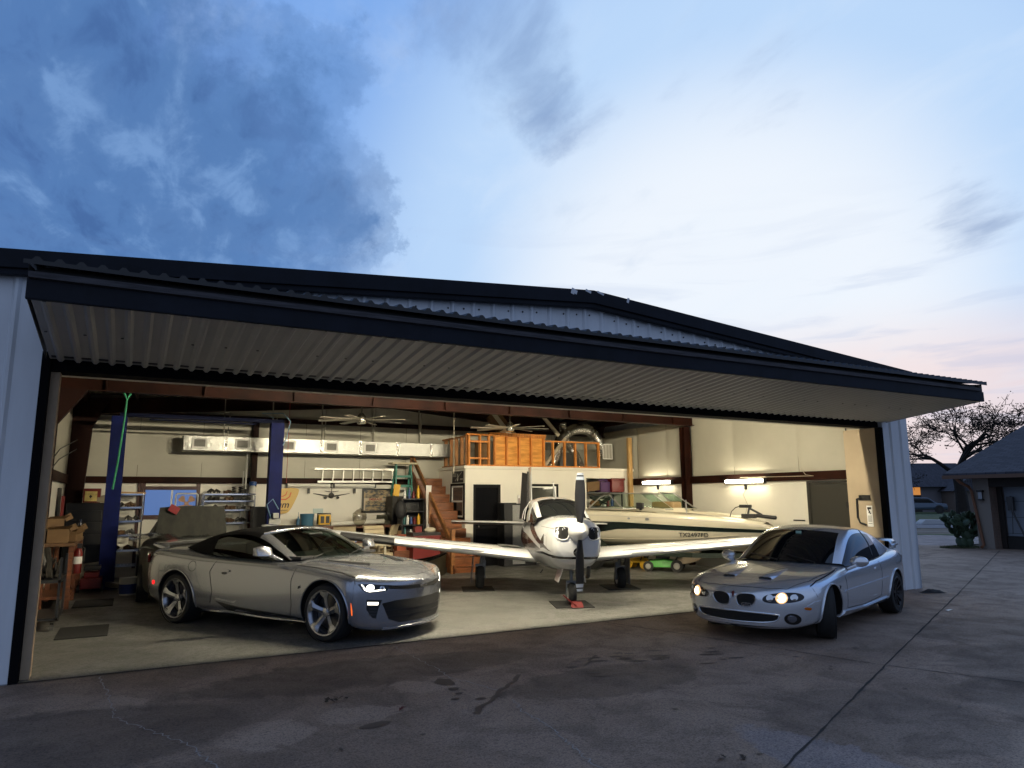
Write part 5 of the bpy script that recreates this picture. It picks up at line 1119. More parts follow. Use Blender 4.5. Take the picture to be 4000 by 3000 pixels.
def window_unit(parent, origin, ex, w, h, gl):
    M = Matrix.Translation(origin) @ Matrix(((ex[0], 0, 0, 0), (ex[1], 0, 0, 0), (0, 0, 1, 0), (0, 0, 0, 1)))
    ey = (-ex[1], ex[0]); f = MB(); P = lambda x, y, z: (origin[0]+ex[0]*x+ey[0]*y, origin[1]+ex[1]*x+ey[1]*y, origin[2]+z)
    def bx(b, x0, x1, y0, y1, z0, z1): b.add([P(*q) for q in ((x0, y0, z0), (x1, y0, z0), (x1, y1, z0), (x0, y1, z0), (x0, y0, z1), (x1, y0, z1), (x1, y1, z1), (x0, y1, z1))], [(0, 3, 2, 1), (4, 5, 6, 7), (0, 1, 5, 4), (1, 2, 6, 5), (2, 3, 7, 6), (3, 0, 4, 7)])
    for q in ((0, .06, 0, h), (w-.06, w, 0, h), (.06, w-.06, 0, .06), (.06, w-.06, h-.06, h)): bx(f, q[0], q[1], -.025, .02, q[2], q[3])
    fo = f.build('window', BF, parent); s = MB()
    for q in ((.065, .10, .065, h-.065), (w-.10, w-.065, .065, h-.065), (.10, w-.10, .065, .10), (.10, w-.10, h-.10, h-.065), (.10, w-.10, h*.5-.02, h*.5+.02)): bx(s, q[0], q[1], -.015, .02, q[2], q[3])
    s.build('sash', WHITE, fo); g = MB(); bx(g, .08, w-.08, .0, .012, .08, h-.08); g.build('pane', gl, fo)
DG_ = mat('dark_window_glass', (.012, .016, .015), .05, spec=.8)
window_unit(t, (1.86, -.003, 1.08), (1, 0), .95, 1.02, DG_)
window_unit(t, (-.003, .9, 1.18), (0, -1), .88, .93, DG_)
b = MB(); b.box((-.012, .10, 2.13), (-.002, .82, 2.43)); sg = tag(b.build('wall_sign', mat('black_chalk_sign', (.016, .016, .018), .6)), 'black sign with pale drawing on the side wall of the office', 'sign'); sg.location = (8.45, 8.2, 0)
c = MB()
for z in (2.39, 2.36, 2.33, 2.30): c.box((-.016, .55, z-.006), (-.0125, .78, z+.004))
c.beam((-.014, .20, 2.40), (-.014, .62, 2.18), .004, .012); c.beam((-.014, .45, 2.17), (-.014, .45, 2.36), .004, .012); c.beam((-.014, .13, 2.22), (-.014, .3, 2.22), .004, .03)
c.build('chalk_marks', mat('chalk', (.45, .43, .38), .8), sg)
# loft railing
t = thing('loft_railing', 'bare wooden stud railing with plywood panel on the office roof', 'railing', (8.5, 8.2, 2.56))
b = MB(); studs = [(.02, 'a')]
for x in (0.04, .36, .62, .80, 1.16, 1.54, 1.92, 2.32): b.box((x, 0, .04), (x+.045, .09, .80))
b.box((0, 0, 0), (2.38, .09, .04)); b.box((0, -.01, .80), (2.38, .10, .845)); b.box((.66, -.02, .846), (2.38, .10, .89))
for z in (.18, .62): b.box((.085, .01, z), (.36, .08, z+.045)); b.box((.405, .01, z), (.62, .08, z+.045))
for x in (2.62, 3.0, 3.36, 3.72, 4.16): b.box((x, 0, .04), (x+.04, .085, .70))
b.box((2.381, 0, 0), (4.2, .09, .04)); b.box((2.381, 0, .70), (4.2, .09, .74)); b.build('stud_frame', WOOD, t)
PLY = mat('plywood', (.76, .35, .06), .55, 0, 0, 3.2, col2=(.54, .22, .03), stretch=(.7, 4, 4), ramp=(.42, .6), detail=6)
b = MB(); b.box((.84, .092, .04), (2.36, .105, .80)); b.build('plywood_panel', PLY, t)
b = MB()
for y in (.10, .42, .78, 1.14, 1.5): b.box((0, y, .04), (.09, y+.05, .76))
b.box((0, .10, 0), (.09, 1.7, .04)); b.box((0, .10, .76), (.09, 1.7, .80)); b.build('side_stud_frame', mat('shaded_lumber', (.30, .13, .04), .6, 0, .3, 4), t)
b = MB(); b.box((.45, .30, .04), (.75, .5, .70)); one(b, 'storage_box', CARD, 'brown box standing behind the loft railing at its left end', 'box', (8.5, 8.2, 2.562))
# long box leaning on the loft
b = MB(); b.box((-.19, -.10, 0), (.19, .10, 1.35)); o = one(b, 'leaning_carton', CARD, 'long cardboard carton leaning on the loft behind the ceiling fan', 'carton', (10.35, 8.62, 2.98)); o.rotation_euler = (-.25, -.62, 0)
c = MB(); c.box((-.06, -.105, .02), (.07, -.101, 1.34)); c.build('white_label', mat('pale_carton_print', (.62, .58, .45), .7), o)
# foil air ducts
FOIL = mat('crinkled_foil', (.62, .62, .60), .22, 1.0, 0, 6, bump=1.0, bscale=26)
def flex(pts, r, label):
    b = MB(); n = 60; P = [Vector(p) for p in pts]; out = []; rs = []
    for i in range(n+1):
        u = i/n*(len(P)-1); k = min(int(u), len(P)-2); f = u-k; p0, p1, p2, p3 = P[max(k-1, 0)], P[k], P[k+1], P[min(k+2, len(P)-1)]
        out.append(.5*((2*p1)+(p2-p0)*f+(2*p0-5*p1+4*p2-p3)*f*f+(3*p1-p0-3*p2+p3)*f**3)); rs.append(r*(1+(.05 if i % 2 else -.05)+random.uniform(-.04, .04)))
    b.tube([(0, 0, 0)] if 0 else out, rs, 14); o = tag(b.build('flexible_duct', FOIL, smooth=35), label, 'duct'); return o
flex([(11.35, 8.75, 2.60), (11.60, 8.8, 3.0), (11.85, 8.9, 3.45), (12.3, 8.95, 3.72), (12.85, 8.95, 3.72), (13.2, 8.9, 3.35), (13.3, 8.95, 3.0)], .155, 'wide silver foil duct arching over the loft from floor to grille')
flex([(12.42, 8.75, 2.58), (12.30, 8.85, 2.95), (12.05, 8.95, 3.4), (11.95, 9.0, 3.9)], .12, 'narrower silver foil duct standing right of the wide arched duct')
b = MB(); b.beam((0, 0, 0), (.75, .1, .78), .04, .09); b.beam((-.15, .05, 1.5), (.5, .05, .85), .03, .10); one(b, 'loft_brace', mat('pale_board', (.42, .36, .26), .6, 0, .1, 3), 'pale diagonal boards bracing behind the loft railing beside foil duct', 'brace', (10.95, 8.36, 2.62))
b = MB(); b.box((0, 0, 0), (1.2, .5, .10)); b.box((.1, .1, .10), (.7, .5, .5)); one(b, 'air_handler', mat('grey_cabinet', (.12, .12, .115), .5), 'grey air handling unit behind the right end of the loft railing', 'air handler', (11.9, 9.15, 2.565), bevel=.01)
t = thing('return_grille', 'white louvred return air grille at the right end of the loft', 'vent', (13.2, 8.75, 2.86))
b = MB()
for q in ((0, .03, 0, .46), (.33, .36, 0, .46), (.03, .33, 0, .03), (.03, .33, .43, .46), (.115, .13, .03, .43), (.225, .24, .03, .43)): b.box((q[0], 0, q[2]), (q[1], .02, q[3]))
b.build('frame', WHITE, t); b = MB(); b.box((.03, .008, .03), (.33, .018, .43)); b.build('louvre', mat('louvre_grey', (.40, .38, .33), .5), t)
b = MB(); b.box((0, 0, 0), (.13, .09, 3.46)); one(b, 'wooden_post', mat('pale_lumber', (.45, .27, .10), .6, 0, .25, 5, stretch=(6, 6, .8)), 'tall pale wooden post standing beside the office right corner', 'post', (13.60, 8.02, 0))
# stairs
t = thing('staircase', 'dark wooden stairs climbing along the office side wall to the loft', 'stairs', (7.55, 0, 0))
b = MB(); NS = 11
for k in range(NS):
    y0 = 6.95+k*.27; z0 = .10+k*.215; b.box((0, y0, max(0, z0-.20)), (.86, y0+.28, z0+.014)); 
b.build('step', mat('stair_redwood', (.20, .068, .022), .42, 0, .35, 3.0, stretch=(1, 6, 6)), t, bevel=.012)
b = MB(); b.beam((.0, 6.8, .02), (.0, 9.9, 2.46), .05, .26); b.build('stringer', DWOOD, t)
b = MB(); b.beam((-.02, 6.75, .55), (-.02, 9.85, 3.0), .05, .12); b.beam((-.02, 6.86, 0), (-.02, 6.86, 1.0), .09); b.beam((-.02, 8.3, 1.1), (-.02, 8.3, 1.82), .07); b.beam((-.02, 9.7, 2.1), (-.02, 9.7, 2.95), .07); b.build('handrail', mat('rail_lumber', (.24, .10, .03), .5, 0, .3, 4, stretch=(3, 1, 3)), t)
# ------------------------------------------------------------------ niche shelf on the right end of the office front
t = thing('niche_shelf', 'dark wire shelving full of gear in the recess of the office front wall', 'shelf', (12.24, 8.24, 0))
b = MB()
for z in (.5, 1.0, 1.45, 1.85): b.box((0, .05, z), (1.30, .5, z+.03))
for x in (0, 1.27): b.box((x, .05, 0), (x+.03, .08, 2.0)); b.box((x, .47, 0), (x+.03, .50, 2.0))
b.build('rack', DKSTEEL, t)
def item(mb, name, m, label, cat, loc, rz=0, group=None, **k): return one(mb, name, m, label, cat, loc, rz, group, **k)
b = MB(); b.box((0, 0, 0), (.50, .3, .26), rot=(0, -.1, 0)); item(b, 'cardboard_box', CARD, 'brown cardboard box tilted on the top shelf of the office recess', 'box', (12.30, 8.28, 1.92), .1, bevel=.006)
b = MB(); b.box((0, 0, 0), (.44, .3, .36)); b.box((-.03, -.03, .34), (.47, .33, .40)); item(b, 'red_cooler', RED, 'red cooler box with its lid on at the right of the recess shelf', 'cooler', (13.10, 8.2, 1.883), 0, bevel=.02)
b = MB(); b.box((0, 0, 0), (.34, .3, .30)); b.tube([(.0, .1, .30), (.1, .05, .36), (.3, .1, .33)], .04, 8); item(b, 'purple_bag', mat('purple_cloth', (.07, .03, .10), .8), 'dark purple bag stuffed between the cardboard box and red cooler', 'bag', (12.76, 8.28, 1.884), 0, bevel=.04)
b = MB()
for k in range(7): b.tube([(random.uniform(0, .7), random.uniform(0, .2), random.uniform(0, .3)) for _ in range(4)], random.uniform(.02, .05), 7)
item(b, 'strap_pile', mat('dark_green_straps', (.012, .020, .014), .8), 'tangle of dark straps hanging on the middle shelf of the recess', 'straps', (12.36, 8.2, 1.50), 0)
for k, (x, m, nm) in enumerate(((12.92, WHITE, 'white'), (13.05, RED, 'red topped'), (13.20, mat('blue_bottle', (.02, .06, .2), .4), 'blue'))):
    b = MB(); b.lathe([(.045, 0), (.045, .16), (.02, .2), (.02, .24), (0, .24)], n=12); item(b, 'spray_bottle', m, nm+' bottle on the third shelf of the office recess', 'bottle', (x, 8.35, 1.481), 0, 'bottles in the office recess', smooth=40)
b = MB(); b.sphere((.2, .12, .09), .2, 12, 8, (1, .6, .5)); item(b, 'brown_sack', CARD, 'crumpled brown sack on the lower shelf of the office recess', 'sack', (12.42, 8.22, 1.48), 0, smooth=60)
for x, m, nm in ((12.05, mat('teal_jug', (.01, .10, .10), .4), 'teal'), (12.28, WHITE, 'white'), (12.48, YEL, 'yellow')):
    b = MB(); b.lathe([(.09, 0), (.09, .22), (.03, .27), (.03, .31), (0, .31)], n=12); item(b, 'jug', m, nm+' jug on a box in front of the recess, behind the boat', 'jug', (x, 7.9, 1.10), 0, 'jugs in front of the office recess', smooth=40)
b = MB(); b.box((0, 0, 0), (.85, .35, 1.098)); item(b, 'storage_crate', DKSTEEL, 'dark storage chest before the office recess carrying three jugs', 'chest', (11.9, 7.75, .004), 0, bevel=.01)
t = thing('tool_cabinet', 'tall black cabinet with a grey diamond plate door beside the airplane tail', 'cabinet', (9.35, 7.75, .004))
b = MB(); b.box((0, 0, 0), (.36, .4, 1.60)); b.box((.36, .02, 0), (.95, .4, 1.58)); b.build('carcass', BLACK, t, bevel=.01); b = MB(); b.box((.24, -.012, .05), (.60, 0, 1.54)); b.build('door', mat('diamond_plate', (.28, .28, .27), .35, .7, .1, 40, bump=.6, bscale=60), t)
b = MB(); b.box((0, 0, 0), (.07, .02, .30)); o = one(b, 'thermometer', WHITE, 'narrow white thermometer on the office wall by the black cabinet', 'thermometer', (9.98, 8.17, 1.50)); c = MB(); c.box((.02, -.003, .04), (.05, .0, .22)); c.build('red_scale', RED, o)
# ------------------------------------------------------------------ back wall
t = thing('foil_duct', 'long silver foil air duct with five white grilles along the back wall', 'duct', (0, 9.3, 0))
FOIL2 = mat('duct_foil', (.34, .34, .32), .38, .95, .12, 1.2, bump=.6, bscale=7)
b = MB(); b.box((1.84, 0, 2.84), (8.5, .40, 3.19)); b.build('duct_box', FOIL2, t, bevel=.01)
b = MB()
for x in (2.72, 3.95, 4.95, 5.95, 6.95, 7.9): b.box((x, -.006, 2.84), (x+.07, -.002, 3.19))
b.build('foil_tape', FOIL, t)
for x in (2.19, 3.12, 4.19, 5.24, 6.24):
    g = MB()
    for q in ((-.16, -.12, -.12, .12), (.12, .16, -.12, .12), (-.12, .12, -.12, -.085), (-.12, .12, .085, .12)): g.box((x+q[0], -.022, 3.02+q[2]), (x+q[1], -.003, 3.02+q[3]))
    gr = g.build('grille', WHITE, t); g = MB(); g.box((x-.12, -.010, 2.935), (x+.12, -.004, 3.105)); bk = g.build('louvre', mat('louvre_dark', (.05, .05, .045), .5), gr)
    g = MB()
    for k in range(6): z = 2.945+k*.028; g.box((x-.118, -.018, z), (x+.118, -.011, z+.010))
    g.build('blade', mat('louvre_grey', (.40, .38, .33), .5), gr)
b = MB()
for x in (2.7, 3.8, 5.0, 6.3, 7.6): b.beam((x, .0, 3.192), (x+.0, .1, 4.15), .10, .012); b.beam((x+.12, .3, 3.192), (x+.16, .3, 4.1), .08, .012)
b.build('hanger_strap', mat('hanger_strap', (.40, .38, .32), .5, .3), t)
t = thing('ladder', 'aluminium ladder hung sideways on the back wall above the tube lights', 'ladder', (4.97, 9.84, 2.16))
b = MB(); b.beam((0, 0, .325), (2.22, 0, .335), .03, .05); b.beam((.08, 0, .0), (2.10, 0, .01), .03, .05); AL = mat('aluminium', (.45, .44, .40), .35, .9); b.build('rail', AL, t)
b = MB()
for k in range(8): x = .2+k*.265; b.beam((x, 0, .025), (x+.012, 0, .31), .04, .025)
b.build('rung', AL, t)
t = thing('yellow_sign', 'rounded yellow sign with dark lettering on the back wall beside the blue lift post', 'sign', (4.10, 9.93, 1.36))
b = MB(); b.prism([(x, 0, z) for x, z in smoothpoly([(-.10, .0), (.20, .0), (.32, .08), (.53, .56), (.48, .64), (.12, .64), (.02, .58), (-.14, .08)], 2)], (0, -.03, 0)); b.build('panel', mat('sign_yellow', (.62, .40, .09), .4), t)
text('lettering', 'um', .24, mat('sign_black', (.015, .01, .01), .5), t, frame((.14, -.034, .22), (1, 0, 0), (.25, 0, 1)), .003, True)
text('small_lettering', 'COMPANY', .055, mat('sign_black', (.015, .01, .01), .5), t, frame((.12, -.034, .08), (1, 0, 0), (0, 0, 1)), .002)
b = MB()
for k, r in enumerate((.0, .045)): b.prism([(x+r, -.034, z) for x, z in ((-.02, .34), (.20, .34), (.30, .42), (.33, .53), (.30, .53), (.27, .43), (.19, .37), (-.02, .37))], (0, -.003, 0)) if k == 0 else b.prism([(x, -.034, z) for x, z in ((.02, .42), (.12, .42), (.2, .46), (.23, .56), (.21, .56), (.18, .48), (.11, .44), (.02, .44))], (0, -.003, 0))
b.build('curved_stripe', mat('sign_orange', (.60, .12, .02), .5), t)
t = thing('airplane_ornament', 'dark metal airliner silhouette hung on the back wall', 'wall ornament', (5.45, 9.96, 1.81)); DKM = mat('ornament_metal', (.03, .028, .025), .45, .6)
b = MB(); b.lathe([(0, -.05), (.06, -.04), (.075, 0), (.075, .02), (0, .02)], (0, 0, 0), 'Y', 20); b.prism([(-.47, 0, .06), (-.47, 0, .045), (-.05, 0, -.04), (-.05, 0, .0)], (0, -.01, 0)); b.prism([(.47, 0, .06), (.47, 0, .045), (.05, 0, -.04), (.05, 0, .0)], (0, -.01, 0)); b.prism([(-.18, 0, .12), (-.18, 0, .11), (0, 0, .08), (.18, 0, .11), (.18, 0, .12), (0, 0, .10)], (0, -.01, 0)); b.box((-.008, -.01, .07), (.008, 0, .22)); b.build('silhouette', DKM, t)
for x in (-.16, .16): b = MB(); b.lathe([(0, -.05), (.035, -.045), (.035, .0), (0, 0)], (x, 0, -.055), 'Y', 14); b.build('engine', DKM, t)
t = thing('framed_poster', 'black framed airplane poster on the back wall left of the bookcase', 'poster', (6.26, 9.95, 1.37))
b = MB()
for q in ((0, .04, 0, .62), (.85, .89, 0, .62), (.04, .85, 0, .04), (.04, .85, .58, .62)): b.box((q[0], -.03, q[2]), (q[1], .02, q[3]))
b.build('frame', BLACK, t); b = MB(); b.box((.04, .0, .04), (.85, .015, .58)); b.build('print', mat('poster_print', (.40, .30, .16), .5, 0, 0, 7, col2=(.05, .06, .07), ramp=(.40, .58), stretch=(1, 1, 2.2)), t)
b = MB(); b.box((.05, -.004, .30), (.84, -.001, .37)); b.box((.05, -.004, .05), (.09, -.001, .30)); b.build('banner', mat('poster_pale_band', (.50, .42, .30), .6), t)
text('lettering', 'EMBRAER', .085, mat('poster_red', (.30, .04, .03), .6), t, frame((.36, -.008, .335), (1, 0, 0), (0, 0, 1)), .002, True)
t = thing('box_fan', 'white box fan with pale orange blades standing in the back window', 'fan', (1.80, 9.84, 1.40))
b = MB(); b.tube([(x, 0, z) for x, z in [(.03, .0), (.44, .0), (.47, .03), (.47, .43), (.44, .46), (.03, .46), (0, .43), (0, .03), (.03, 0)]], .018, 8); b.build('frame', WHITE, t, smooth=50)
b = MB()
for k in range(4):
    a = k*math.pi/2+.75; b.prism([(.235+.21*math.cos(a+d)*r, .02, .23+.21*math.sin(a+d)*r) for d, r in ((-.1, .2), (-.45, .9), (-.2, 1), (.3, 1), (.5, .85), (.25, .2))], (0, .012, 0))
b.lathe([(0, 0), (.05, .005), (.05, .03), (0, .03)], (.235, 0, .23), 'Y', 16); b.build('blade', mat('pale_orange_plastic', (.55, .28, .12), .5), t)
b = MB()
for k in range(13): x = .03+k*.034; b.beam((x, -.012, .02), (x, -.012, .44), .004)
b.build('guard', mat('grey_wire', (.35, .35, .36), .4), t)
# ------------------------------------------------------------------ ceiling fans
def ceiling_fan(loc, label, a0):
    t = thing('ceiling_fan', label, 'ceiling fan', loc, a0, 'ceiling fans')
    BR = mat('brushed_nickel', (.55, .53, .46), .25, 1.0)
    b = MB(); b.lathe([(0, .42), (.07, .42), (.075, .36), (.02, .33), (.015, .20), (.04, .19), (.10, .12), (.115, .0), (.09, -.05), (0, -.06)], n=24); b.build('motor', BR, t, smooth=40)
    b = MB(); b.lathe([(.05, .78), (.05, .42)], n=10); b.build('down_rod', BLACK, t)
    for k in range(8):
        a = 2*math.pi*k/8; u, v = Vector((math.cos(a), math.sin(a), 0)), Vector((-math.sin(a), math.cos(a), 0)); p = lambda r, w, z: u*r+v*w+Vector((0, 0, z))
        b = MB(); b.prism([p(.10, -.03, .03), p(.25, -.065, .025), p(.98, -.075, .02), p(1.0, 0, .02), p(.98, .055, .035), p(.25, .055, .045), p(.10, .03, .05)], (0, 0, .008)); b.build('blade', mat('grey_wood_blade', (.46, .42, .33), .45), t)
    return t
ceiling_fan((5.33, 7.0, 3.44), 'eight blade ceiling fan hanging in front of the silver wall duct', .2)
ceiling_fan((9.12, 7.0, 3.42), 'eight blade ceiling fan hanging in front of the wooden loft', .5)
# ------------------------------------------------------------------ two post lift
t = thing('two_post_lift', 'dark blue two-post car lift with an overhead crossbar', 'car lift', (0, 7.9, .004))
for x, s in ((.56, 1), (3.66, -1)):
    b = MB(); b.box((x-.14, -.13, 0), (x+.14, -.10, 3.40)); b.box((x-.14, -.10, 0), (x-.10, .14, 3.40)); b.box((x+.10, -.10, 0), (x+.14, .14, 3.40)); b.build('post', BLUEP, t, bevel=.005)
    b = MB(); b.box((x-.22, -.25, 0), (x+.22, .3, .02)); b.build('base_plate', BLUEP, t)
    b = MB(); b.beam((x+.05*s, -.20, .10), (x+.45*s, -.95, .10), .12, .09); b.beam((x+.45*s, -.95, .10), (x+.52*s, -1.1, .10), .09, .07); b.lathe([(0, 0), (.07, 0), (.07, .09), (0, .09)], (x+.55*s, -1.14, .08), n=14); b.build('arm', mat('worn_grey_arm', (.22, .21, .19), .5, .3, .2, 6), t)
b = MB(); b.box((.56, -.06, 3.402), (3.80, .06, 3.48)); b.box((1.1, -.12, 3.34), (3.2, -.08, 3.37)); b.build('crossbar', mat('blue_black_bar', (.003, .005, .022), .7, spec=.1), t)
b = MB(); b.box((3.56, -.20, 1.02), (3.80, -.135, 1.30)); b.lathe([(0, .55), (.12, .55), (.12, 1.0), (0, 1.0)], (3.70, -.27, 0), n=16); b.box((3.62, -.30, 1.31), (3.74, -.14, 1.42)); b.build('power_unit', mat('pale_grey_unit', (.35, .35, .32), .4), t, bevel=.006)
b = MB(); b.tube([(3.55, -.15, 3.5), (3.3, -.12, 3.60), (3.75, -.15, 3.62), (3.92, -.15, 3.45), (3.86, -.15, 3.1), (3.78, -.15, 2.9)], .012, 8); b.tube([(3.6, -.16, 1.3), (3.5, -.16, 1.6), (3.62, -.16, 1.72), (3.75, -.16, 1.5)], .012, 8); b.build('hose', mat('pale_blue_hose', (.15, .28, .40), .5), t, smooth=60)
b = MB(); b.tube([(0, 0, 0), (-.02, 0, -.5), (-.06, .02, -1.1), (-.10, .02, -1.55)], .016, 8); b.tube([(-.05, 0, .10), (0, 0, 0), (.05, 0, .10)], .02, 8); one(b, 'green_rope', mat('green_strap', (.02, .24, .11), .6), 'bright green strap hanging from the girder beside the left lift post', 'strap', (.70, 5.35, 3.45), smooth=60)
# ------------------------------------------------------------------ left half: shelves, bench, workbench
def wire_shelf(loc, w, d, h, zs, label, rz=0):
    t = thing('wire_shelf', label, 'shelf', loc, rz, 'chrome wire shelves'); b = MB()
    for x in (0, w):
        for y in (0, d): b.tube([(x, y, 0), (x, y, h)], .016, 8)
    b.build('post', CHROME, t, smooth=60)
    for z in zs:
        b = MB(); b.beam((0, 0, z), (w, 0, z), .012, .035); b.beam((0, d, z), (w, d, z), .012, .035)
        for k in range(int(w/.07)+1): x = k*.07; b.beam((x, 0, z+.012), (x, d, z+.012), .008)
        b.build('tray', CHROME, t)
    return t
wire_shelf((2.37, 9.42, 0), 1.12, .40, 1.86, (.35, .80, 1.17, 1.47, 1.68, 1.84), 'chrome wire shelf between the box fan and blue lift post')
wire_shelf((.50, 9.40, 0), .62, .42, 1.86, (.3, .62, .95, 1.25, 1.55, 1.84), 'chrome wire shelf in the back left corner behind the lift post')
DARKM = mat('oily_part', (.035, .032, .028), .5, .4, .4, 8); PARTM = [DARKM, mat('greasy_brown_part', (.10, .055, .025), .6, 0, .3, 8), mat('grey_part', (.14, .14, .13), .45, .5, .3, 8)]
adjs = ['flat', 'round', 'coiled', 'lumpy', 'angular', 'long']
def part(loc, k, label):
    b = MB(); r = random.Random(k)
    for q in range(4):
        x, y, z = r.uniform(-.09, .09), r.uniform(-.07, .07), r.uniform(.03, .06); w = r.uniform(.03, .09)
        if r.random() < .5: b.box((x-w, y-w*.6, 0), (x+w, y+w*.6, z+w*.4), rot=(0, 0, r.uniform(0, 1)))
        else: b.tube([(x-w, y, .03), (x, y+.02, z+.04), (x+w, y, .03)], .03, 8)
    return one(b, 'machine_part', PARTM[k % 3], label, 'machine part', loc, bevel=.004, group='machine parts on the wire shelves')
k = 0
for z, ht in ((1.86, 'top'), (1.70, 'second'), (1.49, 'third'), (1.19, 'fourth')):
    for x, side in ((2.58, 'left'), (2.92, 'middle'), (3.25, 'right')):
        part((x, 9.6, z), k, '%s, %s on the %s tray of the wire shelf by the fan' % ('dark metal machine part' if k % 3 == 0 else 'brownish machine part' if k % 3 == 1 else 'grey machine part', side, ht)); k += 1
for z, ht in ((1.57, 'second'), (1.27, 'third'), (.97, 'fourth'), (.64, 'fifth')):
    for x, side in ((.68, 'left'), (.94, 'right')):
        part((x, 9.58, z), k, '%s, %s on the %s tray of the corner wire shelf' % ('dark metal machine part' if k % 3 == 0 else 'brownish machine part' if k % 3 == 1 else 'grey machine part', side, ht)); k += 1
for x, nm in ((3.02, 'left'), (3.17, 'right')):
    b = MB(); b.tube([(.045*math.cos(a), .045*math.sin(a), .16*a/25) for a in [i*.5 for i in range(50)]], .011, 6); one(b, 'coil_spring', DARKM, nm+' of two dark coil springs on top of the wire shelf', 'spring', (x, 9.5, 1.858), 0, 'coil springs on the wire shelf', smooth=60)
b = MB(); b.beam((0, 0, 0), (.62, 0, -.02), .05, .03); one(b, 'bat', mat('pale_bat_wood', (.45, .26, .10), .5), 'wooden bat lying on top of the corner wire shelf', 'bat', (.55, 9.45, 1.89))
t = thing('tool_chest', 'tall black tool chest in the back left corner', 'tool chest', (-.30, 9.0, .004))
b = MB(); b.box((0, 0, 0), (.70, .5, 1.66)); b.build('carcass', mat('black_chest', (.007, .007, .008), .35), t, bevel=.015); b = MB()
for z in (.2, .5, .8, 1.05, 1.3): b.box((.04, -.012, z), (.66, 0, z+.2))
b.build('drawer', mat('black_drawer', (.012, .012, .013), .35), t, bevel=.006)
b = MB(); b.box((0, 0, 0), (.32, .1, .30)); o = one(b, 'game_box', RED, 'red and yellow board game box standing on the black tool chest', 'box', (-.02, 9.18, 1.666), -.08, bevel=.004)
c = MB(); c.box((.03, -.004, .03), (.26, -.001, .24)); c.build('yellow_picture', mat('faded_yellow_print', (.50, .40, .14), .5, 0, .3, 9), o); c = MB(); c.add([(.14, -.006, .17), (.17, -.006, .13), (.14, -.006, .09), (.11, -.006, .13)], [(0, 1, 2, 3)]); c.build('dark_diamond', BLACK, o)
b = MB(); b.box((0, 0, 0), (.26, .2, .10), rot=(0, .1, 0)); b.box((.02, .02, .1), (.25, .2, .16), rot=(0, -.2, 0)); one(b, 'paper_stack', mat('grey_papers', (.22, .19, .13), .8), 'stack of papers on the black tool chest beside the game box', 'papers', (.24, 9.15, 1.667))
# left workbench and what lies on it
t = thing('workbench', 'brown wooden workbench along the left wall carrying cardboard boxes', 'workbench', (-.36, 5.1, .004))
b = MB(); b.box((0, 0, .98), (.50, 2.5, 1.03)); b.build('top', mat('bench_wood', (.12, .06, .025), .6, 0, .3, 4), t, bevel=.006)
for x in (.05, .42):
    for y in (.05, 1.2, 2.40): b = MB(); b.box((x, y, 0), (x+.07, y+.09, .98)); b.build('leg', DWOOD, t)
b = MB(); b.box((.02, .06, .16), (.48, 2.44, .20)); b.build('lower_shelf', DWOOD, t)
for x, y, z, w, d, h, lab, rz in ((-.26, 5.25, 1.035, .30, .36, .22, 'open cardboard box nearest the door on the left workbench', .1), (-.22, 5.75, 1.035, .34, .40, .16, 'low cardboard box with wires in it, second on the left workbench', -.2), (-.28, 5.35, 1.258, .24, .28, .16, 'small cardboard box stacked on another on the left workbench', .3), (-.20, 6.5, 1.035, .32, .34, .18, 'cardboard box with torn flaps at the far end of the workbench', .15)):
    t2 = thing('cardboard_box', lab, 'box', (x, y, z), rz, 'cardboard boxes on the workbench'); b = MB(); b.box((0, 0, 0), (w, d, h)); b.build('carton', CARD, t2, bevel=.004); b = MB(); b.beam((w, 0, h), (w+.10, 0, h+.05), .004, .1); b.add([(0, 0, h+.002), (w, 0, h+.002), (w+.05, -.10, h+.06), (0, -.11, h+.04)], [(0, 1, 2, 3)]); b.build('flap', CARD, t2)
b = MB(); b.lathe([(.045, 0), (.045, .17), (.03, .20), (0, .20)], n=14); o = one(b, 'drink_can', RED, 'red and white can on the far end of the workbench', 'can', (.02, 6.95, 1.035), smooth=40); c = MB(); c.lathe([(.046, .06), (.046, .11)], n=14, caps=False); c.build('white_band', WHITE, o)
b = MB(); b.lathe([(.05, 0), (.05, .20), (.02, .28), (.02, .33), (0, .33)], n=14); one(b, 'bottle', mat('dark_blue_bottle', (.008, .012, .03), .2), 'dark bottle beside the red can on the workbench', 'bottle', (.08, 7.25, 1.035), smooth=40)
t = thing('fire_extinguisher', 'red fire extinguisher with a white label hung on the workbench leg', 'extinguisher', (.15, 6.05, .48))
b = MB(); b.lathe([(0, 0), (.065, 0), (.068, .03), (.068, .36), (.03, .42), (0, .42)], n=18); b.build('cylinder', RED, t, smooth=40); b = MB(); b.lathe([(.0695, .16), (.0695, .28)], n=18, caps=False); b.build('label_band', WHITE, t); b = MB(); b.box((-.02, -.03, .42), (.05, .03, .50)); b.tube([(.0, 0, .46), (.09, 0, .42), (.09, 0, .2)], .012, 6); b.build('valve', BLACK, t)
t = thing('tool_cart', 'dark steel cart on casters just inside the left door jamb', 'cart', (-.32, 3.0, .004))
b = MB(); b.box((0, 0, .14), (.46, .95, .17)); b.box((0, 0, .62), (.46, .95, .66))
for x in (0, .43):
    for y in (0, .92): b.box((x, y, .14), (x+.03, y+.03, .95))
b.build('frame', DKSTEEL, t)
for x in (.06, .40):
    for y in (.05, .90): b = MB(); b.lathe([(0, -.02), (.05, -.02), (.05, .02), (0, .02)], (x, y, .055), 'X', 16); b.build('caster', CHROME, t, smooth=40)
b = MB()
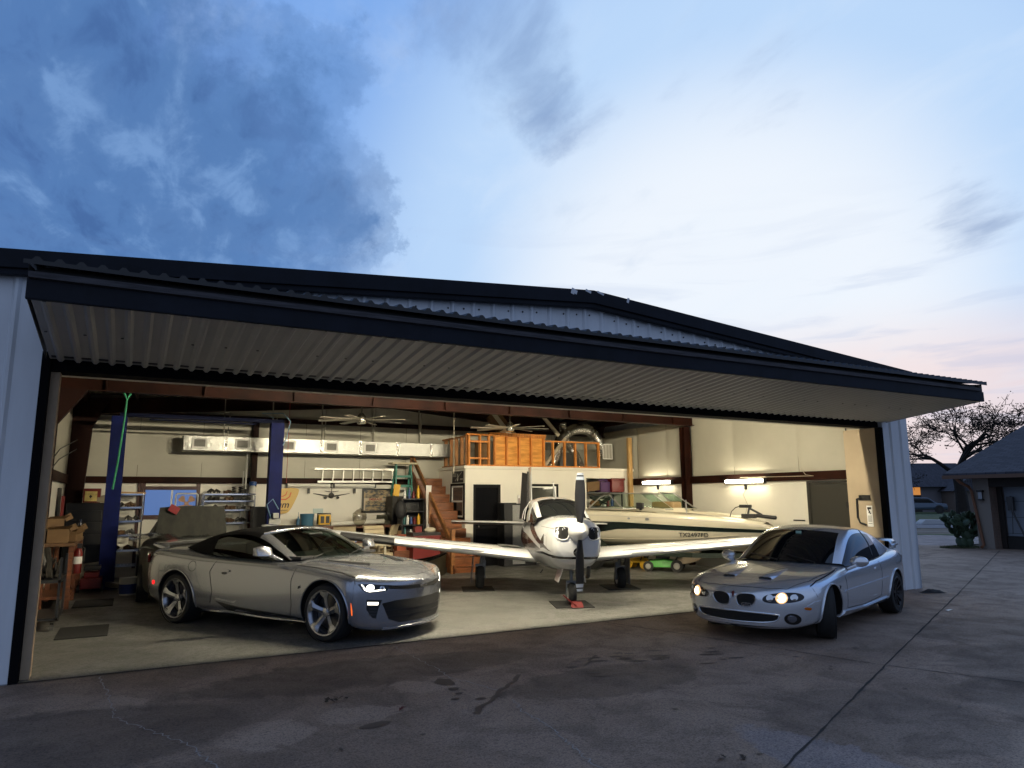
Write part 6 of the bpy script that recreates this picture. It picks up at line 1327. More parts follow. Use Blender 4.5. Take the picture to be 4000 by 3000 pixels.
for q in range(9): b.tube([(random.uniform(.05, .4), random.uniform(.1, .9), .67), (random.uniform(.05, .4), random.uniform(.1, .9), .67+random.uniform(.1, .4)), (random.uniform(.05, .4), random.uniform(.1, .9), .67)], random.uniform(.02, .05), 7)
one(b, 'tool_pile', DARKM, 'dark heap of hoses and tools on the steel cart', 'tools', (-.32, 3.0, .0))
t = thing('floor_jack', 'red floor jack beside the left lift post', 'jack', (.15, 7.35, .004))
b = MB(); b.box((0, 0, .06), (.36, .62, .26)); b.box((.05, .05, .26), (.30, .5, .36)); b.build('chassis', RED, t, bevel=.02); b = MB(); b.box((.04, .02, .40), (.32, .40, .48)); b.build('pad', BLACK, t, bevel=.02)
for x in (-.02, .36): b = MB(); b.lathe([(0, -.025), (.07, -.025), (.07, .025), (0, .025)], (x, .08, .07), 'X', 16); b.build('wheel', BLACK, t)
b = MB(); b.prism([(0, 0, 0), (.5, .1, 0), (.55, .5, .35), (.05, .4, .30)], (0, 0, .03)); one(b, 'foam_board', mat('pale_board_white', (.55, .52, .44), .6), 'pale board leaning behind the red floor jack', 'board', (.05, 8.05, .12))
for (x, y, lab) in ((.46, 5.66, 'black floor mat farther in by the left workbench'), (.46, 2.74, 'black floor mat nearer the door on the left')):
    b = MB(); b.box((-.29, -.46, 0), (.29, .46, .012)); one(b, 'floor_mat', mat('black_rubber_mat', (.012, .012, .012), .8, 0, .3, 30), lab, 'mat', (x, y, .0045), 0, 'floor mats by the left wall', bevel=.004)
b = MB(); b.lathe([(.13, 0), (.15, .30), (.155, .31), (.145, .31)], n=20); o = one(b, 'bucket', mat('bucket_white', (.5, .48, .42), .4), 'white and blue bucket on the floor behind the convertible tail', 'bucket', (.95, 6.6, .005), smooth=40); c = MB(); c.lathe([(.138, .03), (.147, .20)], n=20, caps=False); c.build('blue_band', mat('blue_label', (.01, .03, .15), .5), o)
# the old car under work behind the convertible
t = thing('old_car', 'dusty grey car with its hood up and plastic draped over it behind the convertible', 'car', (1.95, 6.55, .004), 0)
OC = mat('dusty_grey_paint', (.045, .043, .034), .6, 0, .25, 3); b = MB()
secs = []
for y, w, z in ((-1.5, .70, .72), (-1.35, .80, .86), (-.6, .85, .95), (.3, .85, 1.0), (1.4, .84, 1.0), (2.3, .80, .9)):
    secs.append([(w*math.copysign(abs(math.cos(a))**.5, math.cos(a)), y, z*.55+ (z*.45)*math.copysign(abs(math.sin(a))**.5, math.sin(a))) for a in [2*math.pi*k/24 for k in range(24)]])
b.loft(secs); b.build('body', OC, t, smooth=50)
b = MB(); b.loft([[(-.70, .35, .98), (.70, .35, .98), (.72, 1.7, .98), (-.72, 1.7, .98)], [(-.55, .75, 1.30), (.55, .75, 1.30), (.55, 1.5, 1.30), (-.55, 1.5, 1.30)]]); b.build('cabin', OC, t, bevel=.04); b = MB(); b.prism([(-.50, .42, 1.06), (.50, .42, 1.06), (.44, .68, 1.27), (-.44, .68, 1.27)], (0, -.02, .0)); b.build('windshield', TINT, t)
b = MB(); sec = []
for u in (-1, -.6, 0, .6, 1): sec.append([(.62*u, -.15+.02*abs(u), 1.02), (.60*u, -.02, 1.30+.02*(1-u*u)), (.57*u, .06, 1.57+.03*(1-u*u)), (.57*u, .10, 1.57+.03*(1-u*u)), (.60*u, .02, 1.30), (.62*u, -.11, 1.02)])
b.loft(sec); b.build('hood', mat('dusty_green_hood', (.015, .015, .010), .7, 0, .5, 3.5, stretch=(2, 2, .7)), t, smooth=40)
b = MB(); n = 16; vs = []
for i in range(n+1):
    for jx in range(n+1): x = -.85+1.3*i/n; y = -1.55+1.6*jx/n; vs.append((x, y, 1.0-.18*max(0, -y-1.0)+.10*noise.noise(Vector((x*2.2, y*2.2, .3)))+.05*noise.noise(Vector((x*6, y*6, 3)))+.06))
b.add(vs, [(i*(n+1)+q, i*(n+1)+q+1, (i+1)*(n+1)+q+1, (i+1)*(n+1)+q) for i in range(n) for q in range(n)]); o = tag(b.build('plastic_sheet', glassmat('milky_plastic', (.75, .72, .68), .75, .25), smooth=80, fix=False), 'clear wrinkled plastic sheet draped over the old car', 'plastic sheet'); o.location = (1.75, 6.55, 0)
for s in (-1, 1):
    for y in (-1.0, 1.6): b = MB(); b.lathe([(0, -.09), (.31, -.09), (.31, .09), (0, .09)], (.78*s, y, .31), 'X', 20); b.build('wheel', RUBBER, t)
b = MB(); b.box((-.09, -.05, 0), (.09, .05, .14), rot=(0, .5, 0)); one(b, 'red_toolbox', mat('red_and_blue_box', (.22, .02, .02), .4), 'small red box resting on the raised hood of the old car', 'box', (1.62, 6.55, 1.47), 0, bevel=.01)
# ------------------------------------------------------------------ middle: bench by the back wall, chairs, bookcase
t = thing('long_bench', 'long dark wooden bench along the back wall under the sign and poster', 'workbench', (4.0, 9.1, .004))
b = MB(); b.box((0, 0, 1.0), (3.0, .75, 1.06)); b.build('top', DWOOD, t, bevel=.006); b = MB(); b.box((.9, .05, 0), (.95, .7, 1.0)); b.box((2.9, .05, 0), (2.95, .7, 1.0)); b.box((.05, .05, 0), (.10, .7, 1.0)); b.box((1.0, .6, .1), (2.9, .65, 1.0)); b.build('side_panel', DWOOD, t)
b = MB(); b.lathe([(.15, 0), (.17, .29), (.175, .30), (.15, .28), (.0, .02)], n=20); one(b, 'blue_bucket', mat('blue_bucket', (.05, .14, .22), .45), 'grey-blue bucket standing on the long bench beside the yellow radio', 'bucket', (4.72, 9.35, 1.065), smooth=40)
t = thing('yellow_radio', 'yellow and black jobsite radio on the long bench', 'radio', (5.12, 9.3, 1.065))
b = MB(); b.box((-.15, -.12, .03), (.15, .12, .28)); b.build('case', YEL, t, bevel=.03); b = MB(); b.box((-.11, -.125, .07), (-.02, -.121, .24)); b.box((.02, -.125, .07), (.11, -.121, .24)); b.tube([(-.16, 0, .05), (-.16, 0, .30), (.16, 0, .30), (.16, 0, .05)], .016, 8); b.build('guard', BLACK, t)
b = MB(); b.lathe([(.04, 0), (.045, .02), (.045, .16), (.015, .20), (.015, .24), (0, .24)], n=14); b.tube([(0, 0, .24), (0, 0, .34)], .005, 6); one(b, 'torch_bottle', mat('blue_gas_bottle', (.03, .10, .18), .4), 'blue gas torch bottle left of the bucket on the long bench', 'bottle', (4.50, 9.3, 1.065), smooth=40)
b = MB(); b.tube([(0, 0, .06), (1.35, 0, .10)], .06, 14); one(b, 'paper_roll', mat('white_roll', (.62, .60, .53), .5), 'long white roll lying across the long bench', 'roll', (5.25, 9.12, 1.06), smooth=50)
b = MB(); b.box((0, 0, 0), (.42, .2, .07)); b.beam((.1, .1, .07), (.5, .1, .11), .03); one(b, 'red_clamp', RED, 'red tool lying on the long bench behind the white roll', 'tool', (5.45, 9.4, 1.066), bevel=.01)
b = MB(); b.box((0, 0, 0), (.30, .25, .10)); b.box((0, .22, .10), (.30, .25, .24), rot=(.2, 0, 0)); one(b, 'case', mat('dull_green_case', (.05, .05, .03), .6), 'dull green case at the right end of the long bench', 'case', (6.55, 9.35, 1.066), bevel=.01)
b = MB(); b.box((0, 0, 0), (.25, .02, .12)); one(b, 'tablet', mat('pale_blue_tag', (.45, .55, .55), .5), 'pale blue pouch pinned above the yellow radio on the wall', 'pouch', (5.0, 9.965, 1.36))
def chair(loc, rz, label):
    t = thing('office_chair', label, 'chair', loc, rz, 'tan office chairs'); TAN = mat('tan_chair_leather', (.46, .38, .24), .5, 0, .06, 5)
    b = MB(); b.loft([[(-.24, -.02+q, z), (.24, -.02+q, z), (.25, .03+q, z), (-.25, .03+q, z)] for z, q in ((.60, 0), (.72, .0), (.90, .03), (1.06, .07), (1.10, .10), (1.11, .15))]); b.build('backrest', TAN, t, bevel=.012, smooth=50)
    b = MB()
    for z in (.74, .84, .94, 1.03): b.box((-.245, -.026+(z-.6)*.12, z-.006), (.245, -.020+(z-.6)*.12, z+.006))
    b.build('stitching', mat('seam_brown', (.20, .15, .09), .6), t)
    b = MB(); b.box((-.24, -.5, .45), (.24, 0, .53)); b.build('seat', TAN, t, bevel=.02); b = MB(); b.tube([(-.27, 0, .75), (-.28, -.3, .72), (-.27, -.4, .55)], .018, 8); b.tube([(.27, 0, .75), (.28, -.3, .72), (.27, -.4, .55)], .018, 8); b.tube([(0, -.25, .05), (0, -.25, .45)], .03, 10)
    for k in range(5): a = 2*math.pi*k/5; b.beam((0, -.25, .09), (.28*math.cos(a), -.25+.28*math.sin(a), .05), .04, .03)
    b.build('frame', CHROME, t, smooth=50)
chair((5.22, 7.75, .004), math.pi*.95, 'tan office chair nearest the lift, its back toward the wall')
chair((5.85, 7.45, .004), .10, 'tan office chair seen from behind in front of the table')
chair((6.40, 7.9, .004), -2.2, 'tan office chair turned sideways near the bookcase')
b = MB(); b.box((0, 0, .70), (1.0, .6, .74)); b.box((.05, .05, 0), (.1, .1, .7)); b.box((.9, .5, 0), (.95, .55, .7)); b.box((.9, .05, 0), (.95, .1, .7)); b.box((.05, .5, 0), (.1, .55, .7)); one(b, 'small_table', mat('pale_table', (.45, .40, .30), .5), 'pale small table between the tan office chairs', 'table', (4.95, 6.7, .004), .0, bevel=.006)
n = 9; b = MB(); b.sphere((0, 0, .22), .20, 10, 8, (.9, .6, 1.1)); me = b.build('plastic_bag', glassmat('clear_bag', (.85, .82, .75), .8, .2), smooth=80)
for v in me.data.vertices: v.co *= 1+.25*noise.noise(v.co*9)
me.location = (5.95, 9.05, 1.04); tag(me, 'clear plastic bag standing on the long bench', 'plastic bag')
t = thing('bookcase', 'tall black bookcase of bottles beside the staircase', 'bookcase', (6.86, 8.5, .004))
b = MB(); b.box((0, 0, 0), (.03, .35, 1.72)); b.box((.57, 0, 0), (.60, .35, 1.72)); b.box((.03, .32, 0), (.57, .35, 1.72))
for z in (.3, .72, 1.05, 1.38, 1.69): b.box((.03, 0, z), (.57, .32, z+.03))
b.build('case', BLACK, t)
r = random.Random(4); cols = [('white', WHITE), ('blue', mat('blue_bottle', (.02, .06, .2), .4)), ('red', RED), ('yellow', YEL), ('teal', mat('teal_jug', (.01, .10, .10), .4))]
kk = 0
for z, nm, xs in ((1.72, 'on top of', (.10, .22, .33, .46)), (1.08, 'on the third shelf of', (.10, .19, .28, .37, .48)), (.75, 'on the second shelf of', (.12, .28, .45))):
    for x in xs:
        cn, m = cols[kk % 5]; h = r.uniform(.16, .28) if z < 1.5 else r.uniform(.2, .34); b = MB(); rr = r.uniform(.03, .045); b.lathe([(rr, 0), (rr, h*.7), (rr*.4, h*.85), (rr*.4, h), (0, h)], n=12)
        one(b, 'bottle', m, '%s bottle %s the black bookcase, number %s from left' % (cn, nm, ('one', 'two', 'three', 'four', 'five')[xs.index(x)]), 'bottle', (6.86+x, 8.6, z+.006), 0, 'bottles in the bookcase', smooth=40); kk += 1
b = MB(); b.sphere((0, 0, 0), .16, 12, 8, (1, .7, 1.5)); one(b, 'hanging_bag', mat('black_bag', (.012, .012, .014), .7), 'black bag hanging on the left side of the bookcase', 'bag', (6.80, 8.42, 1.45), smooth=60)
b = MB(); b.prism([(0, 0, 0), (.06, .3, 0), (.10, .3, 1.3), (.08, .0, 1.75), (-.06, -.02, 1.75)], (.02, 0, 0)); one(b, 'white_panel', mat('white_door_panel', (.70, .68, .62), .35), 'white curved panel leaning on the right side of the bookcase', 'panel', (7.48, 8.35, .30))
t = thing('red_toolbox', 'red rolling toolbox with drawers and a black top before the stairs', 'toolbox', (6.58, 6.9, .004))
b = MB(); b.box((0, 0, .08), (.66, .42, .88)); b.build('body', RED, t, bevel=.012); b = MB(); b.box((-.01, -.01, .881), (.67, .43, .95)); b.build('lid', BLACK, t, bevel=.008)
for z in (.62, .70, .78): b = MB(); b.box((.03, -.012, z), (.30, -.001, z+.06)); b.build('drawer', mat('dark_red_drawer', (.20, .008, .008), .35), t)
b = MB(); b.box((0, 0, 0), (.16, .14, .13)); one(b, 'red_tin', RED, 'small red tin at the left on top of the rolling toolbox', 'tin', (6.66, 7.0, .957)); b = MB(); b.sphere((.15, .1, .05), .15, 10, 6, (1, .7, .45)); one(b, 'rag', mat('pale_rag', (.45, .40, .30), .9), 'pale crumpled rag on top of the red rolling toolbox', 'rag', (6.9, 6.98, .95), smooth=70)
b = MB(); b.box((0, 0, 0), (.22, .2, .36)); o = one(b, 'orange_box', mat('orange_red_carton', (.24, .045, .014), .6), 'orange carton on the floor between bookcase and red toolbox', 'box', (6.30, 7.2, .55)); b = MB(); b.box((0, 0, 0), (.36, .3, .544)); one(b, 'wooden_crate', DWOOD, 'dark wooden crate under the orange carton', 'crate', (6.22, 7.15, .005)); b = MB(); b.box((0, 0, 0), (.2, .2, .5)); one(b, 'tall_carton', CARD, 'tall brown carton behind the orange box', 'box', (6.55, 8.2, .45))
t = thing('step_ladder', 'teal step ladder with a pale top standing by the stair rail', 'step ladder', (6.95, 9.3, 1.80))
b = MB()
for x in (.0, .46):
    b.beam((x, 0, 0), (x+.03*(1 if x == 0 else -1), .05, .82), .04); b.beam((x, .35, 0), (x+.03*(1 if x == 0 else -1), .1, .82), .04)
for z in (.25, .5): b.beam((.02, .02, z), (.46, .02, z), .03, .06)
TEAL = mat('teal_paint', (.04, .20, .15), .5); b.build('frame', TEAL, t); b = MB(); b.box((-.12, -.1, .82), (.60, .3, .86)); b.build('top', mat('pale_top', (.45, .40, .26), .5), t)
b = MB(); b.box((0, 0, .0), (.75, .55, 1.78)); one(b, 'dark_locker', mat('dark_locker', (.03, .028, .026), .5), 'dark locker behind the bookcase carrying the teal step ladder', 'locker', (6.85, 9.2, .004), bevel=.01); b = MB(); b.box((0, 0, 0), (.16, .03, .30), rot=(0, .12, 0)); one(b, 'yellow_board', YEL, 'small yellow board leaning on the locker left of the step ladder', 'board', (6.84, 9.1, 1.79))
# canoe
t = thing('canoe', 'tan canoe with a dark gunwale on the floor behind the convertible nose', 'canoe', (5.35, 5.55, .004), math.radians(-18))
b = MB(); sec = []; sec2 = []
for k in range(21):
    u = -1+2*k/20; w = .42*(1-abs(u)**2.2)+.012; z1 = .42+.20*abs(u)**3; zb = .02+.20*abs(u)**5; x = 1.35*u*(1.0)
    sec.append([(x, w*math.sin(a), zb+(z1-zb)*(1-math.cos(a))) for a in [(-1+2*q/14)*math.pi/2 for q in range(15)]]); sec2.append((x, w, z1))
b.loft(sec, closed=False, caps=False); o = b.build('hull', mat('tan_canoe', (.40, .31, .17), .4), t, smooth=60); md = o.modifiers.new('t', 'SOLIDIFY'); md.thickness = .012; bake(o)
b = MB(); b.tube([(x, w, z) for x, w, z in sec2], .022, 8); b.tube([(x, -w, z) for x, w, z in sec2], .022, 8); b.build('gunwale', BLACK, t, smooth=60)
# mowers
def mower(loc, rz):
    t = thing('lawn_mower', 'green lawn mower with grey wheels and a tan grass bag under the airplane wing', 'lawn mower', loc, rz)
    b = MB(); b.loft([[(.34, -.24, .10), (.34, .24, .10), (.30, .20, .24), (.30, -.20, .24)], [(.0, -.27, .10), (0, .27, .10), (0, .22, .28), (0, -.22, .28)], [(-.36, -.24, .10), (-.36, .24, .10), (-.32, .20, .24), (-.32, -.20, .24)]]); b.build('deck', GREEN, t, bevel=.02)
    b = MB(); b.box((-.14, -.13, .285), (.16, .13, .42)); b.lathe([(0, .42), (.13, .42), (.12, .50), (0, .51)], (0, 0, 0), n=18); b.build('engine', BLACK, t, bevel=.01)
    for x, r in ((.32, .12), (-.34, .14)):
        for y in (-.27, .27):
            b = MB(); b.lathe([(r*.55, -.03), (r, -.03), (r, .03), (r*.55, .03)], (x, y, r), 'Y', 22, caps=False); w = b.build('wheel', RUBBER, t, smooth=40); b = MB(); b.lathe([(0, -.035), (r*.3, -.03), (r*.56, -.015), (r*.56, .015), (r*.3, .03), (0, .035)], (x, y, r), 'Y', 18); b.build('hub', mat('grey_hub', (.35, .34, .30), .5), w)
    b = MB(); b.loft([[(-.34, -.22, .16), (-.34, .22, .16), (-.34, .2, .46), (-.34, -.2, .46)], [(-.62, -.26, .20), (-.62, .26, .20), (-.66, .24, .60), (-.66, -.24, .60)], [(-.86, -.22, .28), (-.86, .22, .28), (-.88, .2, .62), (-.88, -.2, .62)]]); bg = b.build('grass_bag', mat('tan_bag_cloth', (.30, .24, .17), .85, 0, .15, 6), t, bevel=.04, smooth=60)
    text('bag_lettering', 'LAWNBOY', .075, BLACK, bg, frame((-.62, -.275, .42), (1, 0, 0), (0, -.12, 1)), .002, True) if 0 else text('bag_lettering', 'LAWNBOY', .07, BLACK, bg, frame((-.62, .275, .42), (-1, 0, 0), (0, -.10, 1)), .002, True)
    b = MB(); b.tube([(-.30, -.22, .26), (-.75, -.22, 1.0), (-.80, -.15, 1.05), (-.80, .15, 1.05), (-.75, .22, 1.0), (-.30, .22, .26)], .015, 8); b.build('handle', BLACK, t, smooth=60)
    return t
mower((12.16, 4.95, .004), math.radians(132))
t = thing('edger', 'yellow walk-behind edger beside the green mower', 'edger', (12.05, 5.75, .004), math.radians(120))
b = MB(); b.box((-.18, -.14, .14), (.18, .14, .24)); b.box((-.1, -.1, .24), (.08, .1, .40)); b.build('body', YEL, t, bevel=.015)
for x, y in ((.2, .16), (.2, -.16), (-.2, .16), (-.2, -.16)): b = MB(); b.lathe([(0, -.025), (.10, -.025), (.10, .025), (0, .025)], (x, y, .10), 'Y', 18); b.build('wheel', YEL, t)
b = MB(); b.tube([(-.1, -.14, .2), (-.45, -.14, .95), (-.5, 0, 1.02), (-.45, .14, .95), (-.1, .14, .2)], .014, 8); b.build('handle', BLACK, t, smooth=60)
t = thing('string_trimmer', 'black upright tool with a yellow grip standing behind the airplane wing', 'trimmer', (11.9, 5.9, .004))
b = MB(); b.tube([(0, 0, 0), (.05, 0, .9), (.0, 0, 1.02)], .02, 8); b.box((-.03, -.05, .68), (.12, .05, .86)); b.build('shaft', BLACK, t); b = MB(); b.tube([(.0, 0, 1.02), (-.12, 0, 1.22)], .028, 10); b.build('grip', YEL, t)
# ------------------------------------------------------------------ right wall
t = thing('steel_door', 'dark grey steel door in the right wall of the hangar', 'door', (13.88, 1.0, 0))
b = MB(); b.box((-.02, .08, 0), (.0, 1.04, 2.0)); b.build('leaf', mat('dark_door_paint', (.030, .029, .024), .5), t); b = MB(); b.box((-.035, 0, 0), (.0, .075, 2.06)); b.box((-.035, 1.045, 0), (.0, 1.12, 2.06)); b.box((-.035, .076, 2.005), (0, 1.044, 2.06)); b.build('frame', mat('dark_door_frame', (.022, .021, .018), .5), t); b = MB(); b.box((-.05, .12, 1.5), (-.021, .17, 1.62)); b.build('hinge', BLACK, t)
b = MB(); b.tube([(13.78, 1.0, 3.35), (13.79, 1.02, 2.6), (13.80, 1.06, 2.12), (13.78, 1.0, 1.95), (13.72, .86, 1.85), (13.55, .82, 1.80)], .014, 8); tag(b.build('power_cable', BLACK, smooth=60), 'black cable looping down the right wall above the steel door', 'cable')
b = MB(); b.tube([(13.80, 2.2, 2.35), (13.82, 2.1, 2.2), (13.82, 1.9, 2.17), (13.83, 3.0, 2.18), (13.84, 4.0, 2.19)], .008, 6); tag(b.build('thin_wire', mat('pale_wire', (.45, .40, .30), .5), smooth=60), 'thin pale wire along the right wall girt', 'wire')
for (y, z, q, lab) in ((6.98, 1.92, -.15, 'white cord hanging from the light above the boat windshield'), (3.84, 1.90, .1, 'white cord hanging from the light above the boat bow')):
    b = MB(); b.tube([(13.83, y, z), (13.80, y+.06, z-.12), (13.81, y-q*.5, z-.35), (13.82, y+q, z-.75)], .007, 6); tag(b.build('light_cord', mat('pale_wire', (.45, .40, .30), .5), smooth=60), lab, 'cord', 'cords of the wall lights')
t = thing('crank_handle', 'black bent crank handle hung on the right door jamb', 'crank', (13.405, .60, 1.22), -math.pi/2)
b = MB(); b.tube([(.10, 0, .47), (.0, -.02, .46), (-.01, -.02, .1), (.04, -.02, .0), (.16, -.02, -.03)], .018, 8); b.build('bar', BLACK, t, smooth=50); b = MB(); b.box((.04, -.01, .43), (.28, .03, .53)); b.build('bracket', BLACK, t)
b = MB(); b.box((0, 0, 0), (.12, .006, .40)); o = one(b, 'warning_label', WHITE, 'white warning label with black figure beside the crank handle', 'label', (13.403, .42, 1.15), -math.pi/2); c = MB(); c.box((.02, -.003, .33), (.10, 0, .37)); c.beam((.04, -.002, .33), (.08, -.002, .24), .004, .02); c.beam((.07, -.002, .30), (.04, -.002, .26), .004, .014); c.sphere((.05, 0, .30), .014, 8, 6, (1, .2, 1))
for z in (.20, .18, .16, .14, .12, .10, .06): c.box((.02, -.002, z), (.10, 0, z+.007))
c.build('printing', BLACK, o)
b = MB(); b.box((0, 0, 0), (.012, .30, .025)); one(b, 'black_bracket', BLACK, 'small black bracket low on the right wall before the steel door', 'bracket', (13.875, 2.25, 1.2))
# left side hanging lines and odds
b = MB(); b.tube([(-.30, 3.2, 1.95), (-.26, 6.0, 2.6), (-.22, 9.2, 3.0)], .010, 6); tag(b.build('tie_cable', BLACK), 'upper black cable crossing the left wall', 'cable', 'cables on the left wall'); b = MB(); b.tube([(-.30, 3.0, 1.82), (-.26, 6.0, 2.42), (-.22, 9.2, 2.8)], .010, 6); tag(b.build('tie_cable', BLACK), 'lower black cable crossing the left wall', 'cable', 'cables on the left wall')
b = MB(); b.box((0, 0, 0), (.03, .55, 1.95)); one(b, 'side_door', mat('dark_door_paint', (.030, .029, .024), .5), 'dark door in the left wall beyond the workbench', 'door', (-.39, 7.9, .01)); 
b = MB(); b.box((0, 0, 0), (.05, .12, .9)); one(b, 'red_level', RED, 'red upright tool leaning on the left wall behind the boxes', 'tool', (-.30, 7.75, .9))
b = MB(); b.tube([(0, 0, 0), (0, 0, -1.9)], .006, 6); one(b, 'pull_cord', mat('red_cord', (.30, .03, .03), .6), 'thin red cord hanging down in front of the silver duct', 'cord', (4.05, 8.6, 4.0)); b = MB(); b.tube([(0, 0, 0), (.01, 0, -1.7)], .008, 6); one(b, 'rope', mat('pale_wire', (.45, .40, .30), .5), 'pale rope hanging left of the loft railing', 'rope', (7.55, 6.9, 4.0))
t = thing('pipe_bundle', 'white pipes and water filter beside the back column', 'pipes', (3.3, 9.7, 0))
b = MB(); b.tube([(0, 0, .4), (0, 0, 2.9)], .022, 8); b.tube([(-.10, 0, .4), (-.06, 0, 2.4)], .016, 8); b.build('pipe', WHITE, t, smooth=60); b = MB(); b.lathe([(0, 1.55), (.08, 1.56), (.08, 2.0), (.05, 2.05), (0, 2.05)], (.16, -.05, 0), n=16); b.build('filter', WHITE, t, smooth=40); b = MB(); b.lathe([(0, 2.05), (.085, 2.05), (.085, 2.14), (0, 2.15)], (.16, -.05, 0), n=16); b.build('filter_cap', mat('blue_cap', (.02, .08, .3), .4), t)
b = MB(); b.box((0, 0, 0), (.45, .4, 1.55)); one(b, 'air_compressor_cabinet', mat('black_cabinet', (.02, .02, .02), .5), 'black cabinet behind the right post of the blue lift', 'cabinet', (3.35, 8.6, .004), bevel=.01)
# ------------------------------------------------------------------ outside to the right
def brickmat():
    m = bpy.data.materials.new('tan_brick'); m.use_nodes = True; t = m.node_tree; b = t.nodes['Principled BSDF']; tcn = t.nodes.new('ShaderNodeTexCoord'); mp = t.nodes.new('ShaderNodeMapping'); mp.inputs[2].default_value = (math.pi/2, 0, math.pi/2); br = t.nodes.new('ShaderNodeTexBrick')
    t.links.new(tcn.outputs['Object'], mp.inputs[0]); t.links.new(mp.outputs[0], br.inputs[0]); br.inputs['Color1'].default_value = (.20, .13, .10, 1); br.inputs['Color2'].default_value = (.15, .10, .075, 1); br.inputs['Mortar'].default_value = (.20, .18, .16, 1); br.inputs['Scale'].default_value = 1; br.inputs['Brick Width'].default_value = .22; br.inputs['Row Height'].default_value = .075; br.inputs['Mortar Size'].default_value = .008
    t.links.new(br.outputs[0], b.inputs['Base Color']); b.inputs['Roughness'].default_value = .85; return m
BRICK = brickmat()
def shingle():
    m = bpy.data.materials.new('dark_shingles'); m.use_nodes = True; t = m.node_tree; b = t.nodes['Principled BSDF']; tcn = t.nodes.new('ShaderNodeTexCoord'); mp = t.nodes.new('ShaderNodeMapping'); mp.inputs[2].default_value = (0, 0, math.pi/2); br = t.nodes.new('ShaderNodeTexBrick')
    t.links.new(tcn.outputs['Object'], mp.inputs[0]); t.links.new(mp.outputs[0], br.inputs[0]); br.inputs['Color1'].default_value = (.030, .032, .045, 1); br.inputs['Color2'].default_value = (.055, .057, .075, 1); br.inputs['Mortar'].default_value = (.018, .018, .024, 1); br.inputs['Scale'].default_value = 1; br.inputs['Brick Width'].default_value = .3; br.inputs['Row Height'].default_value = .14; br.inputs['Mortar Size'].default_value = .012
    t.links.new(br.outputs[0], b.inputs['Base Color']); b.inputs['Roughness'].default_value = .85; return m
SHIN = shingle()
t = thing('garage_house', 'brick house with dark shingle roof and recessed garage door at the right edge', 'house', (26, 0, 0))
b = MB(); b.box((0, 4.78, 0), (.5, 5.28, 2.30)); b.box((.5, 5.20, 0), (11, 5.28, 2.42)); b.box((0, -8, 0), (.3, -.5, 2.30)); b.box((.5, -8, 2.05), (.6, 5.2, 2.42)); b.build('wall', BRICK, t)
b = MB(); b.box((.02, -.5, 2.02), (.42, 4.78, 2.38)); b.box((.42, 4.62, 0), (.50, 4.775, 2.02)); b.box((.42, -.5, 0), (.50, -.30, 2.02)); b.build('door_surround', mat('dark_trim_and_recess_shade', (.018, .014, .012), .7), t)  # header is dark trim; the dark sides carry the recess shade in their colour
b = MB(); b.box((.56, -.3, .05), (.60, 4.62, 2.04)); gd = b.build('garage_door', mat('blue_grey_door', (.20, .24, .29), .6), t); b = MB()
for z in (.50, 1.02, 1.54): b.box((.555, -.3, z), (.559, 4.62, z+.015))
b.build('panel_line', mat('door_groove', (.05, .06, .07), .7), gd)
b = MB(); b.box((.44, -.3, 0), (.55, 4.6, .42)); b.build('dark_threshold', mat('black_rubber_mat', (.012, .012, .012), .8, 0, .3, 30), t)
b = MB(); b.prism([(-.62, 5.86, 2.42), (-.62, -8.5, 2.42), (5.2, -8.5, 4.72), (5.2, 5.30, 4.72)], (0, 0, .06)); b.prism([(5.2, 5.30, 4.72), (5.2, -8.5, 4.72), (11, -8.5, 2.42), (11, 5.86, 2.42)], (0, 0, .06)); b.prism([(-.62, 5.86, 2.42), (5.2, 5.30, 4.72), (11, 5.86, 2.42)], (0, .05, .04)); b.build('roof', SHIN, t)
b = MB(); b.box((-.66, -8.5, 2.30), (-.58, 5.90, 2.42)); b.box((-.58, 5.82, 2.32), (11, 5.90, 2.42)); b.box((-.58, -8.5, 2.36), (0, 5.82, 2.39)); b.build('gutter', mat('brown_gutter', (.10, .055, .035), .5), t)
b = MB(); b.tube([(-.55, 5.50, 2.32), (-.5, 5.40, 2.18), (-.16, 5.33, 2.04), (-.07, 5.30, 1.9), (-.06, 5.10, .12), (-.22, 5.08, .05)], .05, 8); b.build('downspout', mat('copper_brown', (.16, .07, .035), .5), t, smooth=50)
b = MB(); b.box((-.10, 4.98, 1.62), (-.02, 5.06, 1.86)); b.box((-.15, 4.93, 1.86), (-.02, 5.11, 1.92)); b.box((-.14, 4.94, 1.58), (-.02, 5.10, 1.62)); lm = b.build('wall_lantern', BLACK, t); b = MB(); b.box((-.12, 4.96, 1.63), (-.101, 5.08, 1.85)); b.build('pane', mat('lantern_glass', (.25, .28, .32), .1), lm)
t = thing('garden_tool', 'long handled tool with a hose leaning on the blue-grey garage door', 'tool', (26.4, 4.25, 0))
b = MB(); b.tube([(0, .1, 1.72), (-.06, .05, 1.2), (-.12, -.25, .45)], .03, 8); b.tube([(.05, .12, 1.7), (.0, .1, 1.1), (-.02, .14, .5)], .012, 6); b.box((-.06, .02, 1.25), (.06, .2, 1.7)); b.build('handle', DKSTEEL, t)
